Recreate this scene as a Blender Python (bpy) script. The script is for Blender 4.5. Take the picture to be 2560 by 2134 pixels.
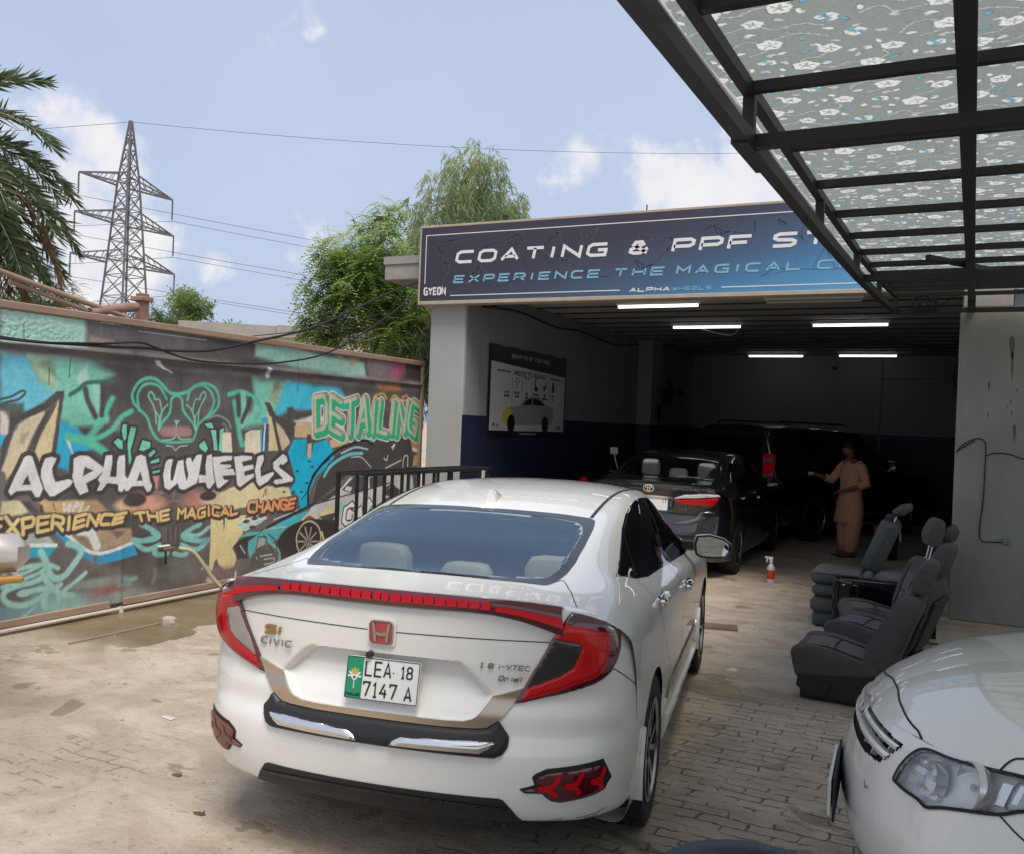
import bpy, math, random
import numpy as np
from mathutils import Vector, Matrix, geometry
for o in list(bpy.data.objects): bpy.data.objects.remove(o)
SC = bpy.context.scene
COL = SC.collection
R = math.radians
random.seed(7); RNG = np.random.default_rng(11)

# ---------------------------------------------------------------- camera
cd = bpy.data.cameras.new('camera'); cam = bpy.data.objects.new('camera', cd); COL.objects.link(cam)
cd.sensor_width = 36.0; cd.lens = 2300.0/2560.0*36.0; cd.clip_start = 0.05; cd.clip_end = 5000
def _cam():
    y, p, r = R(26.6), R(-0.17), R(2.25)
    f = Vector((-math.sin(y)*math.cos(p), math.cos(y)*math.cos(p), math.sin(p)))
    r0 = Vector((math.cos(y), math.sin(y), 0)); u0 = r0.cross(f)
    rt = r0*math.cos(r)+u0*math.sin(r); up = -r0*math.sin(r)+u0*math.cos(r)
    m = Matrix.Identity(4)
    for i in range(3): m[i][0], m[i][1], m[i][2] = rt[i], up[i], -f[i]
    m.translation = (0, 0, 1.72)
    return m
cam.matrix_world = _cam(); SC.camera = cam

# ---------------------------------------------------------------- sky, sun, exposure
SUN_EL, SUN_AZ = R(60), R(140)      # sun high behind thin cloud, over the right-hand side of the yard
world = bpy.data.worlds.new('World'); SC.world = world; world.use_nodes = True
SC.view_settings.view_transform = 'Standard'; SC.view_settings.look = 'None'
SC.view_settings.exposure = 0.28; SC.view_settings.gamma = 1.0
def build_sky():
    nt = world.node_tree; nt.nodes.clear(); N = nt.nodes.new; L = nt.links.new
    out = N('ShaderNodeOutputWorld'); bg = N('ShaderNodeBackground'); bg.inputs['Strength'].default_value = 0.13
    sky = N('ShaderNodeTexSky'); sky.sky_type = 'NISHITA'; sky.sun_disc = False
    sky.sun_elevation = SUN_EL; sky.sun_rotation = SUN_AZ; sky.air_density = 1.0; sky.dust_density = 4.0; sky.ozone_density = 1.0
    tc = N('ShaderNodeTexCoord')
    def math_(op, a, b=None, clamp=False):
        n = N('ShaderNodeMath'); n.operation = op; n.use_clamp = clamp
        for i, x in enumerate((a, b)):
            if x is None: continue
            if isinstance(x, (int, float)): n.inputs[i].default_value = x
            else: L(x, n.inputs[i])
        return n.outputs[0]
    nz = N('ShaderNodeTexNoise'); nz.inputs['Scale'].default_value = 13; nz.inputs['Detail'].default_value = 8; nz.inputs['Roughness'].default_value = .58
    L(tc.outputs['Generated'], nz.inputs['Vector'])
    nz2 = N('ShaderNodeTexNoise'); nz2.inputs['Scale'].default_value = 1.7; nz2.inputs['Detail'].default_value = 5
    L(tc.outputs['Generated'], nz2.inputs['Vector'])
    dens = None
    for (dx, dy, dz, rad, amp) in CLOUDS:
        v = N('ShaderNodeVectorMath'); v.operation = 'DISTANCE'
        L(tc.outputs['Generated'], v.inputs[0]); v.inputs[1].default_value = (dx, dy, dz)
        d = math_('MULTIPLY', math_('SUBTRACT', 1.0, math_('DIVIDE', v.outputs['Value'], rad)), amp)
        dens = d if dens is None else math_('MAXIMUM', dens, d)
    puff = math_('ADD', math_('MULTIPLY', dens, .75), math_('MULTIPLY', math_('SUBTRACT', nz.outputs['Fac'], .50), 2.3))
    puff = math_('MULTIPLY', puff, 2.1, True)
    sm = math_('MULTIPLY', math_('MULTIPLY', puff, puff), math_('SUBTRACT', 3.0, math_('MULTIPLY', puff, 2.0)))
    veil = math_('MULTIPLY', math_('SUBTRACT', nz2.outputs['Fac'], .42), 1.0, True)
    haze = N('ShaderNodeMix'); haze.data_type = 'RGBA'
    haze.inputs[0].default_value = .70
    L(sky.outputs[0], haze.inputs[6]); haze.inputs[7].default_value = (3.75, 4.35, 5.7, 1)
    mv = N('ShaderNodeMix'); mv.data_type = 'RGBA'; L(math_('MULTIPLY', veil, .5), mv.inputs[0]); L(haze.outputs[2], mv.inputs[6]); mv.inputs[7].default_value = (5.6, 5.8, 6.5, 1)
    mc = N('ShaderNodeMix'); mc.data_type = 'RGBA'; L(math_('MULTIPLY', sm, .92), mc.inputs[0]); L(mv.outputs[2], mc.inputs[6])
    shade = N('ShaderNodeMix'); shade.data_type = 'RGBA'; L(math_('MULTIPLY', math_('SUBTRACT', nz.outputs['Fac'], .35), 3.0, True), shade.inputs[0])
    shade.inputs[6].default_value = (5.1, 5.15, 5.6, 1); shade.inputs[7].default_value = (6.15, 6.0, 5.95, 1)
    L(shade.outputs[2], mc.inputs[7])
    L(mc.outputs[2], bg.inputs['Color']); L(bg.outputs[0], out.inputs['Surface'])
CLOUDS = [(-.765,.592,.262,.050,.9), (-.778,.600,.215,.080,1.), (-.80,.57,.18,.10,1.), (-.775,.615,.15,.08,.9), (-.700,.698,.148,.030,.55), (-.628,.759,.170,.034,.6), (-.632,.67,.389,.034,.35),
          (-.378,.882,.281,.046,1.), (-.302,.915,.258,.052,1.), (-.262,.932,.250,.072,1.), (-.215,.935,.278,.060,.9), (-.195,.946,.246,.10,1.), (.5,.8,.3,.2,1.), (-.9,-.3,.35,.25,1.), (.3,-.9,.5,.3,1.), (.0,-.7,.7,.22,.8)]
build_sky()
sl = bpy.data.lights.new('sun', 'SUN'); sun = bpy.data.objects.new('sun', sl); COL.objects.link(sun)
sl.energy = 2.5; sl.angle = R(26); sl.color = (1, .925, .80)
_sd = Vector((math.sin(SUN_AZ)*math.cos(SUN_EL), math.cos(SUN_AZ)*math.cos(SUN_EL), math.sin(SUN_EL)))
sun.rotation_euler = _sd.to_track_quat('Z', 'Y').to_euler()
# ---------------------------------------------------------------- smooth control-grid surfaces
def akima(t, P, q):
    n = len(t)
    d = (P[1:]-P[:-1])/(t[1:]-t[:-1])[:, None]
    d = np.vstack([2*d[0]-(d[1] if n > 2 else d[0]), d, 2*d[-1]-(d[-2] if n > 2 else d[-1])])
    d = np.vstack([2*d[0]-d[1], d, 2*d[-1]-d[-2]])
    w1 = np.abs(d[3:3+n]-d[2:2+n])+1e-3
    w2 = np.abs(d[1:1+n]-d[0:n])+1e-3
    m = (w1*d[1:1+n]+w2*d[2:2+n])/(w1+w2)
    k = np.clip(np.searchsorted(t, q, side='right')-1, 0, n-2)
    h = (t[k+1]-t[k])[:, None]; s = ((q-t[k])/(t[k+1]-t[k]))[:, None]
    return (P[k]*(1+2*s)*(1-s)**2 + m[k]*h*s*(1-s)**2 + P[k+1]*s*s*(3-2*s) + m[k+1]*h*s*s*(s-1))

class Surf:
    """Grid of control points G[i][j]; parameter (u, v) counts control columns and rows."""
    def __init__(self, G, dens=14):
        G = np.array(G, float); self.G = G
        nu, nv = G.shape[:2]; self.nu, self.nv = nu, nv
        cu = np.r_[0, np.cumsum(np.maximum(1e-3, np.linalg.norm(np.diff(G, axis=0), axis=2).mean(1)))]
        cv = np.r_[0, np.cumsum(np.maximum(1e-3, np.linalg.norm(np.diff(G, axis=1), axis=2).mean(0)))]
        self.qu = np.linspace(0, nu-1, (nu-1)*dens+1); self.qv = np.linspace(0, nv-1, (nv-1)*dens+1)
        self.dens = dens
        pu = np.interp(self.qu, np.arange(nu), cu); pv = np.interp(self.qv, np.arange(nv), cv)
        A = np.stack([akima(cu, G[:, j], pu) for j in range(nv)], 1)
        self.D = np.stack([akima(cv, A[i], pv) for i in range(len(pu))], 0)
        du = np.gradient(self.D, axis=0); dv = np.gradient(self.D, axis=1)
        N = np.cross(du, dv); N /= np.maximum(1e-9, np.linalg.norm(N, axis=2))[:, :, None]
        self.N = -N

    def at(self, u, v):
        u = np.clip(np.asarray(u, float)*self.dens, 0, len(self.qu)-1.0001); v = np.clip(np.asarray(v, float)*self.dens, 0, len(self.qv)-1.0001)
        i = u.astype(int); j = v.astype(int); a = (u-i)[..., None]; b = (v-j)[..., None]
        f = lambda X: X[i, j]*(1-a)*(1-b)+X[i+1, j]*a*(1-b)+X[i, j+1]*(1-a)*b+X[i+1, j+1]*a*b
        n = f(self.N)
        return f(self.D), n/np.maximum(1e-9, np.linalg.norm(n, axis=-1))[..., None]
# ---------------------------------------------------------------- materials
MAT = {}
def pm(name, col, rough=.6, metal=0., coat=0., spec=.5, noise=None, bump=None, emit=None, alpha=None, coat_rough=.04, stretch=(1, 1, 1), trans=0.):
    """Principled material; noise=(scale, amount, colour2), bump=(scale, strength, distance)."""
    m = bpy.data.materials.new(name); m.use_nodes = True; nt = m.node_tree; b = nt.nodes['Principled BSDF']; N = nt.nodes.new; L = nt.links.new
    c4 = tuple(col)+(1,)
    b.inputs['Base Color'].default_value = c4; b.inputs['Roughness'].default_value = rough; b.inputs['Metallic'].default_value = metal
    b.inputs['Coat Weight'].default_value = coat; b.inputs['Coat Roughness'].default_value = coat_rough; b.inputs['Coat IOR'].default_value = 1.62; b.inputs['Specular IOR Level'].default_value = spec
    if trans: b.inputs['Transmission Weight'].default_value = trans
    tc = mp = None
    if noise or bump:
        tc = N('ShaderNodeTexCoord'); mp = N('ShaderNodeMapping'); mp.inputs['Scale'].default_value = stretch; L(tc.outputs['Object'], mp.inputs['Vector'])
    if noise:
        nz = N('ShaderNodeTexNoise'); nz.inputs['Scale'].default_value = noise[0]; nz.inputs['Detail'].default_value = 8; nz.inputs['Roughness'].default_value = .62; L(mp.outputs[0], nz.inputs['Vector'])
        rp = N('ShaderNodeValToRGB'); rp.color_ramp.elements[0].position = .5-.5*noise[1] if noise[1] <= 1 else .0; rp.color_ramp.elements[1].position = .72
        rp.color_ramp.elements[0].color = c4; rp.color_ramp.elements[1].color = tuple(noise[2])+(1,); rp.color_ramp.elements[0].position = .40
        L(nz.outputs['Fac'], rp.inputs[0]); mx = N('ShaderNodeMix'); mx.data_type = 'RGBA'; mx.inputs[0].default_value = noise[1]; mx.inputs[6].default_value = c4
        L(rp.outputs[0], mx.inputs[7]); L(mx.outputs[2], b.inputs['Base Color'])
    if bump:
        nb = N('ShaderNodeTexNoise'); nb.inputs['Scale'].default_value = bump[0]; nb.inputs['Detail'].default_value = 6; L(mp.outputs[0], nb.inputs['Vector'])
        bp = N('ShaderNodeBump'); bp.inputs['Strength'].default_value = bump[1]; bp.inputs['Distance'].default_value = bump[2]; L(nb.outputs['Fac'], bp.inputs['Height']); L(bp.outputs[0], b.inputs['Normal'])
    if emit: b.inputs['Emission Color'].default_value = tuple(emit[0])+(1,); b.inputs['Emission Strength'].default_value = emit[1]
    MAT[name] = m; return m
def vcol_mat(name, rough=.6, bump=None, coat=0., trans=0.):
    m = bpy.data.materials.new(name); m.use_nodes = True; nt = m.node_tree; b = nt.nodes['Principled BSDF']; N = nt.nodes.new; L = nt.links.new
    a = N('ShaderNodeVertexColor'); a.layer_name = 'Col'; L(a.outputs[0], b.inputs['Base Color']); b.inputs['Roughness'].default_value = rough; b.inputs['Coat Weight'].default_value = coat
    if bump:
        tc = N('ShaderNodeTexCoord'); nb = N('ShaderNodeTexNoise'); nb.inputs['Scale'].default_value = bump[0]; nb.inputs['Detail'].default_value = 7; L(tc.outputs['Object'], nb.inputs['Vector'])
        bp = N('ShaderNodeBump'); bp.inputs['Strength'].default_value = bump[1]; bp.inputs['Distance'].default_value = bump[2]; L(nb.outputs['Fac'], bp.inputs['Height']); L(bp.outputs[0], b.inputs['Normal'])
    if trans:
        t = N('ShaderNodeBsdfTranslucent'); L(a.outputs[0], t.inputs[0]); ms = N('ShaderNodeMixShader'); ms.inputs[0].default_value = trans
        L(b.outputs[0], ms.inputs[1]); L(t.outputs[0], ms.inputs[2]); L(ms.outputs[0], nt.nodes['Material Output'].inputs[0])
    MAT[name] = m; return m
def glass_mat(name, tint=(.3, .36, .38), ior=1.5, rough=.0, refl=1.0):
    m = bpy.data.materials.new(name); m.use_nodes = True; nt = m.node_tree; nt.nodes.clear(); N = nt.nodes.new; L = nt.links.new
    o = N('ShaderNodeOutputMaterial'); t = N('ShaderNodeBsdfTransparent'); t.inputs[0].default_value = tuple(tint)+(1,)
    g = N('ShaderNodeBsdfGlossy'); g.inputs['Roughness'].default_value = rough; g.inputs[0].default_value = (tuple(refl) if isinstance(refl, tuple) else (refl,)*3)+(1,)
    f = N('ShaderNodeFresnel'); f.inputs['IOR'].default_value = ior; mx = N('ShaderNodeMixShader')
    L(f.outputs[0], mx.inputs[0]); L(t.outputs[0], mx.inputs[1]); L(g.outputs[0], mx.inputs[2]); L(mx.outputs[0], o.inputs[0])
    MAT[name] = m; return m

# ---------------------------------------------------------------- objects
def link_mesh(name, verts, faces, mats, parent=None, smooth=False, mi=None, cols=None, sharp=None):
    me = bpy.data.meshes.new(name)
    me.from_pydata([tuple(map(float, v)) for v in verts], [], faces)
    for m in (mats if isinstance(mats, (list, tuple)) else [mats]): me.materials.append(m)
    if mi is not None: me.polygons.foreach_set('material_index', np.array(mi, 'i'))
    if smooth: me.polygons.foreach_set('use_smooth', np.ones(len(me.polygons), bool))
    if smooth and sharp: me.set_sharp_from_angle(angle=R(sharp))
    if cols is not None:
        ca = me.color_attributes.new('Col', 'FLOAT_COLOR', 'POINT'); c = np.ones((len(verts), 4), 'f'); c[:, :3] = cols; ca.data.foreach_set('color', c.ravel())
    me.validate(); me.update()
    o = bpy.data.objects.new(name, me); COL.objects.link(o)
    if parent: o.parent = parent
    return o
def tag(o, label=None, cat=None, group=None, kind=None):
    if label: o['label'] = label
    if cat: o['category'] = cat
    if group: o['group'] = group
    if kind: o['kind'] = kind
    return o
def empty(name, loc=(0, 0, 0), rz=0., parent=None):
    o = bpy.data.objects.new(name, None); COL.objects.link(o); o.location = loc; o.rotation_euler = (0, 0, rz); o.empty_display_size = .1
    if parent: o.parent = parent
    return o
def copy_tree(o, parent=None):
    c = o.copy(); COL.objects.link(c); c.parent = parent
    for ch in list(o.children): copy_tree(ch, c)
    return c
class MB:
    """collects shapes for ONE mesh"""
    def __init__(self): self.v = []; self.f = []; self.m = []; self.c = []
    def add(self, v, f, mi=0, col=None):
        n = len(self.v); self.v += [tuple(p) for p in v]; self.f += [tuple(i+n for i in q) for q in f]; self.m += [mi]*len(f)
        self.c += [col or (1, 1, 1)]*len(v); return self
    def box(self, lo, hi, mi=0, rot=None, org=(0, 0, 0), col=None):
        v = [(x, y, z) for x in (lo[0], hi[0]) for y in (lo[1], hi[1]) for z in (lo[2], hi[2])]
        if rot is not None: v = [tuple(Vector(org)+rot @ (Vector(p)-Vector(org))) for p in v]
        return self.add(v, [(0, 1, 3, 2), (4, 6, 7, 5), (0, 4, 5, 1), (2, 3, 7, 6), (0, 2, 6, 4), (1, 5, 7, 3)], mi, col)
    def bbox(self, lo, hi, r=.01, mi=0):
        """box with chamfered edges"""
        lo = Vector(lo); hi = Vector(hi); r = min(r, *[(hi[i]-lo[i])*.45 for i in range(3)])
        v = []; idx = {}
        for a in range(8):
            s = ((a >> 2) & 1, (a >> 1) & 1, a & 1)
            for ax in range(3):
                p = [hi[i] if s[i] else lo[i] for i in range(3)]
                for i in range(3):
                    if i != ax: p[i] += -r if s[i] else r
                idx[(s, ax)] = len(v); v.append(p)
        f = []
        for ax in range(3):
            o = [i for i in range(3) if i != ax]
            for sd in (0, 1):
                q = []
                for (p, r2) in ((0, 0), (1, 0), (1, 1), (0, 1)):
                    s = [0, 0, 0]; s[ax] = sd; s[o[0]] = p; s[o[1]] = r2; q.append(idx[(tuple(s), ax)])
                f.append(tuple(q))
            for (p, r2) in ((0, 0), (0, 1), (1, 0), (1, 1)):
                s0 = [0, 0, 0]; s0[o[0]] = p; s0[o[1]] = r2; s1 = list(s0); s1[ax] = 1
                f.append((idx[(tuple(s0), o[0])], idx[(tuple(s1), o[0])], idx[(tuple(s1), o[1])], idx[(tuple(s0), o[1])]))
        for a in range(8):
            s = ((a >> 2) & 1, (a >> 1) & 1, a & 1); f.append(tuple(idx[(s, k)] for k in range(3)))
        return self.add(v, f, mi)
    def bar(self, a, b, w, h=None, mi=0, up=(0, 0, 1), col=None):
        a = Vector(a); b = Vector(b); d = (b-a).normalized(); h = h or w; u = Vector(up)
        if abs(d.dot(u)) > .98: u = Vector((0, 1, 0)) if abs(d.y) < .9 else Vector((1, 0, 0))
        s = d.cross(u).normalized(); t = s.cross(d)
        v = [p+s*(w/2*i)+t*(h/2*j) for p in (a, b) for i, j in ((-1, -1), (1, -1), (1, 1), (-1, 1))]
        return self.add(v, [(0, 1, 2, 3), (7, 6, 5, 4), (0, 4, 5, 1), (1, 5, 6, 2), (2, 6, 7, 3), (3, 7, 4, 0)], mi, col)
    def tube(self, pts, r, n=8, mi=0, cap=True, col=None):
        pts = [Vector(p) for p in pts]; rr = r if isinstance(r, (list, tuple)) else [r]*len(pts)
        v = []; prev = None
        for i, p in enumerate(pts):
            d = (pts[min(i+1, len(pts)-1)]-pts[max(i-1, 0)]).normalized()
            u = prev if prev is not None else (Vector((0, 0, 1)) if abs(d.z) < .9 else Vector((1, 0, 0)))
            s = d.cross(u); s = s.normalized() if s.length > 1e-6 else Vector((1, 0, 0)); t = s.cross(d).normalized(); prev = t
            for k in range(n):
                a = 2*math.pi*k/n; v.append(p+s*(math.cos(a)*rr[i])+t*(math.sin(a)*rr[i]))
        f = []
        for i in range(len(pts)-1):
            for k in range(n):
                k2 = (k+1) % n; f.append((i*n+k, i*n+k2, (i+1)*n+k2, (i+1)*n+k))
        if cap: f += [tuple(range(n))[::-1], tuple((len(pts)-1)*n+k for k in range(n))]
        return self.add(v, f, mi, col)
    def lathe(self, prof, n=32, axis='z', org=(0, 0, 0), mi=0, col=None, arc=None):
        v = []; m = len(prof); full = arc is None; a0, a1 = arc or (0, 2*math.pi); k_ = n if full else n+1
        for k in range(k_):
            a = a0+(a1-a0)*k/n; c, s = math.cos(a), math.sin(a)
            for (r, z) in prof:
                p = {'z': (r*c, r*s, z), 'x': (z, r*c, r*s), 'y': (r*s, z, r*c)}[axis]; v.append(tuple(p[i]+org[i] for i in range(3)))
        f = []
        for k in range(n):
            k2 = (k+1) % n if full else k+1
            for i in range(m-1): f.append((k*m+i, k2*m+i, k2*m+i+1, k*m+i+1))
        return self.add(v, f, mi, col)
    def prism(self, poly, frame, thick, mi=0, col=None):
        """poly: 2D outline; frame: (origin, right, up); extruded by thick along right x up"""
        o, rt, up = [Vector(q) for q in frame]; n = rt.cross(up).normalized()
        top = [o+rt*p[0]+up*p[1]+n*thick for p in poly]; bot = [o+rt*p[0]+up*p[1] for p in poly]; k = len(poly)
        tri = geometry.tessellate_polygon([[Vector((p[0], p[1], 0)) for p in poly]])
        f = []
        for t in tri:
            a, b, c = [Vector(poly[i]) for i in t]
            t = t if (b-a).cross(c-a) > 0 else t[::-1]
            f.append(tuple(t)); f.append(tuple(k+i for i in t[::-1]))
        ar = sum(poly[i][0]*poly[(i+1) % k][1]-poly[(i+1) % k][0]*poly[i][1] for i in range(k))
        for i in range(k):
            j = (i+1) % k; q = (i, k+i, k+j, j); f.append(q if ar > 0 else q[::-1])
        return self.add(top+bot, f, mi, col)
    def strokes(self, lines, width, frame, thick, mi=0, col=None):
        o, rt, up = [Vector(q) for q in frame]; n = rt.cross(up).normalized()
        for ln in lines:
            P = [Vector((p[0], p[1])) for p in ln]
            closed = len(P) > 2 and (P[0]-P[-1]).length < 1e-6
            if closed: P = P[:-1]
            k = len(P); L_, R_ = [], []
            for i in range(k):
                a = P[i-1] if (i > 0 or closed) else None; b = P[(i+1) % k] if (i < k-1 or closed) else None
                d1 = (P[i]-a).normalized() if a is not None else None; d2 = (b-P[i]).normalized() if b is not None else None
                d1 = d1 or d2; d2 = d2 or d1
                m = Vector((-(d1+d2).y, (d1+d2).x)); m = m.normalized() if m.length > 1e-6 else Vector((-d1.y, d1.x))
                q = max(.45, m.dot(Vector((-d1.y, d1.x)))); m = m*(width/2/q); L_.append(P[i]+m); R_.append(P[i]-m)
            v = [o+rt*p.x+up*p.y+n*z for z in (thick, 0) for S in (L_, R_) for p in S]
            f = []
            for i in range(k if closed else k-1):
                j = (i+1) % k
                f += [(i, k+i, k+j, j), (2*k+i, 2*k+j, 3*k+j, 3*k+i), (i, j, 2*k+j, 2*k+i), (k+i, 3*k+i, 3*k+j, k+j)]
            if not closed: f += [(0, 2*k, 3*k, k), (k-1, 2*k-1, 4*k-1, 3*k-1)]
            self.add(v, f, mi, col)
        return self
    def build(self, name, mats, parent=None, smooth=False, sharp=40, vcol=False):
        return link_mesh(name, self.v, self.f, mats, parent, smooth, self.m, self.c if vcol else None, sharp if smooth else None)
def bez(p, n=10):
    """smooth polyline through points (Catmull-Rom)"""
    P = [np.array(q, float) for q in p]; P = [2*P[0]-P[1]]+P+[2*P[-1]-P[-2]]; out = []
    for i in range(1, len(P)-2):
        for k in range(n):
            t = k/n; a, b, c, d = P[i-1:i+3]
            out.append(.5*((2*b)+(-a+c)*t+(2*a-5*b+4*c-d)*t*t+(-a+3*b-3*c+d)*t**3))
    out.append(P[-2]); return out

# ---------------------------------------------------------------- stroke lettering (unit box 1 x 1, origin lower left)
_c = .2
GL = {'A': [[(0, 0), (.5, 1), (1, 0)], [(.2, .3), (.8, .3)]], 'B': [[(0, 0), (0, 1), (.85, 1), (1, .85), (1, .65), (.85, .52), (0, .52)], [(.85, .52), (1, .38), (1, .14), (.86, 0), (0, 0)]],
 'C': [[(1, 1), (_c, 1), (0, .8), (0, .2), (_c, 0), (1, 0)]], 'D': [[(0, 0), (0, 1), (.75, 1), (1, .78), (1, .22), (.75, 0), (0, 0)]],
 'E': [[(1, 1), (0, 1), (0, 0), (1, 0)], [(0, .5), (.9, .5)]], 'F': [[(1, 1), (0, 1), (0, 0)], [(0, .48), (.85, .48)]],
 'G': [[(1, 1), (_c, 1), (0, .8), (0, .2), (_c, 0), (1, 0), (1, .48), (.55, .48)]], 'H': [[(0, 0), (0, 1)], [(1, 0), (1, 1)], [(0, .5), (1, .5)]], 'I': [[(.5, 0), (.5, 1)]],
 'J': [[(.9, 1), (.9, .2), (.7, 0), (.2, 0), (0, .2)]], 'K': [[(0, 0), (0, 1)], [(1, 1), (.1, .5), (1, 0)]], 'L': [[(0, 1), (0, 0), (1, 0)]], 'M': [[(0, 0), (0, 1), (.5, .4), (1, 1), (1, 0)]],
 'N': [[(0, 0), (0, 1), (1, 0), (1, 1)]], 'O': [[(_c, 0), (0, .2), (0, .8), (_c, 1), (1-_c, 1), (1, .8), (1, .2), (1-_c, 0), (_c, 0)]], 'P': [[(0, 0), (0, 1), (.82, 1), (1, .85), (1, .58), (.82, .42), (0, .42)]],
 'Q': [[(_c, 0), (0, .2), (0, .8), (_c, 1), (1-_c, 1), (1, .8), (1, .2), (1-_c, 0), (_c, 0)], [(.6, .3), (1, -.05)]], 'R': [[(0, 0), (0, 1), (.82, 1), (1, .85), (1, .6), (.82, .45), (0, .45)], [(.45, .45), (1, 0)]],
 'S': [[(1, 1), (.18, 1), (0, .85), (0, .66), (.18, .52), (.82, .48), (1, .34), (1, .15), (.82, 0), (0, 0)]], 'T': [[(0, 1), (1, 1)], [(.5, 1), (.5, 0)]], 'U': [[(0, 1), (0, .2), (_c, 0), (1-_c, 0), (1, .2), (1, 1)]],
 'V': [[(0, 1), (.5, 0), (1, 1)]], 'W': [[(0, 1), (.25, 0), (.5, .7), (.75, 0), (1, 1)]], 'X': [[(0, 0), (1, 1)], [(0, 1), (1, 0)]], 'Y': [[(0, 1), (.5, .5), (1, 1)], [(.5, .5), (.5, 0)]], 'Z': [[(0, 1), (1, 1), (0, 0), (1, 0)]],
 '0': [[(.3, 0), (0, .25), (0, .75), (.3, 1), (.7, 1), (1, .75), (1, .25), (.7, 0), (.3, 0)]], '1': [[(.15, .78), (.55, 1), (.55, 0)], [(.2, 0), (.9, 0)]], '2': [[(0, .8), (.2, 1), (.8, 1), (1, .8), (1, .6), (0, 0), (1, 0)]],
 '4': [[(.6, 1), (0, .32), (1, .32)], [(.72, .6), (.72, 0)]], '6': [[(.9, 1), (.2, 1), (0, .7), (0, .2), (.2, 0), (.8, 0), (1, .2), (1, .45), (.8, .58), (0, .5)]], '7': [[(0, .8), (0, 1), (1, 1), (.4, 0)]],
 '8': [[(.25, .52), (.05, .68), (.05, .86), (.25, 1), (.75, 1), (.95, .86), (.95, .68), (.75, .52), (.25, .52), (0, .36), (0, .14), (.22, 0), (.78, 0), (1, .14), (1, .36), (.75, .52)]],
 '&': [[(1, 0), (.2, .75), (.28, .97), (.62, 1), (.72, .8), (.1, .35), (.1, .12), (.3, 0), (.65, 0), (1, .42)]], '.': [[(.4, 0), (.6, 0)]], '-': [[(.1, .5), (.9, .5)]],
 'r': [[(0, 0), (0, .6), (.8, .6)]], 'i': [[(.5, 0), (.5, .6)], [(.5, .8), (.5, .95)]], 'e': [[(.1, .3), (1, .3), (1, .5), (.85, .6), (.2, .6), (0, .45), (0, .15), (.2, 0), (1, 0)]], 'l': [[(.5, 0), (.5, 1)]]}
NARROW = {'I': .32, '.': .4, 'i': .3, 'l': .3, '1': .75, '-': .7}
def text_lines(s, h, w, gap, skew=0., x0=0., y0=0.):
    """stroke lines for a string; h letter height, w letter width, gap between letters"""
    out = []; x = x0
    for ch in s:
        if ch == ' ': x += w*.6+gap; continue
        ww = w*NARROW.get(ch, 1.)
        for ln in GL[ch]: out.append([(x+p[0]*ww+skew*p[1]*h, y0+p[1]*h) for p in ln])
        x += ww+gap
    return out, x-gap-x0
def center_text(s, h, w, gap, cx, y0, skew=0.):
    l, wd = text_lines(s, h, w, gap, skew); return [[(p[0]+cx-wd/2, p[1]+y0) for p in q] for q in l]

# ---------------------------------------------------------------- parts that follow a surface
def cdt(poly, step):
    """triangulated interior of a 2D outline with extra points inside"""
    P = []
    k = len(poly)
    for i in range(k):
        a, b = np.array(poly[i][:2], float), np.array(poly[(i+1) % k][:2], float); n = max(1, int(np.linalg.norm(b-a)/step))
        for j in range(n): P.append(a+(b-a)*j/n)
    nb = len(P); A = np.array(P)
    gx, gy = np.meshgrid(np.arange(A[:, 0].min()+step/2, A[:, 0].max(), step), np.arange(A[:, 1].min()+step/2, A[:, 1].max(), step))
    Q = np.c_[gx.ravel(), gy.ravel()]; ins = inside(Q, A)
    if len(Q): 
        d = np.min(np.linalg.norm(Q[:, None]-A[None], axis=2), axis=1) if len(Q)*len(A) < 4e6 else np.ones(len(Q))
        Q = Q[ins & (d > step*.4)]
    V = [Vector(p) for p in np.vstack([A, Q])]
    r = geometry.delaunay_2d_cdt(V, [(i, (i+1) % nb) for i in range(nb)], [], 1, 1e-6)
    return np.array([tuple(v) for v in r[0]]), [tuple(f) for f in r[2]], nb
def inside(Q, A):
    x, y = Q[:, 0], Q[:, 1]; c = np.zeros(len(Q), bool); n = len(A)
    for i in range(n):
        x1, y1 = A[i]; x2, y2 = A[(i+1) % n]
        if y1 == y2: continue
        k = ((y1 > y) != (y2 > y)) & (x < (x2-x1)*(y-y1)/(y2-y1)+x1); c ^= k
    return c
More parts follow.
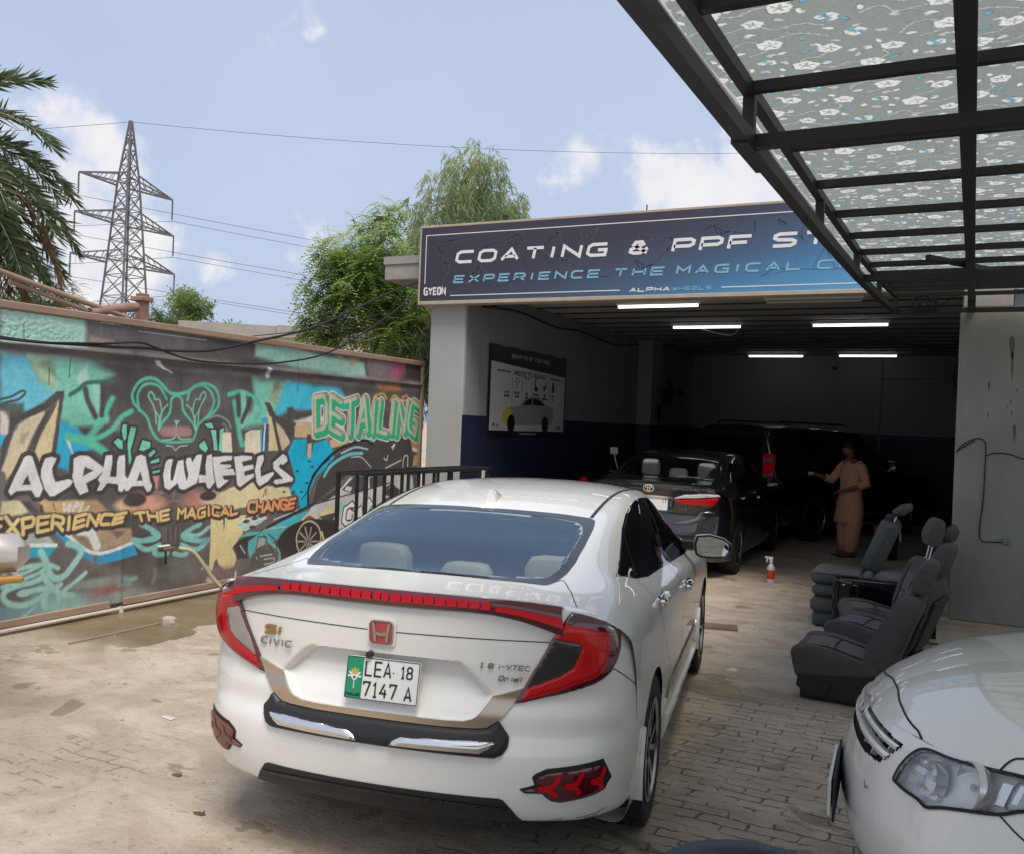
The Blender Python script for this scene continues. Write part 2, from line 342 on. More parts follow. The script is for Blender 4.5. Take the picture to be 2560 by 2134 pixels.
def patch(S, poly, off=.002, thick=.01, step=.08, mirror=False, dome=0., both=False, sym=False):
    """solid that lies on surface S over a (u, v) outline; returns MB"""
    if sym:   # outline drawn for the right half, closed across the centre line
        z = [i for i, p in enumerate(poly) if p[0] <= 1e-6]; k = (z[-1] if z[-1]-z[0] == len(z)-1 else z[0])+1
        poly = list(poly[k:])+list(poly[:k]); poly = [p for p in poly if p[0] > 1e-6]; poly = poly+[(-p[0], p[1]) for p in poly[::-1]]
    mb = MB(); V, F, nb = cdt(poly, step)
    sg = np.sign(V[:, 0])+(V[:, 0] == 0)
    P, N = S.at(np.abs(V[:, 0]) if sym else V[:, 0], V[:, 1])
    if sym: P = P.copy(); N = N.copy(); P[:, 0] *= sg; N[:, 0] *= sg
    if dome:
        A = V[:nb]; d = np.min(np.linalg.norm((V[:, None]-A[None]), axis=2), axis=1); d = np.minimum(1, d/(dome[1])); dd = dome[0]*np.sqrt(np.maximum(0, 1-(1-d)**2))
    else: dd = 0
    T = P+N*np.reshape(off+dd, (-1, 1)); B = P-N*thick
    # boundary edges from face use
    cnt = {}
    for f in F:
        for i in range(len(f)): e = (f[i], f[(i+1) % len(f)]); cnt[e] = 1
    n = len(T); fs = list(F)
    # orientation: face normal must follow N
    a, b, c = F[0][:3]; g = np.dot(np.cross(T[b]-T[a], T[c]-T[a]), N[a])
    for e in cnt:
        if (e[1], e[0]) not in cnt: fs.append((e[1], e[0], e[0]+n, e[1]+n))
    if g < 0: fs = [f[::-1] for f in fs]
    used = np.vstack([T, B])
    if mirror or both:
        M = used.copy(); M[:, 0] *= -1
        if both: mb.add(used, fs); mb.add(M, [f[::-1] for f in fs])
        else: mb.add(M, [f[::-1] for f in fs])
    else: mb.add(used, fs)
    return mb
def surf_line(S, pts, w=.004, off=.0012, n=8, both=True, mb=None, sym=False, curve=True):
    """thin strip along (u, v) points"""
    mb = mb or MB(); Q = np.array(bez(pts, n) if curve and len(pts) > 2 else [np.array(pts[0])+(np.array(pts[-1])-np.array(pts[0]))*t for t in np.linspace(0, 1, n*2)])
    for s in ((1, -1) if both else (1,)):
        P, N = S.at(np.abs(Q[:, 0]), Q[:, 1]); P = P+N*off; D = np.gradient(P, axis=0); X = np.cross(N, D); X /= np.maximum(1e-9, np.linalg.norm(X, axis=1))[:, None]
        a = P+X*w/2; b = P-X*w/2; v = np.vstack([a, b]); v[:, 0] *= s; k = len(P)
        f = [(i, i+1, k+i+1, k+i) for i in range(k-1)]; mb.add(v, f if s > 0 else [q[::-1] for q in f])
    return mb
def surf_body(S, arches=(), holes=(), press=(), r_in=True, both=True, only=None):
    """dense mirrored mesh of a surface with round wheel openings, removed regions and pressed-in regions"""
    D = S.D.copy(); nu, nv = D.shape[:2]; U, V = np.meshgrid(S.qu, S.qv, indexing='ij'); Q = np.c_[U.ravel(), V.ravel()]
    for poly, depth in press:
        A = []
        for i in range(len(poly)):
            a, b = np.array(poly[i], float), np.array(poly[(i+1) % len(poly)], float)
            A += [a+(b-a)*t for t in np.linspace(0, 1, 12, endpoint=False)]
        A = np.array(A); ins = inside(Q, A); idx = np.where(ins)[0]
        dist = np.min(np.linalg.norm(Q[idx][:, None]-A[None], axis=2), axis=1)
        k = np.clip(dist/.13, 0, 1); k = k*k*(3-2*k)
        v0, v1 = A[:, 1].min(), A[:, 1].max(); fade = np.clip((v1-Q[idx, 1])/(v1-v0)*1.4, .12, 1)
        Df = D.reshape(-1, 3); Df[idx] -= S.N.reshape(-1, 3)[idx]*(depth*k*fade)[:, None]
    keep = np.ones((nu-1, nv-1), bool)
    for (yc, zc, r) in arches:
        d = np.hypot(D[..., 1]-yc, D[..., 2]-zc); side = D[..., 0] > .55
        cell = .03
        near = side & (d < r) & (d > r-cell); dirs = np.stack([D[..., 1]-yc, D[..., 2]-zc], -1)/np.maximum(d, 1e-6)[..., None]
        D[near, 1] = yc+dirs[near, 0]*r; D[near, 2] = zc+dirs[near, 1]*r
        bad = side & (d <= r-cell)
        keep &= ~(bad[:-1, :-1] | bad[1:, :-1] | bad[:-1, 1:] | bad[1:, 1:])
    for poly in holes:
        i_ = inside(Q, np.array(poly)).reshape(nu, nv); keep &= ~(i_[:-1, :-1] & i_[1:, :-1] & i_[:-1, 1:] & i_[1:, 1:])
    if only is not None:
        i_ = inside(Q, np.array(only)).reshape(nu, nv); keep &= i_[:-1, :-1] & i_[1:, :-1] & i_[:-1, 1:] & i_[1:, 1:]
    I = np.arange(nu*nv).reshape(nu, nv); ii, jj = np.where(keep)
    f = np.stack([I[ii, jj], I[ii+1, jj], I[ii+1, jj+1], I[ii, jj+1]], 1)
    v = D.reshape(-1, 3)
    f = f[:, ::-1]
    mb = MB(); mb.add(v.tolist(), f.tolist())
    if both:
        m = v.copy(); m[:, 0] *= -1; mb.add(m.tolist(), f[:, ::-1].tolist())
    return mb
# ---------------------------------------------------------------- shared car materials and wheels
pm('white_paint', (.83, .825, .79), .32, coat=1., coat_rough=.02, noise=(2.2, .10, (.76, .75, .715)))
pm('pearl_paint', (.82, .785, .70), .34, coat=1., coat_rough=.05, noise=(3., .2, (.76, .72, .63)))
pm('black_paint', (.006, .007, .010), .25, coat=1., coat_rough=.02)
pm('silver_beige_paint', (.47, .43, .40), .35, metal=.25, coat=1.)
pm('black_plastic', (.016, .017, .019), .48, bump=(220, .25, .002))
pm('gloss_black', (.004, .004, .005), .06, coat=.5)
pm('panel_gap', (.02, .02, .02), .8)
pm('chrome', (.82, .80, .77), .06, metal=1.)
pm('brushed_chrome', (.62, .53, .43), .22, metal=1., bump=(40, .06, .004))
pm('rubber', (.018, .017, .016), .75, bump=(60, .2, .003), noise=(9, .5, (.05, .045, .04)))
pm('machined', (.62, .62, .63), .25, metal=1.)
pm('dark_alloy', (.012, .012, .014), .3, metal=.3)
pm('lamp_red', (.42, .003, .007), .12, spec=.3, coat=.45, emit=((.7, .004, .01), .05))
pm('lamp_red_deep', (.085, .003, .010), .10, coat=1.)
pm('lamp_red_bright', (.40, .004, .010), .3, spec=.2, coat=.15, emit=((.8, .01, .02), .05))
pm('lamp_smoke', (.05, .022, .035), .08, coat=1.)
pm('lamp_dark', (.010, .010, .012), .08, coat=1., bump=(70, .5, .006))
pm('lamp_clear', (.36, .34, .34), .12, metal=.4, coat=1.)
pm('dusty_red', (.16, .045, .035), .45, coat=.4, noise=(14, .6, (.24, .12, .10)))
pm('cream_leather', (.72, .68, .58), .6); pm('cabin_dark', (.035, .036, .038), .8)
pm('plate_white', (.74, .74, .72), .4); pm('plate_green', (.012, .26, .13), .4); pm('ink', (.012, .012, .014), .5); pm('gold', (.42, .28, .12), .3, metal=.7)
pm('badge_chrome', (.45, .45, .45), .15, metal=1.); pm('badge_red', (.42, .03, .045), .25, coat=1.)
pm('scratch', (.16, .15, .14), .8)
glass_mat('rear_screen', (.74, .79, .80), 2.35, refl=(.70, .88, 1.0))  # blue reflection tint stands in for a bluer sky overhead
glass_mat('windscreen', (.55, .60, .60), 1.5)
pm('frit', (.012, .013, .018), .03, spec=.9)
pm('tinted_glass', (.006, .007, .009), .02, spec=.6)
pm('mirror_glass', (.85, .87, .88), .01, metal=1.)

def make_wheel(parent, loc, side, rad=.325, wid=.215, steer=0., spokes=5, rim_r=.212):
    w = empty('wheel', loc, 0, parent); w.rotation_euler = (0, 0, steer if side > 0 else math.pi+steer)
    h = wid/2; t = MB(); pr = [(rim_r, -h+.012), (rim_r+.03, -h+.002), (rad-.045, -h-.004), (rad-.018, -h+.004), (rad-.004, -h+.022)]
    for g in (-.055, -.02, .02, .055): pr += [(rad, g-.008), (rad-.007, g-.006), (rad-.007, g+.004), (rad, g+.006)]
    pr += [(rad-.004, h-.022), (rad-.018, h-.004), (rad-.045, h+.004), (rad-.052, h+.003), (rim_r+.03, h-.002), (rim_r, h-.012)]
    t.lathe(pr, 72, 'x')
    for k in range(72):      # shoulder blocks
        a = 2*math.pi*k/72
        for sx in (-1, 1):
            c = Matrix.Rotation(a, 3, 'X'); v = [c @ Vector(q) for q in [(sx*(h-.030), 0, rad-.006), (sx*(h-.012), .004, rad-.0085), (sx*(h-.012), .011, rad-.0085), (sx*(h-.030), .007, rad-.006)]]
            v2 = [p+(c @ Vector((0, 0, .007))) for p in v]; t.add(v+v2, [(4, 5, 6, 7), (0, 1, 5, 4), (1, 2, 6, 5), (2, 3, 7, 6), (3, 0, 4, 7)])
    t.build('tyre', MAT['rubber'], w, True, 35)
    r = MB(); r.lathe([(rim_r+.004, h-.006), (rim_r+.008, h-.001), (rim_r-.004, h+.001), (rim_r-.012, h-.010)], 60, 'x', mi=1)
    r.lathe([(rim_r-.012, h-.010), (rim_r-.02, h-.06), (rim_r-.03, -h+.02), (rim_r+.004, -h+.012)], 60, 'x', mi=0)
    r.lathe([(0, h-.085), (rim_r-.03, h-.085)], 40, 'x', mi=0)
    r.lathe([(0, h-.012), (.03, h-.014), (.034, h-.024), (.062, h-.028), (.07, h-.05), (.06, h-.085)], 30, 'x', mi=0)
    for k in range(spokes):
        for d in (-.20, .20):
            a = 2*math.pi*k/spokes+d; ca, sa = math.cos(a), math.sin(a); tw = -.10 if d < 0 else .10
            rad_ = Vector((0, ca, sa)); tan_ = Vector((0, -sa, ca))
            def P(rr, tt, x): q = rad_*rr+tan_*(tt+tw*(rr-.05)*1.2); return (x, q.y, q.z)
            pts = [(.05, -.016), (.11, -.012), (.16, -.015), (rim_r-.008, -.026), (rim_r-.008, .012), (.16, .010), (.11, .010), (.05, .012)]
            if d < 0: pts = [(p[0], -p[1]) for p in pts[::-1]]
            top = [P(p[0], p[1], h-.012-.004*(p[0] < .1)) for p in pts]; bot = [P(p[0], p[1]*1.25, h-.05) for p in pts]
            n = len(pts); r.add(top, [tuple(range(n))[::-1]], 1); r.add(top+bot, [(i, (i+1) % n, n+(i+1) % n, n+i) for i in range(n)], 0)
    r.build('rim', [MAT['dark_alloy'], MAT['machined']], w, True, 30)
    return w
def wheel_well(mb, yc, zc, r, x0=.5, x1=.885):
    n = 28
    for s in (1, -1):
        v = []; f = []
        for k in range(n+1):
            a = R(-8)+R(196)*k/n; y, z = yc+math.cos(a)*r, zc+math.sin(a)*r
            v += [(s*x0, y, max(.05, z)), (s*x1, y, max(.05, z))]
        for k in range(n): f.append((2*k, 2*k+1, 2*k+3, 2*k+2))
        mb.add(v, f); mb.add([(s*x0, yc-r, .23), (s*x0, yc+r, .23), (s*x0, yc+r, zc+r), (s*x0, yc-r, zc+r)], [(0, 1, 2, 3)])
def headrest(mb, x, y, z, w=.24, h=.17, t=.10, mi=0):
    P = []
    prof = [(0, -.5), (.42, -.5), (.5, -.38), (.5, .22), (.40, .45), (.22, .5), (0, .5)]
    prof = prof+[(-a, b) for a, b in prof[-2:0:-1]]
    n = len(prof)
    rings = [(-.5, .82), (-.38, .97), (0, 1.0), (.38, .97), (.5, .82)]
    for (d, s) in rings: P += [(x+a*w*s, y+d*t, z+b*h*s) for a, b in prof]
    f = [tuple(range(n)), tuple((len(rings)-1)*n+i for i in range(n))[::-1]]
    for k in range(len(rings)-1):
        for i in range(n): j = (i+1) % n; f.append((k*n+i, (k+1)*n+i, (k+1)*n+j, k*n+j))
    mb.add(P, f, mi)
# ---------------------------------------------------------------- ground
def build_ground():
    m = bpy.data.materials.new('yard_floor'); m.use_nodes = True; nt = m.node_tree; N = nt.nodes.new; L = nt.links.new; b = nt.nodes['Principled BSDF']
    tc = N('ShaderNodeTexCoord'); P = tc.outputs['Object']; sp = N('ShaderNodeSeparateXYZ'); L(P, sp.inputs[0])
    def M(op, a, c=None, clamp=False):
        n = N('ShaderNodeMath'); n.operation = op; n.use_clamp = clamp
        for i, x in enumerate((a, c)):
            if x is None: continue
            if isinstance(x, (int, float)): n.inputs[i].default_value = x
            else: L(x, n.inputs[i])
        return n.outputs[0]
    def noise(sc, det=6, rough=.6, vec=None, dist=0):
        n = N('ShaderNodeTexNoise'); n.inputs['Scale'].default_value = sc; n.inputs['Detail'].default_value = det; n.inputs['Roughness'].default_value = rough; n.inputs['Distortion'].default_value = dist
        L(vec or P, n.inputs['Vector']); return n.outputs['Fac']
    def ramp(x, lo, hi):
        n = N('ShaderNodeMapRange'); n.interpolation_type = 'SMOOTHSTEP'; L(x, n.inputs[0]); n.inputs[1].default_value = lo; n.inputs[2].default_value = hi; return n.outputs[0]
    def mix(f, a, c, mode='MIX'):
        n = N('ShaderNodeMix'); n.data_type = 'RGBA'; n.blend_type = mode
        if isinstance(f, (int, float)): n.inputs[0].default_value = f
        else: L(f, n.inputs[0])
        for i, x in ((6, a), (7, c)):
            if isinstance(x, tuple): n.inputs[i].default_value = x+(1,)
            else: L(x, n.inputs[i])
        return n.outputs[2]
    st = N('ShaderNodeMapping'); st.inputs['Scale'].default_value = (1, 1.35, 1); L(P, st.inputs[0]); SV = st.outputs[0]
    big = noise(.55, 5, .55); mid = noise(2.6, 8, .62, SV, .6); fine = noise(26, 8, .7, SV); speck = noise(70, 3, .6)
    col = mix(ramp(mid, .36, .66), (.40, .325, .25), (.53, .45, .36))
    col = mix(M('MULTIPLY', ramp(big, .50, .66), .55), col, (.32, .265, .205))
    col = mix(M('MULTIPLY', ramp(noise(1.3, 7, .6, SV, .8), .52, .64), .5), col, (.58, .50, .41))
    col = mix(M('MULTIPLY', ramp(fine, .56, .72), .5), col, (.20, .165, .13))
    col = mix(M('MULTIPLY', ramp(speck, .65, .72), .75), col, (.13, .11, .09)); col = mix(M('MULTIPLY', ramp(noise(11, 8, .75, SV, 1.2), .58, .63), .55), col, (.19, .155, .12)); col = mix(M('MULTIPLY', ramp(noise(7, 9, .8, SV, .4), .60, .70), .6), col, (.62, .55, .47))
    # paving bricks laid in rows, mostly buried in dust towards the left and under plain concrete beyond
    wob = N('ShaderNodeTexNoise'); wob.inputs['Scale'].default_value = 4.5; wob.inputs['Detail'].default_value = 9; wob.inputs['Roughness'].default_value = .68; L(P, wob.inputs['Vector'])
    dv = N('ShaderNodeVectorMath'); dv.operation = 'MULTIPLY_ADD'; L(wob.outputs['Color'], dv.inputs[0]); dv.inputs[1].default_value = (.13, .10, 0); L(P, dv.inputs[2])
    bk = N('ShaderNodeTexBrick'); L(dv.outputs[0], bk.inputs['Vector']); bk.inputs['Scale'].default_value = 1; bk.inputs['Brick Width'].default_value = .215; bk.inputs['Row Height'].default_value = .082
    bk.inputs['Mortar Size'].default_value = .006; bk.inputs['Mortar Smooth'].default_value = .35; bk.inputs['Color1'].default_value = (0, 0, 0, 1); bk.inputs['Color2'].default_value = (1, 1, 1, 1)
    area = M('MULTIPLY', ramp(sp.outputs[1], 6.25, 5.75), ramp(M('ADD', sp.outputs[0], M('MULTIPLY', M('SUBTRACT', noise(.9, 4), .5), 2.6)), -2.6, -1.2))
    area = M('MAXIMUM', area, M('MULTIPLY', ramp(sp.outputs[1], 6.25, 5.75), M('MULTIPLY', ramp(noise(1.1, 4), .50, .66), .35)))
    worn = M('MULTIPLY', area, ramp(noise(5.5, 8, .75), .47, .60))
    joint = M('MULTIPLY', bk.outputs['Fac'], worn)
    col = mix(M('MULTIPLY', joint, .55), col, (.085, .065, .05))
    col = mix(M('MULTIPLY', M('MULTIPLY', bk.outputs['Color'], area), .22), col, (.36, .27, .215))
    # water left from washing: along the wall and in spots
    edge = M('ADD', M('MULTIPLY', sp.outputs[0], -1), M('MULTIPLY', M('SUBTRACT', noise(1.5, 5, .55, None, .5), .5), 2.0))
    wall_w = M('MULTIPLY', ramp(edge, 5.42, 5.50), M('MULTIPLY', ramp(sp.outputs[1], 4.3, 5.0), ramp(sp.outputs[1], 9.5, 8.5)))
    spots = M('MULTIPLY', ramp(noise(2.3, 5, .55, SV, .5), .615, .632), .62)
    spots = M('MULTIPLY', spots, ramp(sp.outputs[1], 13, 11))
    band = M('MULTIPLY', M('MULTIPLY', ramp(M('ADD', sp.outputs[1], M('MULTIPLY', M('SUBTRACT', noise(2.5, 3), .5), .5)), 5.95, 6.0), ramp(M('ADD', sp.outputs[1], M('MULTIPLY', M('SUBTRACT', noise(2.2, 3), .5), .5)), 6.38, 6.33)), M('MULTIPLY', ramp(sp.outputs[0], -2.6, -2.2), .42))
    wet = M('MAXIMUM', M('MAXIMUM', wall_w, spots), band)
    wc = mix(1.0, col, (.47, .43, .33), 'MULTIPLY'); col = mix(wet, col, wc)
    L(col, b.inputs['Base Color']); L(M('SUBTRACT', .93, M('MULTIPLY', wet, .62)), b.inputs['Roughness']); b.inputs['Specular IOR Level'].default_value = .35
    crack = N('ShaderNodeTexVoronoi'); crack.feature = 'DISTANCE_TO_EDGE'; crack.inputs['Scale'].default_value = 1.1; L(dv.outputs[0], crack.inputs['Vector'])
    h = M('SUBTRACT', M('ADD', M('ADD', M('MULTIPLY', fine, .45), M('MULTIPLY', M('MULTIPLY', bk.outputs['Color'], area), .35)), M('MULTIPLY', mid, .9)), M('MULTIPLY', joint, 1.25)); h = M('MULTIPLY', h, M('SUBTRACT', 1.0, M('MULTIPLY', wall_w, .75)))
    bp = N('ShaderNodeBump'); bp.inputs['Strength'].default_value = .9; bp.inputs['Distance'].default_value = .022; L(h, bp.inputs['Height']); L(bp.outputs[0], b.inputs['Normal'])
    g = MB(); g.add([(-400, -300, 0), (400, -300, 0), (400, 500, 0), (-400, 500, 0)], [(0, 1, 2, 3)])
    tag(g.build('ground', m), 'dusty paved yard floor with worn brick joints and wet patches', 'ground', kind='structure')
build_ground()

# ---------------------------------------------------------------- garage
pm('render_grey', (.36, .36, .355), .85, noise=(2.2, .5, (.30, .30, .295)), bump=(35, .25, .004))
pm('render_dirty', (.30, .30, .285), .9, noise=(1.6, .8, (.19, .19, .18)), bump=(22, .4, .006), stretch=(1, 1, .5))
pm('inner_wall', (.22, .235, .265), .8, noise=(1.2, .5, (.16, .17, .20)), bump=(30, .15, .003)); pm('dado_navy', (.010, .016, .042), .55, noise=(3, .3, (.016, .022, .05)))
pm('ceiling_white', (.46, .45, .43), .85, noise=(1.5, .5, (.36, .35, .34))); pm('girder', (.05, .05, .05), .7); pm('concrete', (.33, .31, .28), .9, noise=(3, .7, (.22, .21, .19)), bump=(30, .3, .004))
pm('paint_flake', (.12, .12, .115), .9); pm('cable_black', (.012, .012, .012), .6); pm('steel_black', (.016, .017, .018), .5, noise=(8, .5, (.03, .028, .026)), bump=(60, .15, .002))
pm('pipe_grey', (.2, .2, .2), .6); pm('white_plastic', (.7, .7, .68), .5)
def build_garage():
    t = empty('garage_building', (-3, 10, 0)); tag(t, 'grey detailing garage with a wide dark open bay and navy dado', 'building')
    def part(name, mb, mats, parent=t, **k):
        o = mb.build(name, mats, None, **k); o.parent = parent; o.matrix_parent_inverse = Matrix.Translation((3, -10, 0)) if parent is t else Matrix.Identity(4); return o
    MI = Matrix.Translation((3, -10, 0))
    m = MB(); m.bbox((-6.16, 9.90, 0), (-5.66, 10.30, 3.45), .008); part('pillar', m, MAT['render_grey'])
    m = MB(); m.bbox((-.15, 9.90, 0), (4.2, 10.30, 3.02), .012); p = part('pillar', m, MAT['render_dirty'])
    f = MB()
    rr = random.Random(3)
    for (x, z, w, h) in [(.30, 2.62, .05, .24), (.31, 2.45, .02, .30), (.36, 2.22, .012, .05), (.32, 2.0, .012, .06), (.35, 1.82, .03, .17), (.12, 2.25, .02, .10), (.12, 1.98, .014, .05), (.31, 2.11, .01, .05), (.28, 2.06, .01, .04), (.60, 1.7, .012, .15), (.52, 2.75, .012, .08)]:
        f.prism([(x-w/2, z+h*.3), (x-w*.2, z+h/2), (x+w*.4, z+h*.4), (x+w/2, z), (x+w*.15, z-h/2), (x-w*.1, z-h*.3)], ((0, 9.898, 0), (1, 0, 0), (0, 0, 1)), .001)
    part('flaked_paint', f, MAT['paint_flake'])
    m = MB(); m.bbox((-.13, 9.93, 3.022), (.30, 10.28, 3.28), .01); part('beam', m, MAT['concrete'])
    m = MB(); m.box((-5.80, 10.30, 1.81), (-5.685, 20.3, 3.45)); m.box((-5.80, 20.3, 1.81), (.5, 20.5, 3.45)); m.box((.32, 10.32, 1.81), (.45, 20.3, 3.45)); m.box((-5.68, 16.55, 1.81), (-5.40, 17.1, 3.40)); m.box((-5.6595, 9.95, 1.81), (-5.655, 10.29, 3.2))
    part('wall', m, MAT['inner_wall'])
    m = MB(); m.box((-5.80, 10.30, 0), (-5.675, 20.29, 1.809)); m.box((-5.80, 20.29, 0), (.5, 20.5, 1.809)); m.box((.31, 10.32, 0), (.45, 20.29, 1.809)); m.box((-5.675, 16.54, 0), (-5.39, 17.11, 1.809)); m.box((-5.6595, 9.905, 0), (-5.652, 10.295, 1.809))
    part('dado', m, MAT['dado_navy'])
    m = MB(); m.box((-5.685, 10.1, 3.45), (.32, 20.3, 3.50)); c = part('ceiling', m, MAT['ceiling_white'])
    for k in range(15):
        y = 10.75+k*.635; m = MB(); m.bbox((-5.683, y, 3.40), (.318, y+.03, 3.449), .004); m.box((-5.683, y-.015, 3.394), (.318, y+.045, 3.40))
        o = m.build('ceiling_girder', [MAT['girder'] if k % 2 else MAT['girder']], t); o.matrix_parent_inverse = MI
        m = MB(); m.box((-5.683, y+.06, 3.408), (.318, y+.61, 3.449)); o = m.build('ceiling_tile', MAT['ceiling_white'], t); o.matrix_parent_inverse = MI
    m = MB(); m.bbox((-6.15, 9.98, 3.02+.44), (-.13, 10.12, 4.05), .01); part('lintel', m, MAT['concrete'])
    m = MB(); m.bbox((-6.98, 10.02, 3.53), (4.2, 20.7, 3.82), .015); m.box((-6.98, 10.0, 3.74), (4.2, 10.02, 3.84)); part('roof', m, MAT['concrete'])
    m = MB(); m.tube([(-1.72, 20.27, 3.4), (-1.72, 20.27, 1.8), (-1.72, 20.27, .9)], .016, 8); m.tube([(-1.7, 20.27, 2.95), (.2, 20.27, 2.98)], .012, 6); part('conduit', m, MAT['pipe_grey'])
    m = MB(); m.tube([tuple(p) for p in bez([(-5.655, 10.3, 3.20), (-5.66, 11.4, 3.27), (-5.66, 12.6, 3.20), (-5.66, 13.7, 3.24), (-5.66, 15.2, 3.18), (-5.66, 16.5, 3.3)], 6)], .014, 6); part('ceiling_wiring', m, MAT['cable_black'])
    m = MB(); m.bbox((-5.674, 10.50, .98), (-5.655, 10.57, 1.11), .004); part('socket', m, MAT['white_plastic'])
    m = MB(); m.tube([tuple(p) for p in bez([(-5.66, 10.55, .98), (-5.655, 10.62, .9), (-5.65, 10.75, .86), (-5.65, 10.8, .7), (-5.65, 10.78, .4)], 5)], .005, 5); part('socket_wire', m, MAT['cable_black'])
    # wire stapled to the right-hand pillar
    m = MB(); y = 9.893
    for pl in ([(-.14, 1.62), (-.08, 1.70), (.03, 1.76), (.10, 1.74), (.115, 1.66), (.115, 1.4), (.11, 1.15), (.09, .9), (.11, .79), (.2, .785), (.30, .79)], [(.115, 1.60), (.2, 1.63), (.32, 1.625), (.42, 1.59), (.50, 1.60)], [(-.14, 1.62), (-.07, 1.68), (.02, 1.74)]):
        m.tube([(p[0], y, p[1]) for p in bez([(a, c_, 0) for a, c_ in pl], 6)], .006, 6)
    part('pillar_wire', m, MAT['cable_black'])
    m = MB(); m.bbox((.29, 9.86, .775), (.34, 9.90, .83), .006); part('wire_box', m, MAT['pipe_grey'])
    return t
garage = build_garage()
def build_tubes():
    pm('tube_glow', (1, 1, 1), .5, emit=((.93, .96, 1.0), 2.2)); pm('tube_off', (.5, .5, .5), .5)
    for i, (x0, x1, y, on) in enumerate([(-4.29, -3.21, 11.6, 1), (-4.27, -3.22, 14.06, 1), (-2.15, -1.13, 14.02, 1), (-4.25, -3.16, 19.45, 1), (-2.44, -1.38, 19.35, 1), (-2.32, -1.22, 11.48, 0)]):
        lab = ['lit white tube lamp nearest the sign, left on the garage ceiling', 'lit white tube lamp in mid ceiling, left of its pair, wire dangling below', 'lit white tube lamp in mid ceiling on the right', 'lit tube lamp deep in the garage on the left', 'lit tube lamp deep in the garage on the right', 'unlit grey tube lamp at the front right of the ceiling'][i]
        t = empty('tube_lamp', ((x0+x1)/2, y, 3.385)); tag(t, lab, 'lamp', 'tube lamps on the garage ceiling')
        w = (x1-x0)/2; m = MB(); m.bbox((-w-.03, -.025, -.03), (w+.03, .025, .005), .006); m.build('batten', MAT['white_plastic'] if not on else MAT['white_plastic'], t)
        m = MB(); m.tube([(-w, 0, -.052), (w, 0, -.052)], .017, 10); m.build('tube', MAT['tube_glow' if on else 'tube_off'], t)
        if i == 1: m = MB(); m.tube([tuple(p) for p in bez([(w-.03, 0, -.06), (w-.09, 0, -.16), (w-.25, .02, -.17), (-.1, .02, -.07)], 6)], .004, 5); m.build('loose_wire', MAT['white_plastic'], t)
build_tubes()

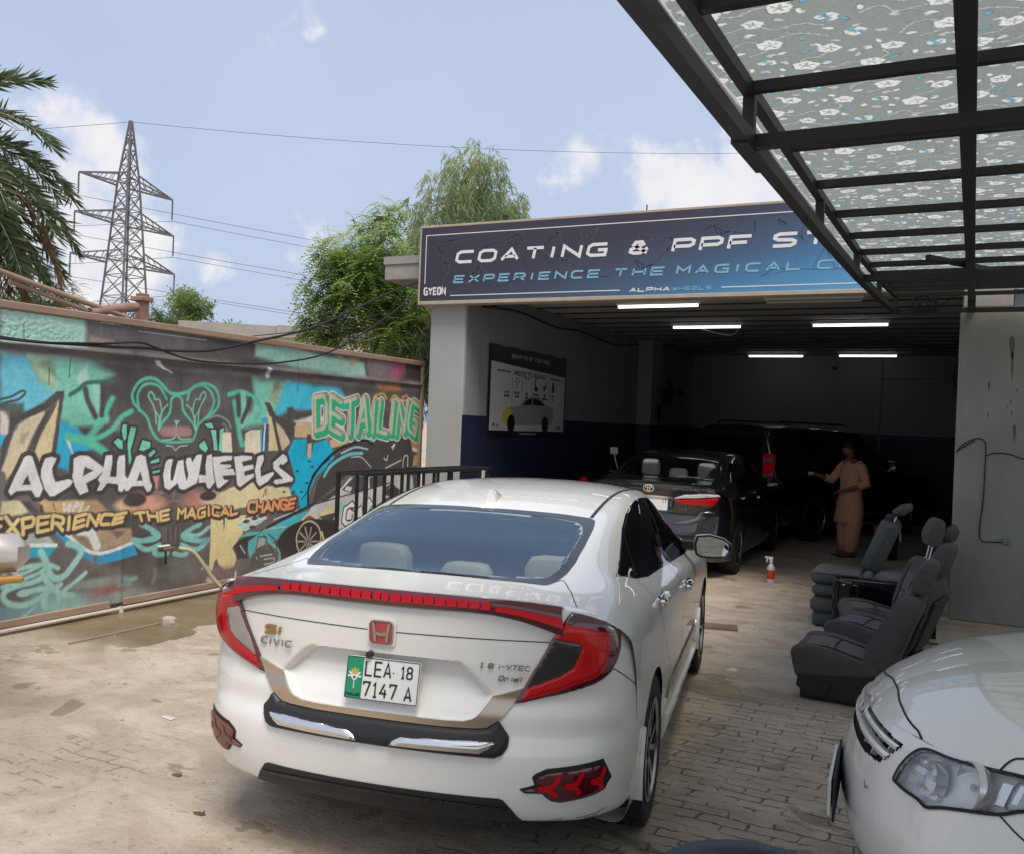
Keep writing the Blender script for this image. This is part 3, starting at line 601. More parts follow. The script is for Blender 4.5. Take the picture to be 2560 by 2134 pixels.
# ---------------------------------------------------------------- sign board
def build_sign():
    m = bpy.data.materials.new('sign_print'); m.use_nodes = True; nt = m.node_tree; N = nt.nodes.new; L = nt.links.new; b = nt.nodes['Principled BSDF']
    tc = N('ShaderNodeTexCoord'); s = N('ShaderNodeSeparateXYZ'); L(tc.outputs['Object'], s.inputs[0])
    def M(op, a, c):
        n = N('ShaderNodeMath'); n.operation = op; n.use_clamp = op == 'MULTIPLY_ADD'
        for i, x in enumerate((a, c)):
            if isinstance(x, (int, float)): n.inputs[i].default_value = x
            else: L(x, n.inputs[i])
        return n.outputs[0]
    # the printed colour runs from near-black violet at the top left to blue at the lower right
    g = M('SUBTRACT', M('MULTIPLY', s.outputs[0], .17), M('MULTIPLY', s.outputs[2], .62)); g = M('ADD', g, .02)
    r = N('ShaderNodeValToRGB'); L(g, r.inputs[0]); e = r.color_ramp.elements
    e[0].position = 0; e[0].color = (.040, .036, .052, 1); e[1].position = .22; e[1].color = (.048, .055, .088, 1)
    for p, c in ((.45, (.055, .105, .19, 1)), (.62, (.06, .19, .36, 1)), (.85, (.10, .30, .50, 1))): q = e.new(p); q.color = c
    L(r.outputs[0], b.inputs['Base Color']); b.inputs['Roughness'].default_value = .38
    pm('sign_white', (.72, .70, .70), .45); pm('sign_cyan', (.20, .42, .56), .45); pm('sign_edge', (.42, .36, .28), .6, noise=(5, .6, (.28, .24, .19))); pm('sign_net', (.10, .12, .165), .5)
    X0, X1, Z0, Z1 = -6.245, -.14, 3.205, 4.115; Y = 9.75
    t = empty('sign_board', (X0, Y, Z0)); tag(t, 'long navy and blue coating studio sign over the garage opening', 'sign')
    w, h = X1-X0, Z1-Z0
    k = MB(); k.box((0, .0, 0), (w, .16, h)); k.build('panel', m, t)
    k = MB(); k.bbox((-.02, -.012, -.045), (w+.02, .17, -.001), .004); k.bbox((-.02, .0, h+.001), (w+.02, .17, h+.03), .004); k.bbox((-.03, .002, -.04), (-.001, .17, h+.03), .004); k.build('frame', MAT['sign_edge'], t)
    def fr(off=.0): return ((-X0-6.245+6.245+X0+0, -off, 0), (1, 0, 0), (0, 0, 1))
    O = lambda x, z: (x-X0, z-Z0)
    F = ((0, -.002, 0), (1, 0, 0), (0, 0, 1))
    def shift(lines): return [[O(p[0], p[1]) for p in q] for q in lines]
    k = MB(); lw = .010
    k.strokes(shift([[(-.3, 4.022), (-6.175, 4.022), (-6.175, 3.42)], [(-5.80, 3.266), (-3.60, 3.266)], [(-2.45, 3.264), (-.3, 3.264)]]), lw, F, -.0015) if False else None
    FR = ((0, -.0005, 0), (1, 0, 0), (0, 0, 1))
    k.strokes(shift([[(-.3, 4.022), (-6.175, 4.022), (-6.175, 3.42)], [(-5.80, 3.266), (-3.60, 3.266)], [(-2.45, 3.264), (-.3, 3.264)]]), lw, FR, .0015)
    def word(s, x, z, hh, ww, pitch, wd, skew):
        out = []
        for i, ch in enumerate(s):
            if ch == ' ': continue
            q = NARROW.get(ch, 1.); out += text_lines(ch, hh, ww*q/NARROW.get(ch, 1.), 0, skew, x, z)[0]; x += (ww*q+pitch-ww)
        k.strokes(shift(out), wd, FR, .003)
    H = .122; sk = .22
    for s, x in (('COATING', -5.735), ('&', -3.515), ('P', -3.005), ('P', -2.70), ('F', -2.395), ('STUDIO', -1.93)): word(s, x, 3.673, H, .215, .312, .036, sk)
    word('ALPHA', -3.48, 3.246, .036, .070, .096, .012, .25); 
    k.build('sign_lettering', MAT['sign_white'], t)
    k = MB()
    word('EXPERIENCE', -5.755, 3.425, .076, .130, .206, .021, .22); word('THE', -3.67, 3.425, .076, .135, .215, .021, .22); word('MAGICAL', -2.95, 3.425, .076, .135, .210, .021, .22); word('CHANGE', -1.475, 3.425, .076, .135, .215, .021, .22)
    word('WHEELS', -2.99, 3.246, .034, .052, .074, .009, .25)
    k.build('sign_lettering', MAT['sign_cyan'], t)
    k = MB(); x = -6.185      # tall condensed maker's name in the corner
    for ch, ww in (('G', .042), ('Y', .05), ('E', .036), ('O', .042), ('N', .046)):
        k.strokes(shift(text_lines(ch, .082, ww, 0, .0, x+.008, 3.285)[0]), .019, FR, .003); x += ww+.0215
    k.build('corner_name', MAT['sign_white'], t)
    k = MB(); rr = random.Random(5); pts = []
    for i in range(95):
        pts.append((X0+.25+rr.random()*(w-.5), Z0+.12+rr.random()*(h-.24)))
    for i, p in enumerate(pts):
        d = sorted(pts, key=lambda q: (q[0]-p[0])**2+(q[1]-p[1])**2)[1:4]
        for q in d: k.strokes(shift([[p, q]]), .0028, FR, .0008)
        k.prism([(p[0]-X0+.008*math.cos(a*1.05), p[1]-Z0+.008*math.sin(a*1.05)) for a in range(6)], FR, .001)
    k.build('line_network', MAT['sign_net'], t)
    k = MB(); k.tube([(2.9, .08, h), (2.9, .08, h+.11)], .008, 6); k.build('rod', MAT['steel_black'], t)
    return t
build_sign()

# ---------------------------------------------------------------- poster on the inner wall
def build_poster():
    pm('poster_white', (.50, .50, .49), .4); pm('poster_black', (.010, .011, .016), .4); pm('poster_blue', (.03, .04, .16), .5); pm('poster_grey', (.26, .26, .28), .5); pm('poster_yellow', (.50, .45, .06), .5)
    t = empty('wall_poster', (-5.672, 10.58, 1.56), R(90)); tag(t, 'large coatings poster with a white car on the left inner wall', 'poster')
    W, Hh = 2.53, 1.20; F0 = ((0, 0, 0), (1, 0, 0), (0, 0, 1)); 
    def fr(o): return ((0, -o, 0), (1, 0, 0), (0, 0, 1))
    k = MB(); top = [(W*i/16, Hh+.012*math.sin(i*1.7)) for i in range(17)]; k.prism([(0, 0), (W, 0)]+top[::-1], fr(.0), .012); k.build('sheet', MAT['poster_black'], t)
    k = MB(); k.prism([(.05, .075), (W-.05, .075), (W-.05, Hh-.30), (.05, Hh-.22)], fr(.0125), .001); k.build('print_area', MAT['poster_white'], t)
    k = MB(); k.strokes(center_text('BENIFITS OF COATINGS', .045, .048, .022, W/2, Hh-.135), .009, fr(.0125), .001); k.strokes([[(.95, .035), (1.5, .035)]], .012, fr(.0125), .001); k.build('poster_lettering', MAT['poster_white'], t)
    k = MB(); k.strokes(center_text('PROTECTS AGAINST', .055, .052, .020, W/2, Hh-.37), .014, fr(.0137), .001)
    k.strokes([[(.22, Hh-.33), (.62, Hh-.335)], [(W-.62, Hh-.345), (W-.22, Hh-.36)]], .018, fr(.0137), .001)
    for x in (.68, .98, 1.3, 1.6, 1.9): k.strokes([[(x, .40), (x, Hh-.42)]], .006, fr(.0137), .001)
    for x, a, b_ in ((.52, 'UV AND', 'SUNSHINE'), (.83, 'WEATHER', 'STAINS'), (1.14, 'ACID', 'RAIN'), (1.45, 'INDUSTRIAL', 'POLLUTION'), (1.75, 'BIRD', 'DROPPING'), (2.04, 'TREE', 'SAP')):
        k.strokes(center_text(a, .032, .017, .007, x, .575), .007, fr(.0137), .001); k.strokes(center_text(b_, .032, .017, .007, x, .525), .007, fr(.0137), .001)
    def blob(pts, o=.0137, mi=0): k.prism(pts, fr(o), .001, mi)
    blob([(1.40, .64), (1.40, .80), (1.43, .80), (1.43, .71), (1.50, .71), (1.50, .64)]); k.strokes([[(1.41, .80), (1.43, .83), (1.47, .82)]], .014, fr(.0137), .001)
    blob([(2.0, .64), (2.04, .66), (2.08, .64), (2.09, .74), (2.05, .83), (2.01, .76)]); k.strokes([[(.76, .74), (.80, .79), (.86, .79), (.90, .74), (.76, .74)], [(.79, .72), (.78, .66)], [(.84, .72), (.83, .64)]], .009, fr(.0137), .001)
    k.build('poster_lettering', MAT['poster_black'], t)
    k = MB(); blob([(1.67, .72), (1.75, .74), (1.80, .80), (1.79, .73), (1.83, .70), (1.76, .69), (1.73, .63)]); blob([(1.06, .80), (1.10, .82), (1.14, .80), (1.10, .785)]); blob([(1.15, .80), (1.19, .82), (1.22, .80), (1.19, .785)]); k.build('icon', MAT['poster_blue'], t)
    k = MB(); body = [(.40, .20), (.42, .32), (.55, .38), (.95, .42), (1.12, .53), (1.35, .56), (1.62, .54), (1.86, .44), (2.05, .42), (2.10, .30), (2.06, .20), (1.95, .16), (.55, .14)]
    blob(body); k.build('printed_car', MAT['poster_grey'], t)
    k = MB(); blob([(.40, .20), (.42, .32), (.55, .38), (.66, .395), (.67, .28), (.55, .14)], .0148); k.build('printed_bonnet', MAT['poster_yellow'], t)
    k = MB(); blob([(1.02, .43), (1.15, .51), (1.32, .535), (1.32, .44)], .0148); blob([(1.36, .44), (1.36, .535), (1.58, .52), (1.78, .44)], .0148)
    k.build('printed_window', MAT['poster_black'], t); k = MB()
    for x in (.68, 1.80): blob([(x+.12*math.cos(R(a)), .17+.12*math.sin(R(a))) for a in range(0, 360, 24)], .0148)
    k.strokes([[(.12, .12), (.16, .16), (.2, .12)], [(.24, .12), (.3, .15)]], .02, fr(.0148), .001); k.strokes([[(2.20, .13), (2.26, .13)], [(2.30, .13), (2.36, .13)]], .035, fr(.0148), .001)
    k.build('printed_wheel', MAT['poster_black'], t)
build_poster()
# ---------------------------------------------------------------- painted mural: outlines in wall metres (along, up)
MURAL = [
('P',(150,188,172),((4.359,2.502),(5.088,2.468),(5.099,2.205),(4.371,2.182)),.05,1.0,0,(66,62,62),None),
('P',(168,205,190),((4.361,2.451),(4.599,2.475),(5.082,2.395),(5.084,2.332),(4.364,2.371)),.04,.8,0,(66,62,62),None),
('P',(176,150,135),((5.132,2.305),(5.374,2.288),(5.376,2.247),(5.116,2.239)),.03,.5,0,(66,62,62),None),
('P',(140,180,165),((7.066,2.439),(7.773,2.426),(8.885,2.368),(8.953,2.202),(7.785,2.221),(7.047,2.284)),.05,1.0,0,(66,62,62),None),
('P',(150,130,135),((8.957,2.43),(9.608,2.423),(9.622,2.221),(8.991,2.205)),.05,.5,0,(66,62,62),None),
('P',(150,80,100),((9.481,2.425),(9.781,2.436),(9.707,2.238),(9.453,2.222)),.04,.8,0,(66,62,62),None),
('P',(60,54,54),((9.781,2.436),(10.332,2.428),(10.346,2.227),(9.795,2.231)),.04,1.0,0,(66,62,62),None),
('P',(165,140,105),((8.299,2.452),(8.511,2.426),(8.445,2.356)),.03,.7,0,(66,62,62),None),
('P',(165,140,105),((8.584,2.411),(8.806,2.418),(8.665,2.295)),.03,.7,0,(66,62,62),None),
('P',(110,188,208),((4.375,2.098),(4.595,2.089),(4.694,1.914),(4.872,1.839),(4.81,1.778),(4.613,1.666),(4.39,1.7)),.05,1.0,0,(66,62,62),None),
('P',(125,190,168),((4.595,2.089),(5.128,2.096),(5.381,2.001),(5.189,1.899),(5.316,1.641),(5.014,1.582),(4.882,1.594),(4.858,1.78),(4.71,1.908)),.07,1.0,0,(66,62,62),None),
('P',(176,190,150),((4.595,2.089),(4.766,2.068),(4.869,1.896),(4.838,1.866),(4.709,1.929)),.06,.8,0,(66,62,62),None),
('P',(96,100,86),((4.689,2.04),(4.781,2.083),(4.867,1.939),(4.902,1.898),(4.802,1.964)),.05,.6,0,(66,62,62),None),
('P',(190,215,205),((5.015,1.948),(5.112,2.073),(5.136,1.911),(5.051,1.899)),.02,.9,0,(66,62,62),None),
('P',(72,160,195),((4.873,1.608),(5.032,1.575),(5.203,1.391),(5.008,1.348),(4.976,1.217),(4.881,1.241),(4.852,1.357)),.03,1.0,0,(66,62,62),None),
('P',(125,190,168),((7.029,2.074),(7.563,2.059),(7.487,1.893),(7.307,1.624),(6.991,1.582),(6.85,1.615),(7.034,1.746),(7.064,1.912)),.07,1.0,0,(66,62,62),None),
('P',(84,180,208),((7.548,2.064),(8.464,2.052),(8.617,1.905),(8.135,1.801),(7.596,1.764),(7.391,1.698),(7.453,1.899)),.05,1.0,0,(66,62,62),None),
('P',(150,165,130),((7.338,2.056),(7.481,2.007),(7.434,1.834),(7.268,1.837)),.06,.8,0,(66,62,62),None),
('P',(96,100,86),((7.379,2.068),(7.481,2.007),(7.331,1.943)),.04,.6,0,(66,62,62),None),
('P',(214,194,150),((4.874,1.774),(4.816,1.643),(4.728,1.485),(4.679,1.366),(4.728,1.287),(4.828,1.343),(4.853,1.522),(4.879,1.666)),.01,1.0,0,(66,62,62),None),
('P',(205,190,160),((4.805,1.7),(4.694,1.548),(4.617,1.38),(4.453,1.211),(4.416,1.232),(4.507,1.518),(4.541,1.574),(4.652,1.646)),.015,1.0,0,(66,62,62),None),
('P',(214,194,150),((4.622,1.45),(4.609,1.38),(4.453,1.211),(4.455,1.163),(4.533,1.243),(4.595,1.352)),.02,1.0,0,(66,62,62),None),
('P',(130,112,92),((4.552,1.498),(4.626,1.519),(4.6,1.422),(4.561,1.45)),.03,.7,0,(66,62,62),None),
('P',(215,205,190),((4.392,1.666),(4.471,1.682),(4.456,1.497),(4.399,1.497)),.02,1.0,0,(66,62,62),None),
('P',(74,170,205),((4.399,1.497),(4.435,1.494),(4.403,1.395)),.015,1.0,0,(66,62,62),None),
('P',(74,71,70),((4.92,1.855),(4.856,1.838),(4.748,1.74),(4.612,1.673),(4.473,1.614),(4.47,1.518),(4.403,1.395),(4.409,1.232),(4.506,1.546),(4.563,1.602),(4.766,1.684),(4.874,1.774),(4.922,1.812)),.012,1.0,0,(66,62,62),None),
('P',(74,71,70),((4.766,1.684),(4.709,1.556),(4.624,1.38),(4.682,1.372),(4.734,1.514),(4.821,1.707)),.012,1.0,0,(66,62,62),None),
('P',(74,71,70),((4.874,1.781),(4.853,1.522),(4.824,1.35),(4.87,1.349),(4.897,1.631),(4.924,1.848)),.012,1.0,0,(66,62,62),None),
('L',(74,71,70),((4.388,1.754),(4.474,1.778),(4.554,1.823),(4.584,1.81),(4.534,1.76),(4.447,1.736),(4.39,1.706)),.018,.006,1.0,0,(66,62,62)),
('P',(74,71,70),((4.389,1.734),(4.573,1.727),(4.575,1.658),(4.482,1.586),(4.391,1.693)),.03,.8,0,(66,62,62),None),
('P',(225,230,225),((4.94,1.479),(4.969,1.487),(5.025,1.348),(5.008,1.341)),.01,1.0,0,(66,62,62),None),
('P',(214,194,150),((7.273,1.744),(7.345,1.681),(7.462,1.351),(7.295,1.352),(7.272,1.53)),.01,1.0,0,(66,62,62),None),
('P',(205,180,150),((7.36,1.671),(7.578,1.552),(7.643,1.436),(7.519,1.341),(7.44,1.484)),.02,1.0,0,(66,62,62),None),
('P',(74,71,70),((7.228,1.836),(7.295,1.838),(7.385,1.719),(7.587,1.648),(7.652,1.533),(7.642,1.456),(7.519,1.589),(7.303,1.708)),.012,1.0,0,(66,62,62),None),
('P',(74,71,70),((7.332,1.68),(7.387,1.682),(7.518,1.35),(7.462,1.351)),.01,1.0,0,(66,62,62),None),
('P',(70,80,100),((7.253,1.623),(7.294,1.623),(7.309,1.352),(7.241,1.353)),.015,1.0,0,(66,62,62),None),
('L',(225,230,235),((7.24,1.622),(7.234,1.353)),.02,.006,1.0,0,(66,62,62)),
('L',(74,170,205),((7.189,1.566),(7.195,1.344)),.03,.006,1.0,0,(66,62,62)),
('B',(75,160,200),(7.231,1.659),.055,.03,.1,1.0),
('P',(74,71,70),((7.563,1.803),(7.654,1.806),(7.719,1.757),(8.069,1.789),(8.072,1.736),(7.754,1.687),(7.684,1.563),(7.573,1.632)),.02,1.0,0,(66,62,62),None),
('P',(214,194,150),((7.725,1.645),(8.561,1.65),(8.586,1.529),(7.957,1.483),(7.703,1.492)),.02,1.0,0,(66,62,62),None),
('P',(215,205,190),((7.662,1.664),(8.04,1.735),(8.555,1.738),(8.524,1.66),(7.726,1.635)),.03,1.0,0,(66,62,62),None),
('L',(95,180,150),((5.603,1.766),(5.58,1.843),(5.633,1.94),(5.738,1.994),(5.85,1.977),(5.978,1.886),(6.085,1.871),(6.191,1.897),(6.299,1.961),(6.411,1.984),(6.529,1.948),(6.587,1.855),(6.563,1.75),(6.428,1.659)),.03,.014,1.0,0,(66,62,62)),
('L',(95,180,150),((5.664,1.705),(5.638,1.83),(5.683,1.919),(5.771,1.948),(5.873,1.921),(5.96,1.82)),.024,.012,1.0,0,(66,62,62)),
('L',(95,180,150),((6.195,1.821),(6.234,1.924),(6.367,1.965),(6.472,1.919),(6.524,1.826),(6.494,1.73),(6.428,1.659)),.024,.012,1.0,0,(66,62,62)),
('L',(95,180,150),((6.013,1.822),(6.064,1.857),(6.13,1.827),(6.157,1.72),(6.26,1.622),(6.32,1.555)),.024,.012,1.0,0,(66,62,62)),
('L',(95,180,150),((6.013,1.822),(5.998,1.699),(5.918,1.615),(5.881,1.55)),.024,.012,1.0,0,(66,62,62)),
('L',(95,180,150),((5.603,1.766),(5.683,1.706),(5.755,1.644),(5.789,1.565),(5.864,1.469),(6.0,1.441),(6.17,1.445),(6.28,1.462),(6.34,1.589),(6.428,1.659),(6.54,1.731)),.024,.012,1.0,0,(66,62,62)),
('L',(125,185,160),((5.868,1.816),(5.817,1.814),(5.816,1.838),(5.774,1.876),(5.756,1.835),(5.821,1.734),(5.848,1.598)),.016,.007,1.0,0,(66,62,62)),
('L',(125,185,160),((5.973,1.772),(5.923,1.729),(5.896,1.663),(5.881,1.55)),.016,.007,1.0,0,(66,62,62)),
('L',(125,185,160),((5.879,1.8),(5.903,1.712),(5.885,1.663)),.016,.007,1.0,0,(66,62,62)),
('L',(125,185,160),((5.832,1.71),(5.876,1.647),(5.87,1.55)),.016,.007,1.0,0,(66,62,62)),
('L',(125,185,160),((6.294,1.834),(6.35,1.836),(6.349,1.862),(6.392,1.906),(6.417,1.865),(6.355,1.751),(6.339,1.606)),.016,.007,1.0,0,(66,62,62)),
('L',(125,185,160),((6.186,1.779),(6.243,1.739),(6.28,1.673),(6.308,1.555)),.016,.007,1.0,0,(66,62,62)),
('L',(125,185,160),((6.284,1.817),(6.266,1.723),(6.291,1.673)),.016,.007,1.0,0,(66,62,62)),
('L',(125,185,160),((6.345,1.726),(6.303,1.657),(6.32,1.555)),.016,.007,1.0,0,(66,62,62)),
('L',(125,185,160),((6.076,1.61),(6.081,1.519),(6.04,1.469),(5.936,1.461)),.016,.007,1.0,0,(66,62,62)),
('L',(125,185,160),((6.081,1.519),(6.137,1.47),(6.257,1.47)),.016,.007,1.0,0,(66,62,62)),
('P',(125,200,170),((6.043,1.634),(6.118,1.636),(6.083,1.585)),.008,1.0,0,(66,62,62),None),
('L',(160,190,180),((5.97,1.412),(6.044,1.403),(6.083,1.37),(6.129,1.403),(6.216,1.411)),.012,.006,1.0,0,(66,62,62)),
('B',(160,126,126),(5.959,1.534),.07,.045,.4,.9),
('B',(160,126,126),(6.037,1.535),.07,.045,.4,.9),
('B',(160,126,126),(6.123,1.536),.07,.045,.4,.9),
('B',(160,126,126),(6.199,1.537),.07,.045,.4,.9),
('L',(95,180,150),((4.969,1.487),(5.07,1.465),(5.156,1.451),(5.319,1.36)),.07,.03,1.0,0,(66,62,62)),
('L',(95,180,150),((5.156,1.465),(5.23,1.556),(5.262,1.639),(5.227,1.826)),.06,.03,1.0,0,(66,62,62)),
('L',(150,205,185),((5.215,1.901),(5.238,1.789),(5.258,1.639)),.09,.03,1.0,0,(66,62,62)),
('L',(130,200,175),((5.054,1.833),(5.135,1.733),(5.218,1.638)),.12,.03,1.0,0,(66,62,62)),
('L',(120,190,165),((5.013,1.611),(5.184,1.615),(5.307,1.633)),.09,.04,1.0,0,(66,62,62)),
('L',(95,180,150),((5.381,1.803),(5.314,1.678),(5.273,1.587)),.05,.03,1.0,0,(66,62,62)),
('L',(95,180,150),((5.148,1.451),(5.278,1.489),(5.401,1.558),(5.471,1.644),(5.582,1.702)),.045,.02,1.0,0,(66,62,62)),
('L',(60,96,80),((4.971,1.814),(5.053,1.862),(5.136,1.919),(5.384,1.94)),.035,.02,1.0,0,(66,62,62)),
('L',(74,71,70),((5.112,1.865),(5.143,1.763),(5.218,1.646)),.05,.02,1.0,0,(66,62,62)),
('L',(74,71,70),((5.277,1.904),(5.284,1.753),(5.279,1.662)),.05,.02,1.0,0,(66,62,62)),
('L',(95,180,150),((6.724,1.896),(6.896,1.931),(7.066,1.875),(7.178,1.769),(7.091,1.656)),.045,.02,1.0,0,(66,62,62)),
('L',(130,200,175),((6.91,1.905),(6.931,1.743),(6.913,1.617)),.08,.03,1.0,0,(66,62,62)),
('L',(74,71,70),((7.015,1.864),(6.97,1.744),(6.912,1.635)),.05,.02,1.0,0,(66,62,62)),
('L',(95,180,150),((6.801,1.828),(6.847,1.669),(6.91,1.436),(6.974,1.436)),.06,.03,1.0,0,(66,62,62)),
('L',(74,71,70),((6.848,1.884),(6.87,1.706)),.06,.03,1.0,0,(66,62,62)),
('P',(150,195,185),((5.408,1.604),(5.49,1.637),(5.495,1.529),(5.402,1.535)),.03,.4,0,(66,62,62),None),
('P',(150,165,165),((6.665,1.621),(6.742,1.543),(6.622,1.533)),.03,.6,0,(66,62,62),None),
('L',(150,170,170),((6.462,1.66),(6.578,1.689),(6.712,1.648),(6.765,1.578)),.02,.012,.7,0,(66,62,62)),
('P',(118,196,165),((5.492,1.591),(5.539,1.591),(5.54,1.482),(5.517,1.451),(5.485,1.544)),.006,1,.018,(50,48,48),None),
('P',(118,196,165),((5.578,1.569),(5.636,1.569),(5.629,1.522),(5.588,1.373),(5.601,1.294),(5.576,1.201),(5.552,1.412)),.006,1,.018,(50,48,48),None),
('P',(118,196,165),((5.406,1.443),(5.451,1.474),(5.499,1.451),(5.507,1.381),(5.464,1.389)),.006,1,.018,(50,48,48),None),
('P',(118,196,165),((5.675,1.372),(5.71,1.459),(5.79,1.444),(5.792,1.395),(5.724,1.364)),.006,1,.018,(50,48,48),None),
('P',(118,196,165),((5.775,1.34),(5.833,1.379),(5.854,1.355),(5.796,1.307)),.006,1,.018,(50,48,48),None),
('P',(118,196,165),((5.798,1.275),(5.898,1.306),(5.9,1.265),(5.809,1.251)),.006,1,.018,(50,48,48),None),
('P',(118,196,165),((5.822,1.186),(5.913,1.2),(5.909,1.176),(5.833,1.162)),.006,1,.018,(50,48,48),None),
('P',(130,200,172),((6.36,1.419),(6.426,1.462),(6.477,1.385),(6.444,1.342),(6.373,1.385)),.008,1,.016,(50,48,48),None),
('P',(130,200,172),((6.503,1.557),(6.573,1.558),(6.601,1.367),(6.559,1.367)),.008,1,.016,(50,48,48),None),
('P',(130,200,172),((6.621,1.559),(6.668,1.577),(6.668,1.348),(6.619,1.366)),.008,1,.016,(50,48,48),None),
('P',(130,200,172),((6.431,1.608),(6.511,1.618),(6.537,1.575),(6.455,1.583)),.008,1,.016,(50,48,48),None),
('P',(205,150,130),((5.834,1.146),(5.905,1.143),(5.89,1.03),(5.858,1.064)),.02,.9,0,(66,62,62),None),
('P',(226,214,186),((6.653,1.507),(6.67,1.533),(6.767,1.534),(6.793,1.338),(6.662,1.34)),.004,1.0,0,(66,62,62),None),
('P',(226,214,186),((6.962,1.527),(7.044,1.564),(7.176,1.566),(7.192,1.316),(6.96,1.337)),.004,1.0,0,(66,62,62),None),
('P',(222,206,160),((6.652,.962),(7.008,1.045),(7.343,.995),(7.641,.968),(7.69,.874),(7.021,.799),(6.567,.757),(6.586,.861)),.012,1.0,0,(66,62,62),None),
('P',(222,204,150),((6.539,.72),(7.017,.717),(6.971,.53),(6.845,.408),(6.917,.298),(6.877,.216),(6.749,.2),(6.671,.271),(6.647,.328),(6.617,.301),(6.591,.204),(6.55,.202),(6.555,.506)),.004,1.0,0,(66,62,62),None),
('P',(74,71,70),((6.705,.731),(6.731,.729),(6.725,.544)),.004,1.0,0,(66,62,62),None),
('P',(216,214,200),((6.898,.647),(6.974,.68),(7.271,.716),(7.334,.662),(7.116,.581),(7.003,.559),(6.923,.605)),.01,1.0,0,(66,62,62),None),
('B',(150,200,200),(6.944,.627),.05,.018,.2,1.0),
('B',(70,72,74),(7.021,.653),.05,.018,.2,1.0),
('B',(150,200,200),(7.079,.616),.05,.018,.2,1.0),
('B',(70,72,74),(7.145,.676),.05,.018,.2,1.0),
('B',(150,200,200),(7.206,.631),.05,.018,.2,1.0),
('B',(70,72,74),(7.237,.693),.05,.018,.2,1.0),
('B',(150,200,200),(7.001,.591),.05,.018,.2,1.0),
('B',(70,72,74),(7.115,.589),.05,.018,.2,1.0),
('P',(214,200,160),((4.418,1.007),(4.58,.998),(4.667,.902),(4.51,.892),(4.422,.905)),.02,1.0,0,(66,62,62),None),
('P',(200,170,120),((4.702,.991),(5.126,.967),(5.368,.869),(5.012,.871),(4.776,.894)),.02,1.0,0,(66,62,62),None),
('P',(170,140,110),((5.126,.967),(5.266,.959),(5.387,.868),(5.217,.872)),.03,1.0,0,(66,62,62),None),
('P',(74,71,70),((4.58,.998),(4.663,.993),(4.737,.897),(4.667,.895)),.012,1.0,0,(66,62,62),None),
('P',(74,71,70),((4.702,.991),(4.766,.945),(4.784,.894),(4.737,.897),(4.742,.946)),.012,1.0,0,(66,62,62),None),
('L',(225,225,225),((4.95,.955),(4.961,.896),(5.009,.944),(5.002,.894)),.02,.006,1.0,0,(66,62,62)),
('L',(225,225,225),((5.036,.891),(5.067,.956),(5.093,.932),(5.043,.92)),.02,.006,1.0,0,(66,62,62)),
('L',(225,225,225),((5.127,.952),(5.104,.879)),.018,.006,1.0,0,(66,62,62)),
('L',(225,225,225),((5.189,.919),(5.156,.868)),.018,.006,1.0,0,(66,62,62)),
('L',(150,90,90),((4.852,.968),(4.879,.902)),.012,.006,1.0,0,(66,62,62)),
('B',(200,150,125),(5.736,.893),.22,.07,.8,1.0),
('B',(205,185,150),(5.562,.903),.12,.05,.8,1.0),
('B',(60,56,56),(5.637,.93),.11,.045,.3,1.0),
('B',(205,150,130),(5.721,.912),.2,.08,.8,.9),
('B',(66,62,62),(5.651,.947),.12,.06,.3,1.0),
('B',(190,130,115),(6.375,.899),.2,.09,.8,.8),
('B',(200,180,150),(6.56,.897),.15,.08,.8,1.0),
('B',(66,62,62),(6.5,.935),.11,.045,.25,1.0),
('L',(150,112,108),((5.856,1.001),(5.948,.996),(5.879,.951),(5.952,.923),(5.87,.919)),.014,.01,.9,0,(66,62,62)),
('L',(150,112,108),((6.226,.983),(6.326,.986),(6.25,.939),(6.341,.918)),.014,.01,.9,0,(66,62,62)),
('L',(150,112,108),((5.975,.88),(6.078,.915),(6.199,.875),(6.157,.844)),.014,.01,.9,0,(66,62,62)),
('L',(150,112,108),((6.075,.99),(6.077,.94)),.014,.01,.9,0,(66,62,62)),
('P',(165,172,162),((4.561,.729),(4.79,.751),(4.89,.641),(4.601,.663)),.012,1.0,0,(66,62,62),None),
('P',(70,150,178),((4.609,.648),(4.899,.619),(4.831,.536),(4.658,.555)),.008,1.0,0,(66,62,62),None),
('L',(225,232,230),((4.609,.656),(4.895,.628)),.03,.006,1.0,0,(66,62,62)),
('P',(160,140,116),((4.969,.714),(5.136,.736),(5.619,.703),(5.644,.583),(5.276,.528)),.015,1.0,0,(66,62,62),None),
('P',(96,84,78),((5.053,.684),(5.137,.714),(5.23,.57)),.05,.7,0,(66,62,62),None),
('P',(100,76,80),((5.364,.755),(5.44,.695),(5.553,.678),(5.48,.637)),.02,.7,0,(66,62,62),None),
('P',(70,140,182),((4.878,.736),(4.918,.754),(4.986,.705),(5.272,.513),(5.644,.567),(5.697,.467),(5.316,.421),(5.262,.439),(5.128,.521),(4.921,.682)),.008,1.0,0,(66,62,62),None),
('P',(82,92,100),((5.259,.507),(5.286,.504),(5.285,.428),(5.262,.439)),.008,1.0,0,(66,62,62),None),
('L',(226,232,228),((4.918,.747),(4.986,.708),(5.272,.522),(5.644,.574)),.03,.006,1.0,0,(66,62,62)),
('L',(222,230,225),((5.102,.724),(5.207,.7),(5.254,.636),(5.283,.58)),.075,.02,1.0,0,(66,62,62)),
('P',(112,160,142),((4.599,.162),(4.767,.348),(4.92,.327),(4.942,.178),(4.816,.126),(4.618,.068)),.1,.8,0,(66,62,62),None),
('B',(120,176,166),(4.988,.076),.42,.16,.25,.95),
('B',(150,200,188),(4.995,.112),.25,.07,.6,.7),
('B',(106,140,152),(4.469,.094),.35,.13,.4,.8),
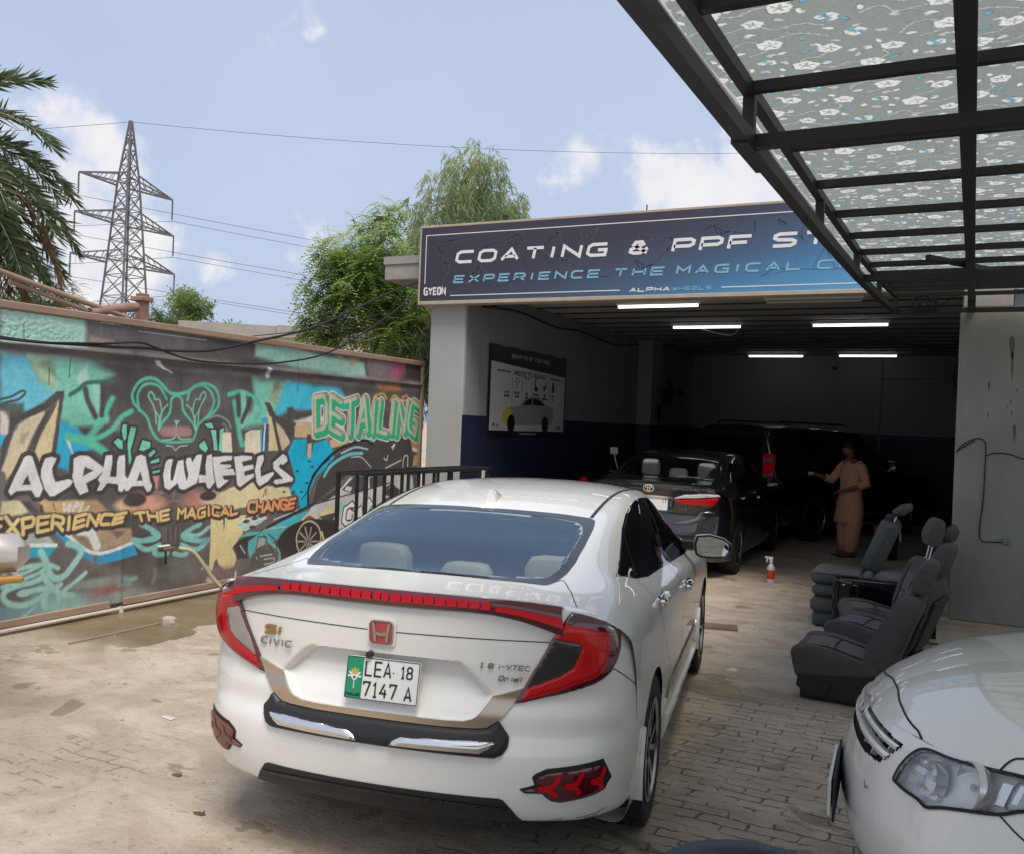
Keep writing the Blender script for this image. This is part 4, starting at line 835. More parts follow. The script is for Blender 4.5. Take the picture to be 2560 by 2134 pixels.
('L',(150,200,190),((5.005,.63),(5.099,.598),(5.136,.55),(5.063,.455),(4.983,.376),(4.902,.365),(4.852,.408),(4.816,.498),(4.765,.589)),.055,.015,1.0,0,(66,62,62)),
('L',(150,200,190),((4.456,.404),(4.513,.458),(4.661,.488),(4.801,.486),(4.865,.471),(4.923,.442)),.036,.015,1.0,0,(66,62,62)),
('L',(150,200,190),((4.458,.355),(4.59,.386),(4.741,.422),(4.81,.456)),.032,.015,1.0,0,(66,62,62)),
('L',(150,200,190),((4.484,.434),(4.618,.438),(4.762,.48)),.03,.015,1.0,0,(66,62,62)),
('L',(150,200,190),((4.796,.408),(4.839,.338),(4.94,.244),(5.066,.204)),.05,.015,1.0,0,(66,62,62)),
('L',(150,200,190),((5.178,.374),(5.07,.306),(4.98,.253)),.036,.015,1.0,0,(66,62,62)),
('L',(150,200,190),((4.953,.308),(4.873,.275),(4.711,.207),(4.597,.197),(4.507,.232),(4.469,.279),(4.489,.324),(4.591,.351),(4.689,.358),(4.743,.372),(4.797,.386)),.045,.015,1.0,0,(66,62,62)),
('L',(150,200,190),((4.684,.296),(4.809,.295),(4.818,.269),(4.812,.213),(4.823,.147)),.045,.015,1.0,0,(66,62,62)),
('L',(150,200,190),((4.94,.244),(4.935,.165)),.03,.015,1.0,0,(66,62,62)),
('L',(150,200,190),((4.617,.089),(4.744,.166)),.018,.015,1.0,0,(66,62,62)),
('B',(150,200,190),(4.639,.288),.06,.03,.3,1.0),
('B',(150,170,158),(5.314,.273),.3,.045,.8,.7),
('B',(150,96,104),(5.4,.177),.22,.07,.9,.7),
('L',(118,180,168),((5.688,.262),(5.611,.256),(5.562,.278),(5.554,.256),(5.631,.222),(5.517,.23)),.036,.02,1.0,0,(66,62,62)),
('B',(130,160,150),(5.579,.127),.28,.05,.7,.7),
('L',(170,165,165),((5.614,.185),(5.773,.122),(5.938,.033)),.03,.03,.6,0,(66,62,62)),
('L',(150,160,155),((5.904,.314),(5.898,.234),(5.88,.196)),.03,.03,.6,0,(66,62,62)),
('L',(112,108,106),((5.235,.449),(5.515,.277),(5.711,.171)),.1,.08,.6,0,(66,62,62)),
('L',(128,186,178),((5.726,.728),(5.824,.681),(5.925,.616),(5.881,.584),(5.741,.583),(5.646,.599)),.045,.012,1.0,0,(66,62,62)),
('L',(128,186,178),((5.646,.599),(5.726,.529),(5.815,.499),(5.938,.529)),.045,.012,1.0,0,(66,62,62)),
('L',(128,186,178),((5.93,.501),(5.878,.471),(5.933,.437),(6.033,.44)),.045,.012,1.0,0,(66,62,62)),
('L',(128,186,178),((5.852,.643),(5.898,.611),(5.775,.587)),.035,.012,1.0,0,(66,62,62)),
('L',(128,186,178),((6.415,.673),(6.308,.641),(6.204,.591),(6.254,.549),(6.412,.519),(6.524,.516)),.045,.012,1.0,0,(66,62,62)),
('L',(128,186,178),((6.524,.516),(6.436,.457),(6.337,.445),(6.199,.503)),.045,.012,1.0,0,(66,62,62)),
('L',(128,186,178),((6.21,.473),(6.27,.43),(6.213,.406),(6.108,.432)),.045,.012,1.0,0,(66,62,62)),
('L',(128,186,178),((6.28,.606),(6.233,.581),(6.372,.531)),.035,.012,1.0,0,(66,62,62)),
('L',(140,190,180),((6.213,.597),(6.39,.574),(6.527,.638)),.04,.012,1.0,0,(66,62,62)),
('P',(100,120,140),((6.431,.555),(6.554,.521),(6.558,.445),(6.415,.467)),.03,.5,0,(66,62,62),None),
('L',(130,126,122),((5.967,.676),(5.976,.547)),.012,.012,.7,0,(66,62,62)),
('L',(130,126,122),((5.994,.674),(6.003,.544)),.012,.012,.7,0,(66,62,62)),
('L',(130,126,122),((6.05,.67),(6.059,.539)),.012,.012,.7,0,(66,62,62)),
('L',(130,126,122),((6.115,.664),(6.124,.532)),.012,.012,.7,0,(66,62,62)),
('L',(130,126,122),((6.172,.659),(6.181,.527)),.012,.012,.7,0,(66,62,62)),
('L',(120,116,114),((5.904,.305),(5.899,.213)),.03,.03,.6,0,(66,62,62)),
('B',(118,124,118),(6.153,.281),.28,.12,.9,.5),
('L',(80,76,76),((5.917,.203),(6.046,.172),(6.162,.097)),.045,.03,.7,0,(66,62,62)),
('L',(150,190,178),((6.456,.251),(6.537,.257),(6.552,.164)),.03,.015,.8,0,(66,62,62)),
('B',(200,200,170),(6.574,.138),.06,.03,.4,1.0),
('B',(130,96,104),(6.675,.186),.25,.05,.9,.6),
('L',(215,215,215),((6.908,.157),(6.906,.094)),.03,.006,1.0,0,(66,62,62)),
('P',(120,180,172),((6.94,.081),(7.05,.107),(7.02,.047)),.01,1.0,0,(66,62,62),None),
('P',(130,185,175),((7.401,.119),(7.597,.129),(7.55,.084),(7.402,.094)),.015,1.0,0,(66,62,62),None),
('P',(62,166,204),((7.607,1.326),(7.693,1.472),(7.904,1.479),(7.905,1.323),(7.949,1.274),(8.007,1.279),(8.024,1.43),(8.263,1.474),(8.358,1.363),(8.421,1.217),(8.096,1.07),(8.004,.922),(7.973,.74),(7.834,.716),(7.801,.867),(7.645,.938),(7.75,1.039),(7.695,1.167)),.006,1.0,0,(66,62,62),None),
('P',(196,170,130),((8.299,1.463),(8.623,1.521),(8.648,1.43),(8.34,1.374)),.015,1.0,0,(66,62,62),None),
('P',(190,165,130),((7.701,1.609),(7.976,1.657),(8.0,1.538),(8.297,1.486),(7.724,1.494)),.02,1.0,0,(66,62,62),None),
('P',(74,71,70),((7.901,1.527),(7.967,1.527),(7.987,1.473),(7.94,1.42),(7.904,1.473)),.01,1.0,0,(66,62,62),None),
('P',(196,180,150),((7.923,1.43),(7.99,1.43),(7.999,1.279),(7.949,1.274),(7.921,1.323)),.01,1.0,0,(66,62,62),None),
('P',(176,128,84),((9.962,1.48),(10.26,1.637),(10.312,1.585),(10.306,1.338),(10.019,1.34)),.015,1.0,0,(66,62,62),None),
('P',(190,150,110),((10.07,1.275),(10.236,1.299),(10.176,1.132),(10.033,1.135)),.01,1.0,0,(66,62,62),None),
('L',(220,220,215),((10.041,1.352),(10.235,1.312)),.05,.006,1.0,0,(66,62,62)),
('P',(66,63,62),((9.094,1.477),(9.257,1.502),(9.663,1.529),(9.961,1.493),(9.995,1.34),(10.03,1.186),(9.967,1.086),(9.161,1.083),(8.634,1.053),(8.114,.775),(8.047,.757),(8.117,1.004),(8.297,1.208),(8.559,1.362),(8.936,1.447)),.008,1.0,0,(66,62,62),None),
('P',(110,170,185),((8.931,1.523),(9.234,1.526),(9.158,1.43),(8.917,1.441)),.008,1.0,0,(66,62,62),None),
('L',(40,38,38),((7.98,.761),(7.984,.966),(8.175,1.188),(8.485,1.362),(8.935,1.459),(9.138,1.424)),.035,.006,1.0,0,(66,62,62)),
('L',(40,38,38),((7.844,.822),(7.97,.923),(8.044,1.094),(8.312,1.252)),.012,.006,1.0,0,(66,62,62)),
('L',(110,176,186),((8.235,1.066),(8.351,1.185),(8.656,1.298),(8.925,1.313)),.04,.008,1.0,0,(66,62,62)),
('L',(190,195,195),((8.715,1.269),(8.908,1.266),(9.116,1.144)),.012,.005,1.0,0,(66,62,62)),
('L',(150,190,195),((8.525,1.317),(8.784,1.383),(9.041,1.359)),.022,.006,1.0,0,(66,62,62)),
('L',(215,215,210),((9.542,1.38),(9.605,1.417),(9.565,1.355)),.02,.006,1.0,0,(66,62,62)),
('L',(215,215,210),((9.379,1.247),(9.445,1.222),(9.462,1.283)),.014,.006,1.0,0,(66,62,62)),
('L',(215,215,210),((9.69,1.467),(9.732,1.504)),.018,.006,1.0,0,(66,62,62)),
('L',(180,175,165),((9.43,1.125),(9.752,1.217)),.02,.006,1.0,0,(66,62,62)),
('L',(200,195,185),((9.803,1.128),(9.817,1.253),(9.908,1.265),(9.917,1.138)),.02,.006,1.0,0,(66,62,62)),
('P',(190,190,190),((8.064,.756),(8.463,.844),(8.692,1.028),(9.041,1.057),(9.694,1.093),(10.042,1.007),(10.077,.852),(9.476,.756),(9.19,.652),(8.709,.475),(8.452,.428),(8.247,.579),(7.952,.666)),.006,1.0,0,(66,62,62),None),
('P',(70,68,68),((8.147,.806),(8.459,.912),(8.498,.865),(8.236,.767)),.006,1.0,0,(66,62,62),None),
('P',(70,68,68),((8.551,.897),(8.768,1.037),(9.002,1.041),(9.073,.884),(8.781,.84)),.006,1.0,0,(66,62,62),None),
('P',(70,68,68),((9.084,1.026),(9.373,1.029),(9.422,.93),(9.112,.895)),.006,1.0,0,(66,62,62),None),
('L',(215,215,215),((8.463,.844),(8.73,1.027)),.02,.006,1.0,0,(66,62,62)),
('L',(215,215,215),((9.042,1.04),(9.094,.872)),.02,.006,1.0,0,(66,62,62)),
('P',(205,205,205),((8.607,.894),(8.642,.938),(8.756,.922),(8.722,.866)),.005,1,.012,(66,62,62),None),
('P',(150,200,200),((8.473,.675),(8.652,.777),(8.674,.719),(8.514,.604)),.02,1.0,0,(66,62,62),None),
('P',(220,200,130),((8.208,.648),(8.381,.714),(8.455,.676),(8.211,.604)),.01,1.0,0,(66,62,62),None),
('P',(70,68,68),((8.175,.617),(8.457,.642),(8.426,.565),(8.302,.553)),.006,1.0,0,(66,62,62),None),
('P',(60,58,58),((8.266,.555),(8.462,.563),(8.453,.417),(8.366,.369)),.01,1.0,0,(66,62,62),None),
('L',(60,58,58),((8.064,.756),(8.465,.81),(9.174,.892),(9.593,.948)),.016,.006,1.0,0,(66,62,62)),
('L',(60,58,58),((9.468,.879),(9.596,.91),(9.735,.817)),.03,.006,1.0,0,(66,62,62)),
('B',(60,58,58),(9.602,.824),.16,.06,.2,1.0),
('P',(225,225,225),((8.593,.53),(8.62,.688),(8.767,.748),(8.828,.698),(8.735,.658),(8.834,.616),(8.782,.516),(8.652,.48)),.005,1,.018,(66,62,62),None),
('L',(50,48,48),((8.772,.678),(8.678,.661),(8.666,.547),(8.762,.54),(8.777,.597)),.02,.006,1.0,0,(66,62,62)),
('P',(225,225,225),((8.851,.65),(8.946,.691),(8.993,.57),(8.876,.555)),.005,1,.016,(66,62,62),None),
('P',(225,225,225),((8.983,.724),(9.1,.776),(9.187,.7),(9.053,.578)),.005,1,.016,(66,62,62),None),
('P',(92,164,172),((7.33,.566),(7.647,.634),(8.033,.714),(7.953,.644),(7.906,.604),(7.653,.529),(7.534,.435),(7.181,.358),(7.1,.276),(7.042,.431),(7.215,.525)),.008,1.0,0,(66,62,62),None),
('P',(84,180,214),((7.479,.585),(7.741,.659),(7.951,.687),(7.744,.606),(7.527,.56)),.006,1.0,0,(66,62,62),None),
('P',(58,56,57),((6.857,.42),(6.977,.487),(7.086,.536),(7.315,.567),(7.216,.515),(7.062,.459),(7.057,.281),(6.905,.289),(6.916,.336)),.006,1.0,0,(66,62,62),None),
('P',(100,170,172),((6.908,.493),(7.029,.541),(7.258,.542),(7.187,.508),(7.017,.503)),.006,1.0,0,(66,62,62),None),
('P',(150,158,150),((7.181,.368),(7.218,.475),(7.321,.465),(7.31,.395)),.008,1,.014,(66,62,62),None),
('P',(58,56,57),((7.534,.435),(7.655,.497),(7.842,.588),(8.16,.585),(8.289,.465),(8.245,.336),(7.867,.158),(7.61,.188),(7.481,.296)),.01,1.0,0,(66,62,62),None),
('P',(82,80,78),((7.113,.295),(7.196,.346),(7.417,.343),(7.515,.219),(7.43,.126),(7.105,.186)),.01,1.0,0,(66,62,62),None),
('L',(180,180,178),((7.346,.555),(7.62,.553)),.014,.005,1.0,0,(66,62,62)),
('L',(180,180,178),((7.243,.281),(7.421,.281)),.014,.005,1.0,0,(66,62,62)),
('L',(180,180,178),((7.304,.243),(7.454,.237),(7.441,.197),(7.307,.192)),.014,.005,1.0,0,(66,62,62)),
('L',(180,180,178),((7.201,.255),(7.186,.277)),.014,.005,1.0,0,(66,62,62)),
('L',(180,180,178),((7.517,.199),(7.546,.226)),.014,.005,1.0,0,(66,62,62)),
('L',(180,180,178),((6.953,.421),(7.027,.334)),.014,.005,1.0,0,(66,62,62)),
('L',(180,180,178),((7.534,.425),(7.655,.487),(7.627,.437)),.014,.005,1.0,0,(66,62,62)),
('L',(205,205,200),((7.431,.64),(7.801,.718)),.014,.006,1.0,0,(66,62,62)),
('L',(50,48,48),((7.33,.566),(7.835,.706),(8.064,.756)),.03,.006,1.0,0,(66,62,62)),
('L',(110,176,178),((7.546,.226),(7.51,.324),(7.322,.445)),.03,.006,1.0,0,(66,62,62)),
('L',(50,48,48),((7.29,.498),(7.354,.401),(7.45,.299)),.012,.006,1.0,0,(66,62,62)),
('L',(50,48,48),((7.349,.503),(7.474,.41),(7.496,.294)),.012,.006,1.0,0,(66,62,62)),
('L',(222,180,165),((7.89,.606),(7.953,.644),(8.037,.649),(8.16,.585)),.03,.006,1.0,0,(66,62,62)),
('B',(48,46,46),(8.019,.39),.52,.21,.06,1.0),
('L',(196,178,160),((7.816,.334),(7.81,.441),(7.893,.552),(8.024,.579),(8.165,.508),(8.216,.383),(8.179,.276)),.02,.006,1.0,0,(66,62,62)),
('L',(196,178,160),((7.816,.334),(7.88,.21)),.02,.006,1.0,0,(66,62,62)),
('L',(185,172,155),((8.043,.355),(8.171,.343)),.016,.006,1.0,0,(66,62,62)),
('L',(185,172,155),((8.036,.333),(8.144,.249)),.016,.006,1.0,0,(66,62,62)),
('L',(185,172,155),((8.016,.321),(8.062,.198)),.016,.006,1.0,0,(66,62,62)),
('L',(185,172,155),((7.99,.323),(7.958,.209)),.016,.006,1.0,0,(66,62,62)),
('L',(185,172,155),((7.968,.34),(7.871,.277)),.016,.006,1.0,0,(66,62,62)),
('L',(185,172,155),((7.958,.363),(7.835,.375)),.016,.006,1.0,0,(66,62,62)),
('L',(185,172,155),((7.965,.385),(7.86,.467)),.016,.006,1.0,0,(66,62,62)),
('L',(185,172,155),((7.985,.398),(7.939,.519)),.016,.006,1.0,0,(66,62,62)),
('L',(185,172,155),((8.011,.395),(8.043,.51)),.016,.006,1.0,0,(66,62,62)),
('L',(185,172,155),((8.033,.379),(8.132,.443)),.016,.006,1.0,0,(66,62,62)),
('B',(120,112,104),(8.0,.359),.07,.03,.2,1.0),
('L',(216,196,130),((8.23,.437),(8.26,.367)),.03,.006,1.0,0,(66,62,62)),
('B',(45,60,70),(7.777,1.134),.028,.011,.2,1.0),
('B',(45,60,70),(8.022,1.17),.028,.011,.2,1.0),
('B',(45,60,70),(7.94,1.0),.028,.011,.2,1.0),
('B',(45,60,70),(7.726,.913),.028,.011,.2,1.0),
('B',(45,60,70),(7.639,1.043),.028,.011,.2,1.0),
('B',(45,60,70),(7.568,.921),.028,.011,.2,1.0),
('B',(45,60,70),(7.968,1.236),.028,.011,.2,1.0),
('B',(45,60,70),(7.855,.907),.028,.011,.2,1.0),
('L',(150,60,70),((7.253,.885),(7.286,.965),(7.297,.903)),.012,.006,1.0,0,(66,62,62)),
('P',(196,200,198),((5.796,2.157),(5.851,2.152),(5.91,2.095),(5.967,2.073),(5.899,2.077),(5.82,2.115)),.006,1.0,0,(66,62,62),None),
('L',(200,200,198),((5.898,2.094),(6.002,2.057)),.012,.006,1.0,0,(66,62,62)),
('L',(190,196,192),((5.614,2.389),(5.796,2.391),(6.402,2.39)),.008,.004,.8,0,(66,62,62)),
('L',(200,205,200),((7.249,2.173),(7.238,2.114)),.06,.02,.8,0,(66,62,62)),
('L',(50,50,48),((4.555,2.335),(4.557,2.215)),.007,.003,1.0,0,(66,62,62)),
('L',(50,50,48),((4.575,2.48),(4.578,2.42)),.007,.003,1.0,0,(66,62,62)),
('L',(50,50,48),((4.782,2.014),(4.783,1.883)),.007,.003,1.0,0,(66,62,62)),
('L',(50,50,48),((4.955,2.113),(4.955,1.948)),.007,.003,1.0,0,(66,62,62)),
('L',(50,50,48),((5.573,2.19),(5.579,2.071)),.007,.003,1.0,0,(66,62,62)),
('L',(50,50,48),((6.113,2.038),(6.12,1.912)),.007,.003,1.0,0,(66,62,62)),
('L',(50,50,48),((7.716,2.339),(7.729,1.972)),.008,.003,.8,0,(66,62,62)),
('L',(50,50,48),((9.591,2.207),(9.598,2.111)),.008,.003,.8,0,(66,62,62)),
('L',(190,165,100),((9.167,1.927),(9.124,1.983),(9.301,2.026),(9.387,1.971)),.03,.012,.9,0,(66,62,62)),
('L',(190,165,100),((9.472,1.939),(9.551,2.014),(9.661,1.971)),.03,.012,.9,0,(66,62,62)),
('L',(214,140,95),((9.724,1.997),(9.832,2.026),(9.858,1.966),(9.727,1.961)),.03,.012,.9,0,(66,62,62)),
('L',(214,140,95),((10.136,1.89),(10.174,2.004),(10.294,1.971),(10.303,1.846)),.03,.012,.9,0,(66,62,62)),
('P',(190,120,80),((9.152,2.146),(9.627,2.149),(9.719,2.07),(9.219,2.045)),.06,.6,0,(66,62,62),None),
('O',(66,62,62),((4.473,1.073),(4.596,1.328),(4.626,1.342),(4.661,1.336),(4.764,1.081),(4.736,1.015),(4.701,1.02),(4.668,1.074),(4.547,1.073),(4.497,1.041)),.036),
('O',(66,62,62),((4.774,1.315),(4.829,1.328),(4.874,1.317),(4.863,1.285),(4.837,1.235),(4.847,1.185),(4.87,1.126),(4.992,1.147),(5.026,1.128),(5.002,1.092),(4.866,1.019),(4.83,1.017),(4.776,1.08),(4.745,1.167),(4.746,1.237)),.036),
('O',(66,62,62),((5.026,1.311),(5.084,1.336),(5.162,1.328),(5.307,1.235),(5.304,1.201),(5.248,1.149),(5.15,1.108),(5.179,1.04),(5.098,1.014),(5.053,1.082),(5.024,1.157),(5.03,1.23)),.036),
('O',(66,62,62),((5.33,1.329),(5.397,1.336),(5.4,1.275),(5.378,1.153),(5.447,1.15),(5.446,1.274),(5.467,1.327),(5.527,1.338),(5.536,1.257),(5.536,1.155),(5.575,1.123),(5.545,1.061),(5.509,1.02),(5.476,1.033),(5.469,1.088),(5.358,1.1),(5.307,1.041),(5.262,1.043),(5.286,1.103),(5.258,1.134),(5.3,1.186),(5.315,1.261)),.036),
('O',(66,62,62),((5.537,1.031),(5.57,1.139),(5.648,1.317),(5.696,1.336),(5.746,1.316),(5.782,1.195),(5.806,1.098),(5.833,1.065),(5.82,1.017),(5.781,1.007),(5.738,1.061),(5.611,1.066),(5.575,1.029)),.036),
('P',(226,223,222),((4.473,1.073),(4.596,1.328),(4.626,1.342),(4.661,1.336),(4.764,1.081),(4.736,1.015),(4.701,1.02),(4.668,1.074),(4.547,1.073),(4.497,1.041)),.004,1.0,0,(66,62,62),None),
('P',(226,223,222),((4.774,1.315),(4.829,1.328),(4.874,1.317),(4.863,1.285),(4.837,1.235),(4.847,1.185),(4.87,1.126),(4.992,1.147),(5.026,1.128),(5.002,1.092),(4.866,1.019),(4.83,1.017),(4.776,1.08),(4.745,1.167),(4.746,1.237)),.004,1.0,0,(66,62,62),None),
('P',(226,223,222),((5.026,1.311),(5.084,1.336),(5.162,1.328),(5.307,1.235),(5.304,1.201),(5.248,1.149),(5.15,1.108),(5.179,1.04),(5.098,1.014),(5.053,1.082),(5.024,1.157),(5.03,1.23)),.004,1.0,0,(66,62,62),None),
('P',(226,223,222),((5.33,1.329),(5.397,1.336),(5.4,1.275),(5.378,1.153),(5.447,1.15),(5.446,1.274),(5.467,1.327),(5.527,1.338),(5.536,1.257),(5.536,1.155),(5.575,1.123),(5.545,1.061),(5.509,1.02),(5.476,1.033),(5.469,1.088),(5.358,1.1),(5.307,1.041),(5.262,1.043),(5.286,1.103),(5.258,1.134),(5.3,1.186),(5.315,1.261)),.004,1.0,0,(66,62,62),None),
('P',(226,223,222),((5.537,1.031),(5.57,1.139),(5.648,1.317),(5.696,1.336),(5.746,1.316),(5.782,1.195),(5.806,1.098),(5.833,1.065),(5.82,1.017),(5.781,1.007),(5.738,1.061),(5.611,1.066),(5.575,1.029)),.004,1.0,0,(66,62,62),None),
('P',(72,68,68),((4.628,1.195),(4.658,1.117),(4.59,1.116)),.004,1.0,0,(66,62,62),None),
('P',(72,68,68),((5.127,1.243),(5.211,1.211),(5.113,1.161)),.004,1.0,0,(66,62,62),None),
('P',(72,68,68),((5.698,1.19),(5.726,1.109),(5.658,1.108)),.004,1.0,0,(66,62,62),None),
('O',(66,62,62),((5.972,1.265),(6.007,1.289),(6.06,1.288),(6.038,1.206),(6.032,1.099),(6.059,1.098),(6.12,1.27),(6.179,1.282),(6.194,1.185),(6.221,1.084),(6.242,1.142),(6.207,1.26),(6.221,1.298),(6.265,1.301),(6.284,1.259),(6.331,1.322),(6.399,1.329),(6.382,1.223),(6.364,1.121),(6.345,1.062),(6.192,1.005),(6.137,1.02),(6.113,1.071),(6.021,1.013),(5.972,1.036),(5.951,1.151)),.036),
('O',(66,62,62),((6.363,1.138),(6.455,1.135),(6.445,1.222),(6.463,1.316),(6.526,1.331),(6.534,1.28),(6.56,1.132),(6.581,1.062),(6.52,1.003),(6.484,1.014),(6.458,1.066),(6.367,1.061)),.036),
('O',(66,62,62),((6.539,1.298),(6.682,1.309),(6.792,1.307),(6.788,1.272),(6.637,1.252),(6.644,1.226),(6.784,1.223),(6.785,1.201),(6.67,1.181),(6.811,1.182),(6.851,1.123),(6.674,1.12),(6.694,1.084),(6.767,1.072),(6.65,1.002),(6.614,1.008),(6.572,1.132)),.036),
('O',(66,62,62),((6.817,1.302),(6.929,1.31),(7.071,1.304),(7.073,1.272),(6.926,1.251),(6.948,1.206),(7.089,1.218),(7.104,1.179),(6.963,1.151),(6.979,1.108),(7.107,1.129),(7.109,1.097),(6.921,.999),(6.882,1.023),(6.849,1.168)),.036),
('O',(66,62,62),((7.151,1.298),(7.23,1.316),(7.246,1.269),(7.197,1.177),(7.209,1.093),(7.39,1.139),(7.405,1.115),(7.313,1.043),(7.194,.996),(7.152,1.04),(7.119,1.161)),.036),
('O',(66,62,62),((7.384,1.238),(7.534,1.322),(7.593,1.292),(7.61,1.244),(7.541,1.207),(7.498,1.217),(7.471,1.189),(7.709,1.057),(7.696,1.029),(7.439,1.005),(7.389,1.031),(7.422,1.058),(7.535,1.059),(7.534,1.073),(7.388,1.172)),.036),
('P',(226,223,222),((5.972,1.265),(6.007,1.289),(6.06,1.288),(6.038,1.206),(6.032,1.099),(6.059,1.098),(6.12,1.27),(6.179,1.282),(6.194,1.185),(6.221,1.084),(6.242,1.142),(6.207,1.26),(6.221,1.298),(6.265,1.301),(6.284,1.259),(6.331,1.322),(6.399,1.329),(6.382,1.223),(6.364,1.121),(6.345,1.062),(6.192,1.005),(6.137,1.02),(6.113,1.071),(6.021,1.013),(5.972,1.036),(5.951,1.151)),.004,1.0,0,(66,62,62),None),
('P',(226,223,222),((6.363,1.138),(6.455,1.135),(6.445,1.222),(6.463,1.316),(6.526,1.331),(6.534,1.28),(6.56,1.132),(6.581,1.062),(6.52,1.003),(6.484,1.014),(6.458,1.066),(6.367,1.061)),.004,1.0,0,(66,62,62),None),
('P',(226,223,222),((6.539,1.298),(6.682,1.309),(6.792,1.307),(6.788,1.272),(6.637,1.252),(6.644,1.226),(6.784,1.223),(6.785,1.201),(6.67,1.181),(6.811,1.182),(6.851,1.123),(6.674,1.12),(6.694,1.084),(6.767,1.072),(6.65,1.002),(6.614,1.008),(6.572,1.132)),.004,1.0,0,(66,62,62),None),
('P',(226,223,222),((6.817,1.302),(6.929,1.31),(7.071,1.304),(7.073,1.272),(6.926,1.251),(6.948,1.206),(7.089,1.218),(7.104,1.179),(6.963,1.151),(6.979,1.108),(7.107,1.129),(7.109,1.097),(6.921,.999),(6.882,1.023),(6.849,1.168)),.004,1.0,0,(66,62,62),None),
('P',(226,223,222),((7.151,1.298),(7.23,1.316),(7.246,1.269),(7.197,1.177),(7.209,1.093),(7.39,1.139),(7.405,1.115),(7.313,1.043),(7.194,.996),(7.152,1.04),(7.119,1.161)),.004,1.0,0,(66,62,62),None),
('P',(226,223,222),((7.384,1.238),(7.534,1.322),(7.593,1.292),(7.61,1.244),(7.541,1.207),(7.498,1.217),(7.471,1.189),(7.709,1.057),(7.696,1.029),(7.439,1.005),(7.389,1.031),(7.422,1.058),(7.535,1.059),(7.534,1.073),(7.388,1.172)),.004,1.0,0,(66,62,62),None),
('W','EXPERIENCE',((4.343,.742),(5.54,.761),(5.565,.833),(4.31,.876)),(224,196,140),(226,190,128),.03),
('W','THE',((5.674,.753),(6.05,.746),(6.035,.829),(5.622,.829)),(226,190,128),(226,190,128),.026),
('W','MAGICAL',((6.12,.747),(6.916,.736),(6.9,.812),(6.111,.839)),(226,190,128),(232,160,116),.026),
('W','CHANGE',((7.038,.74),(7.74,.743),(7.76,.84),(7.022,.84)),(232,160,116),(232,138,100),.03),
('D','DETAILING',((8.051,1.546),(10.138,1.541),(10.181,1.904),(7.997,1.902)),(60,160,118),(222,226,216)),
]
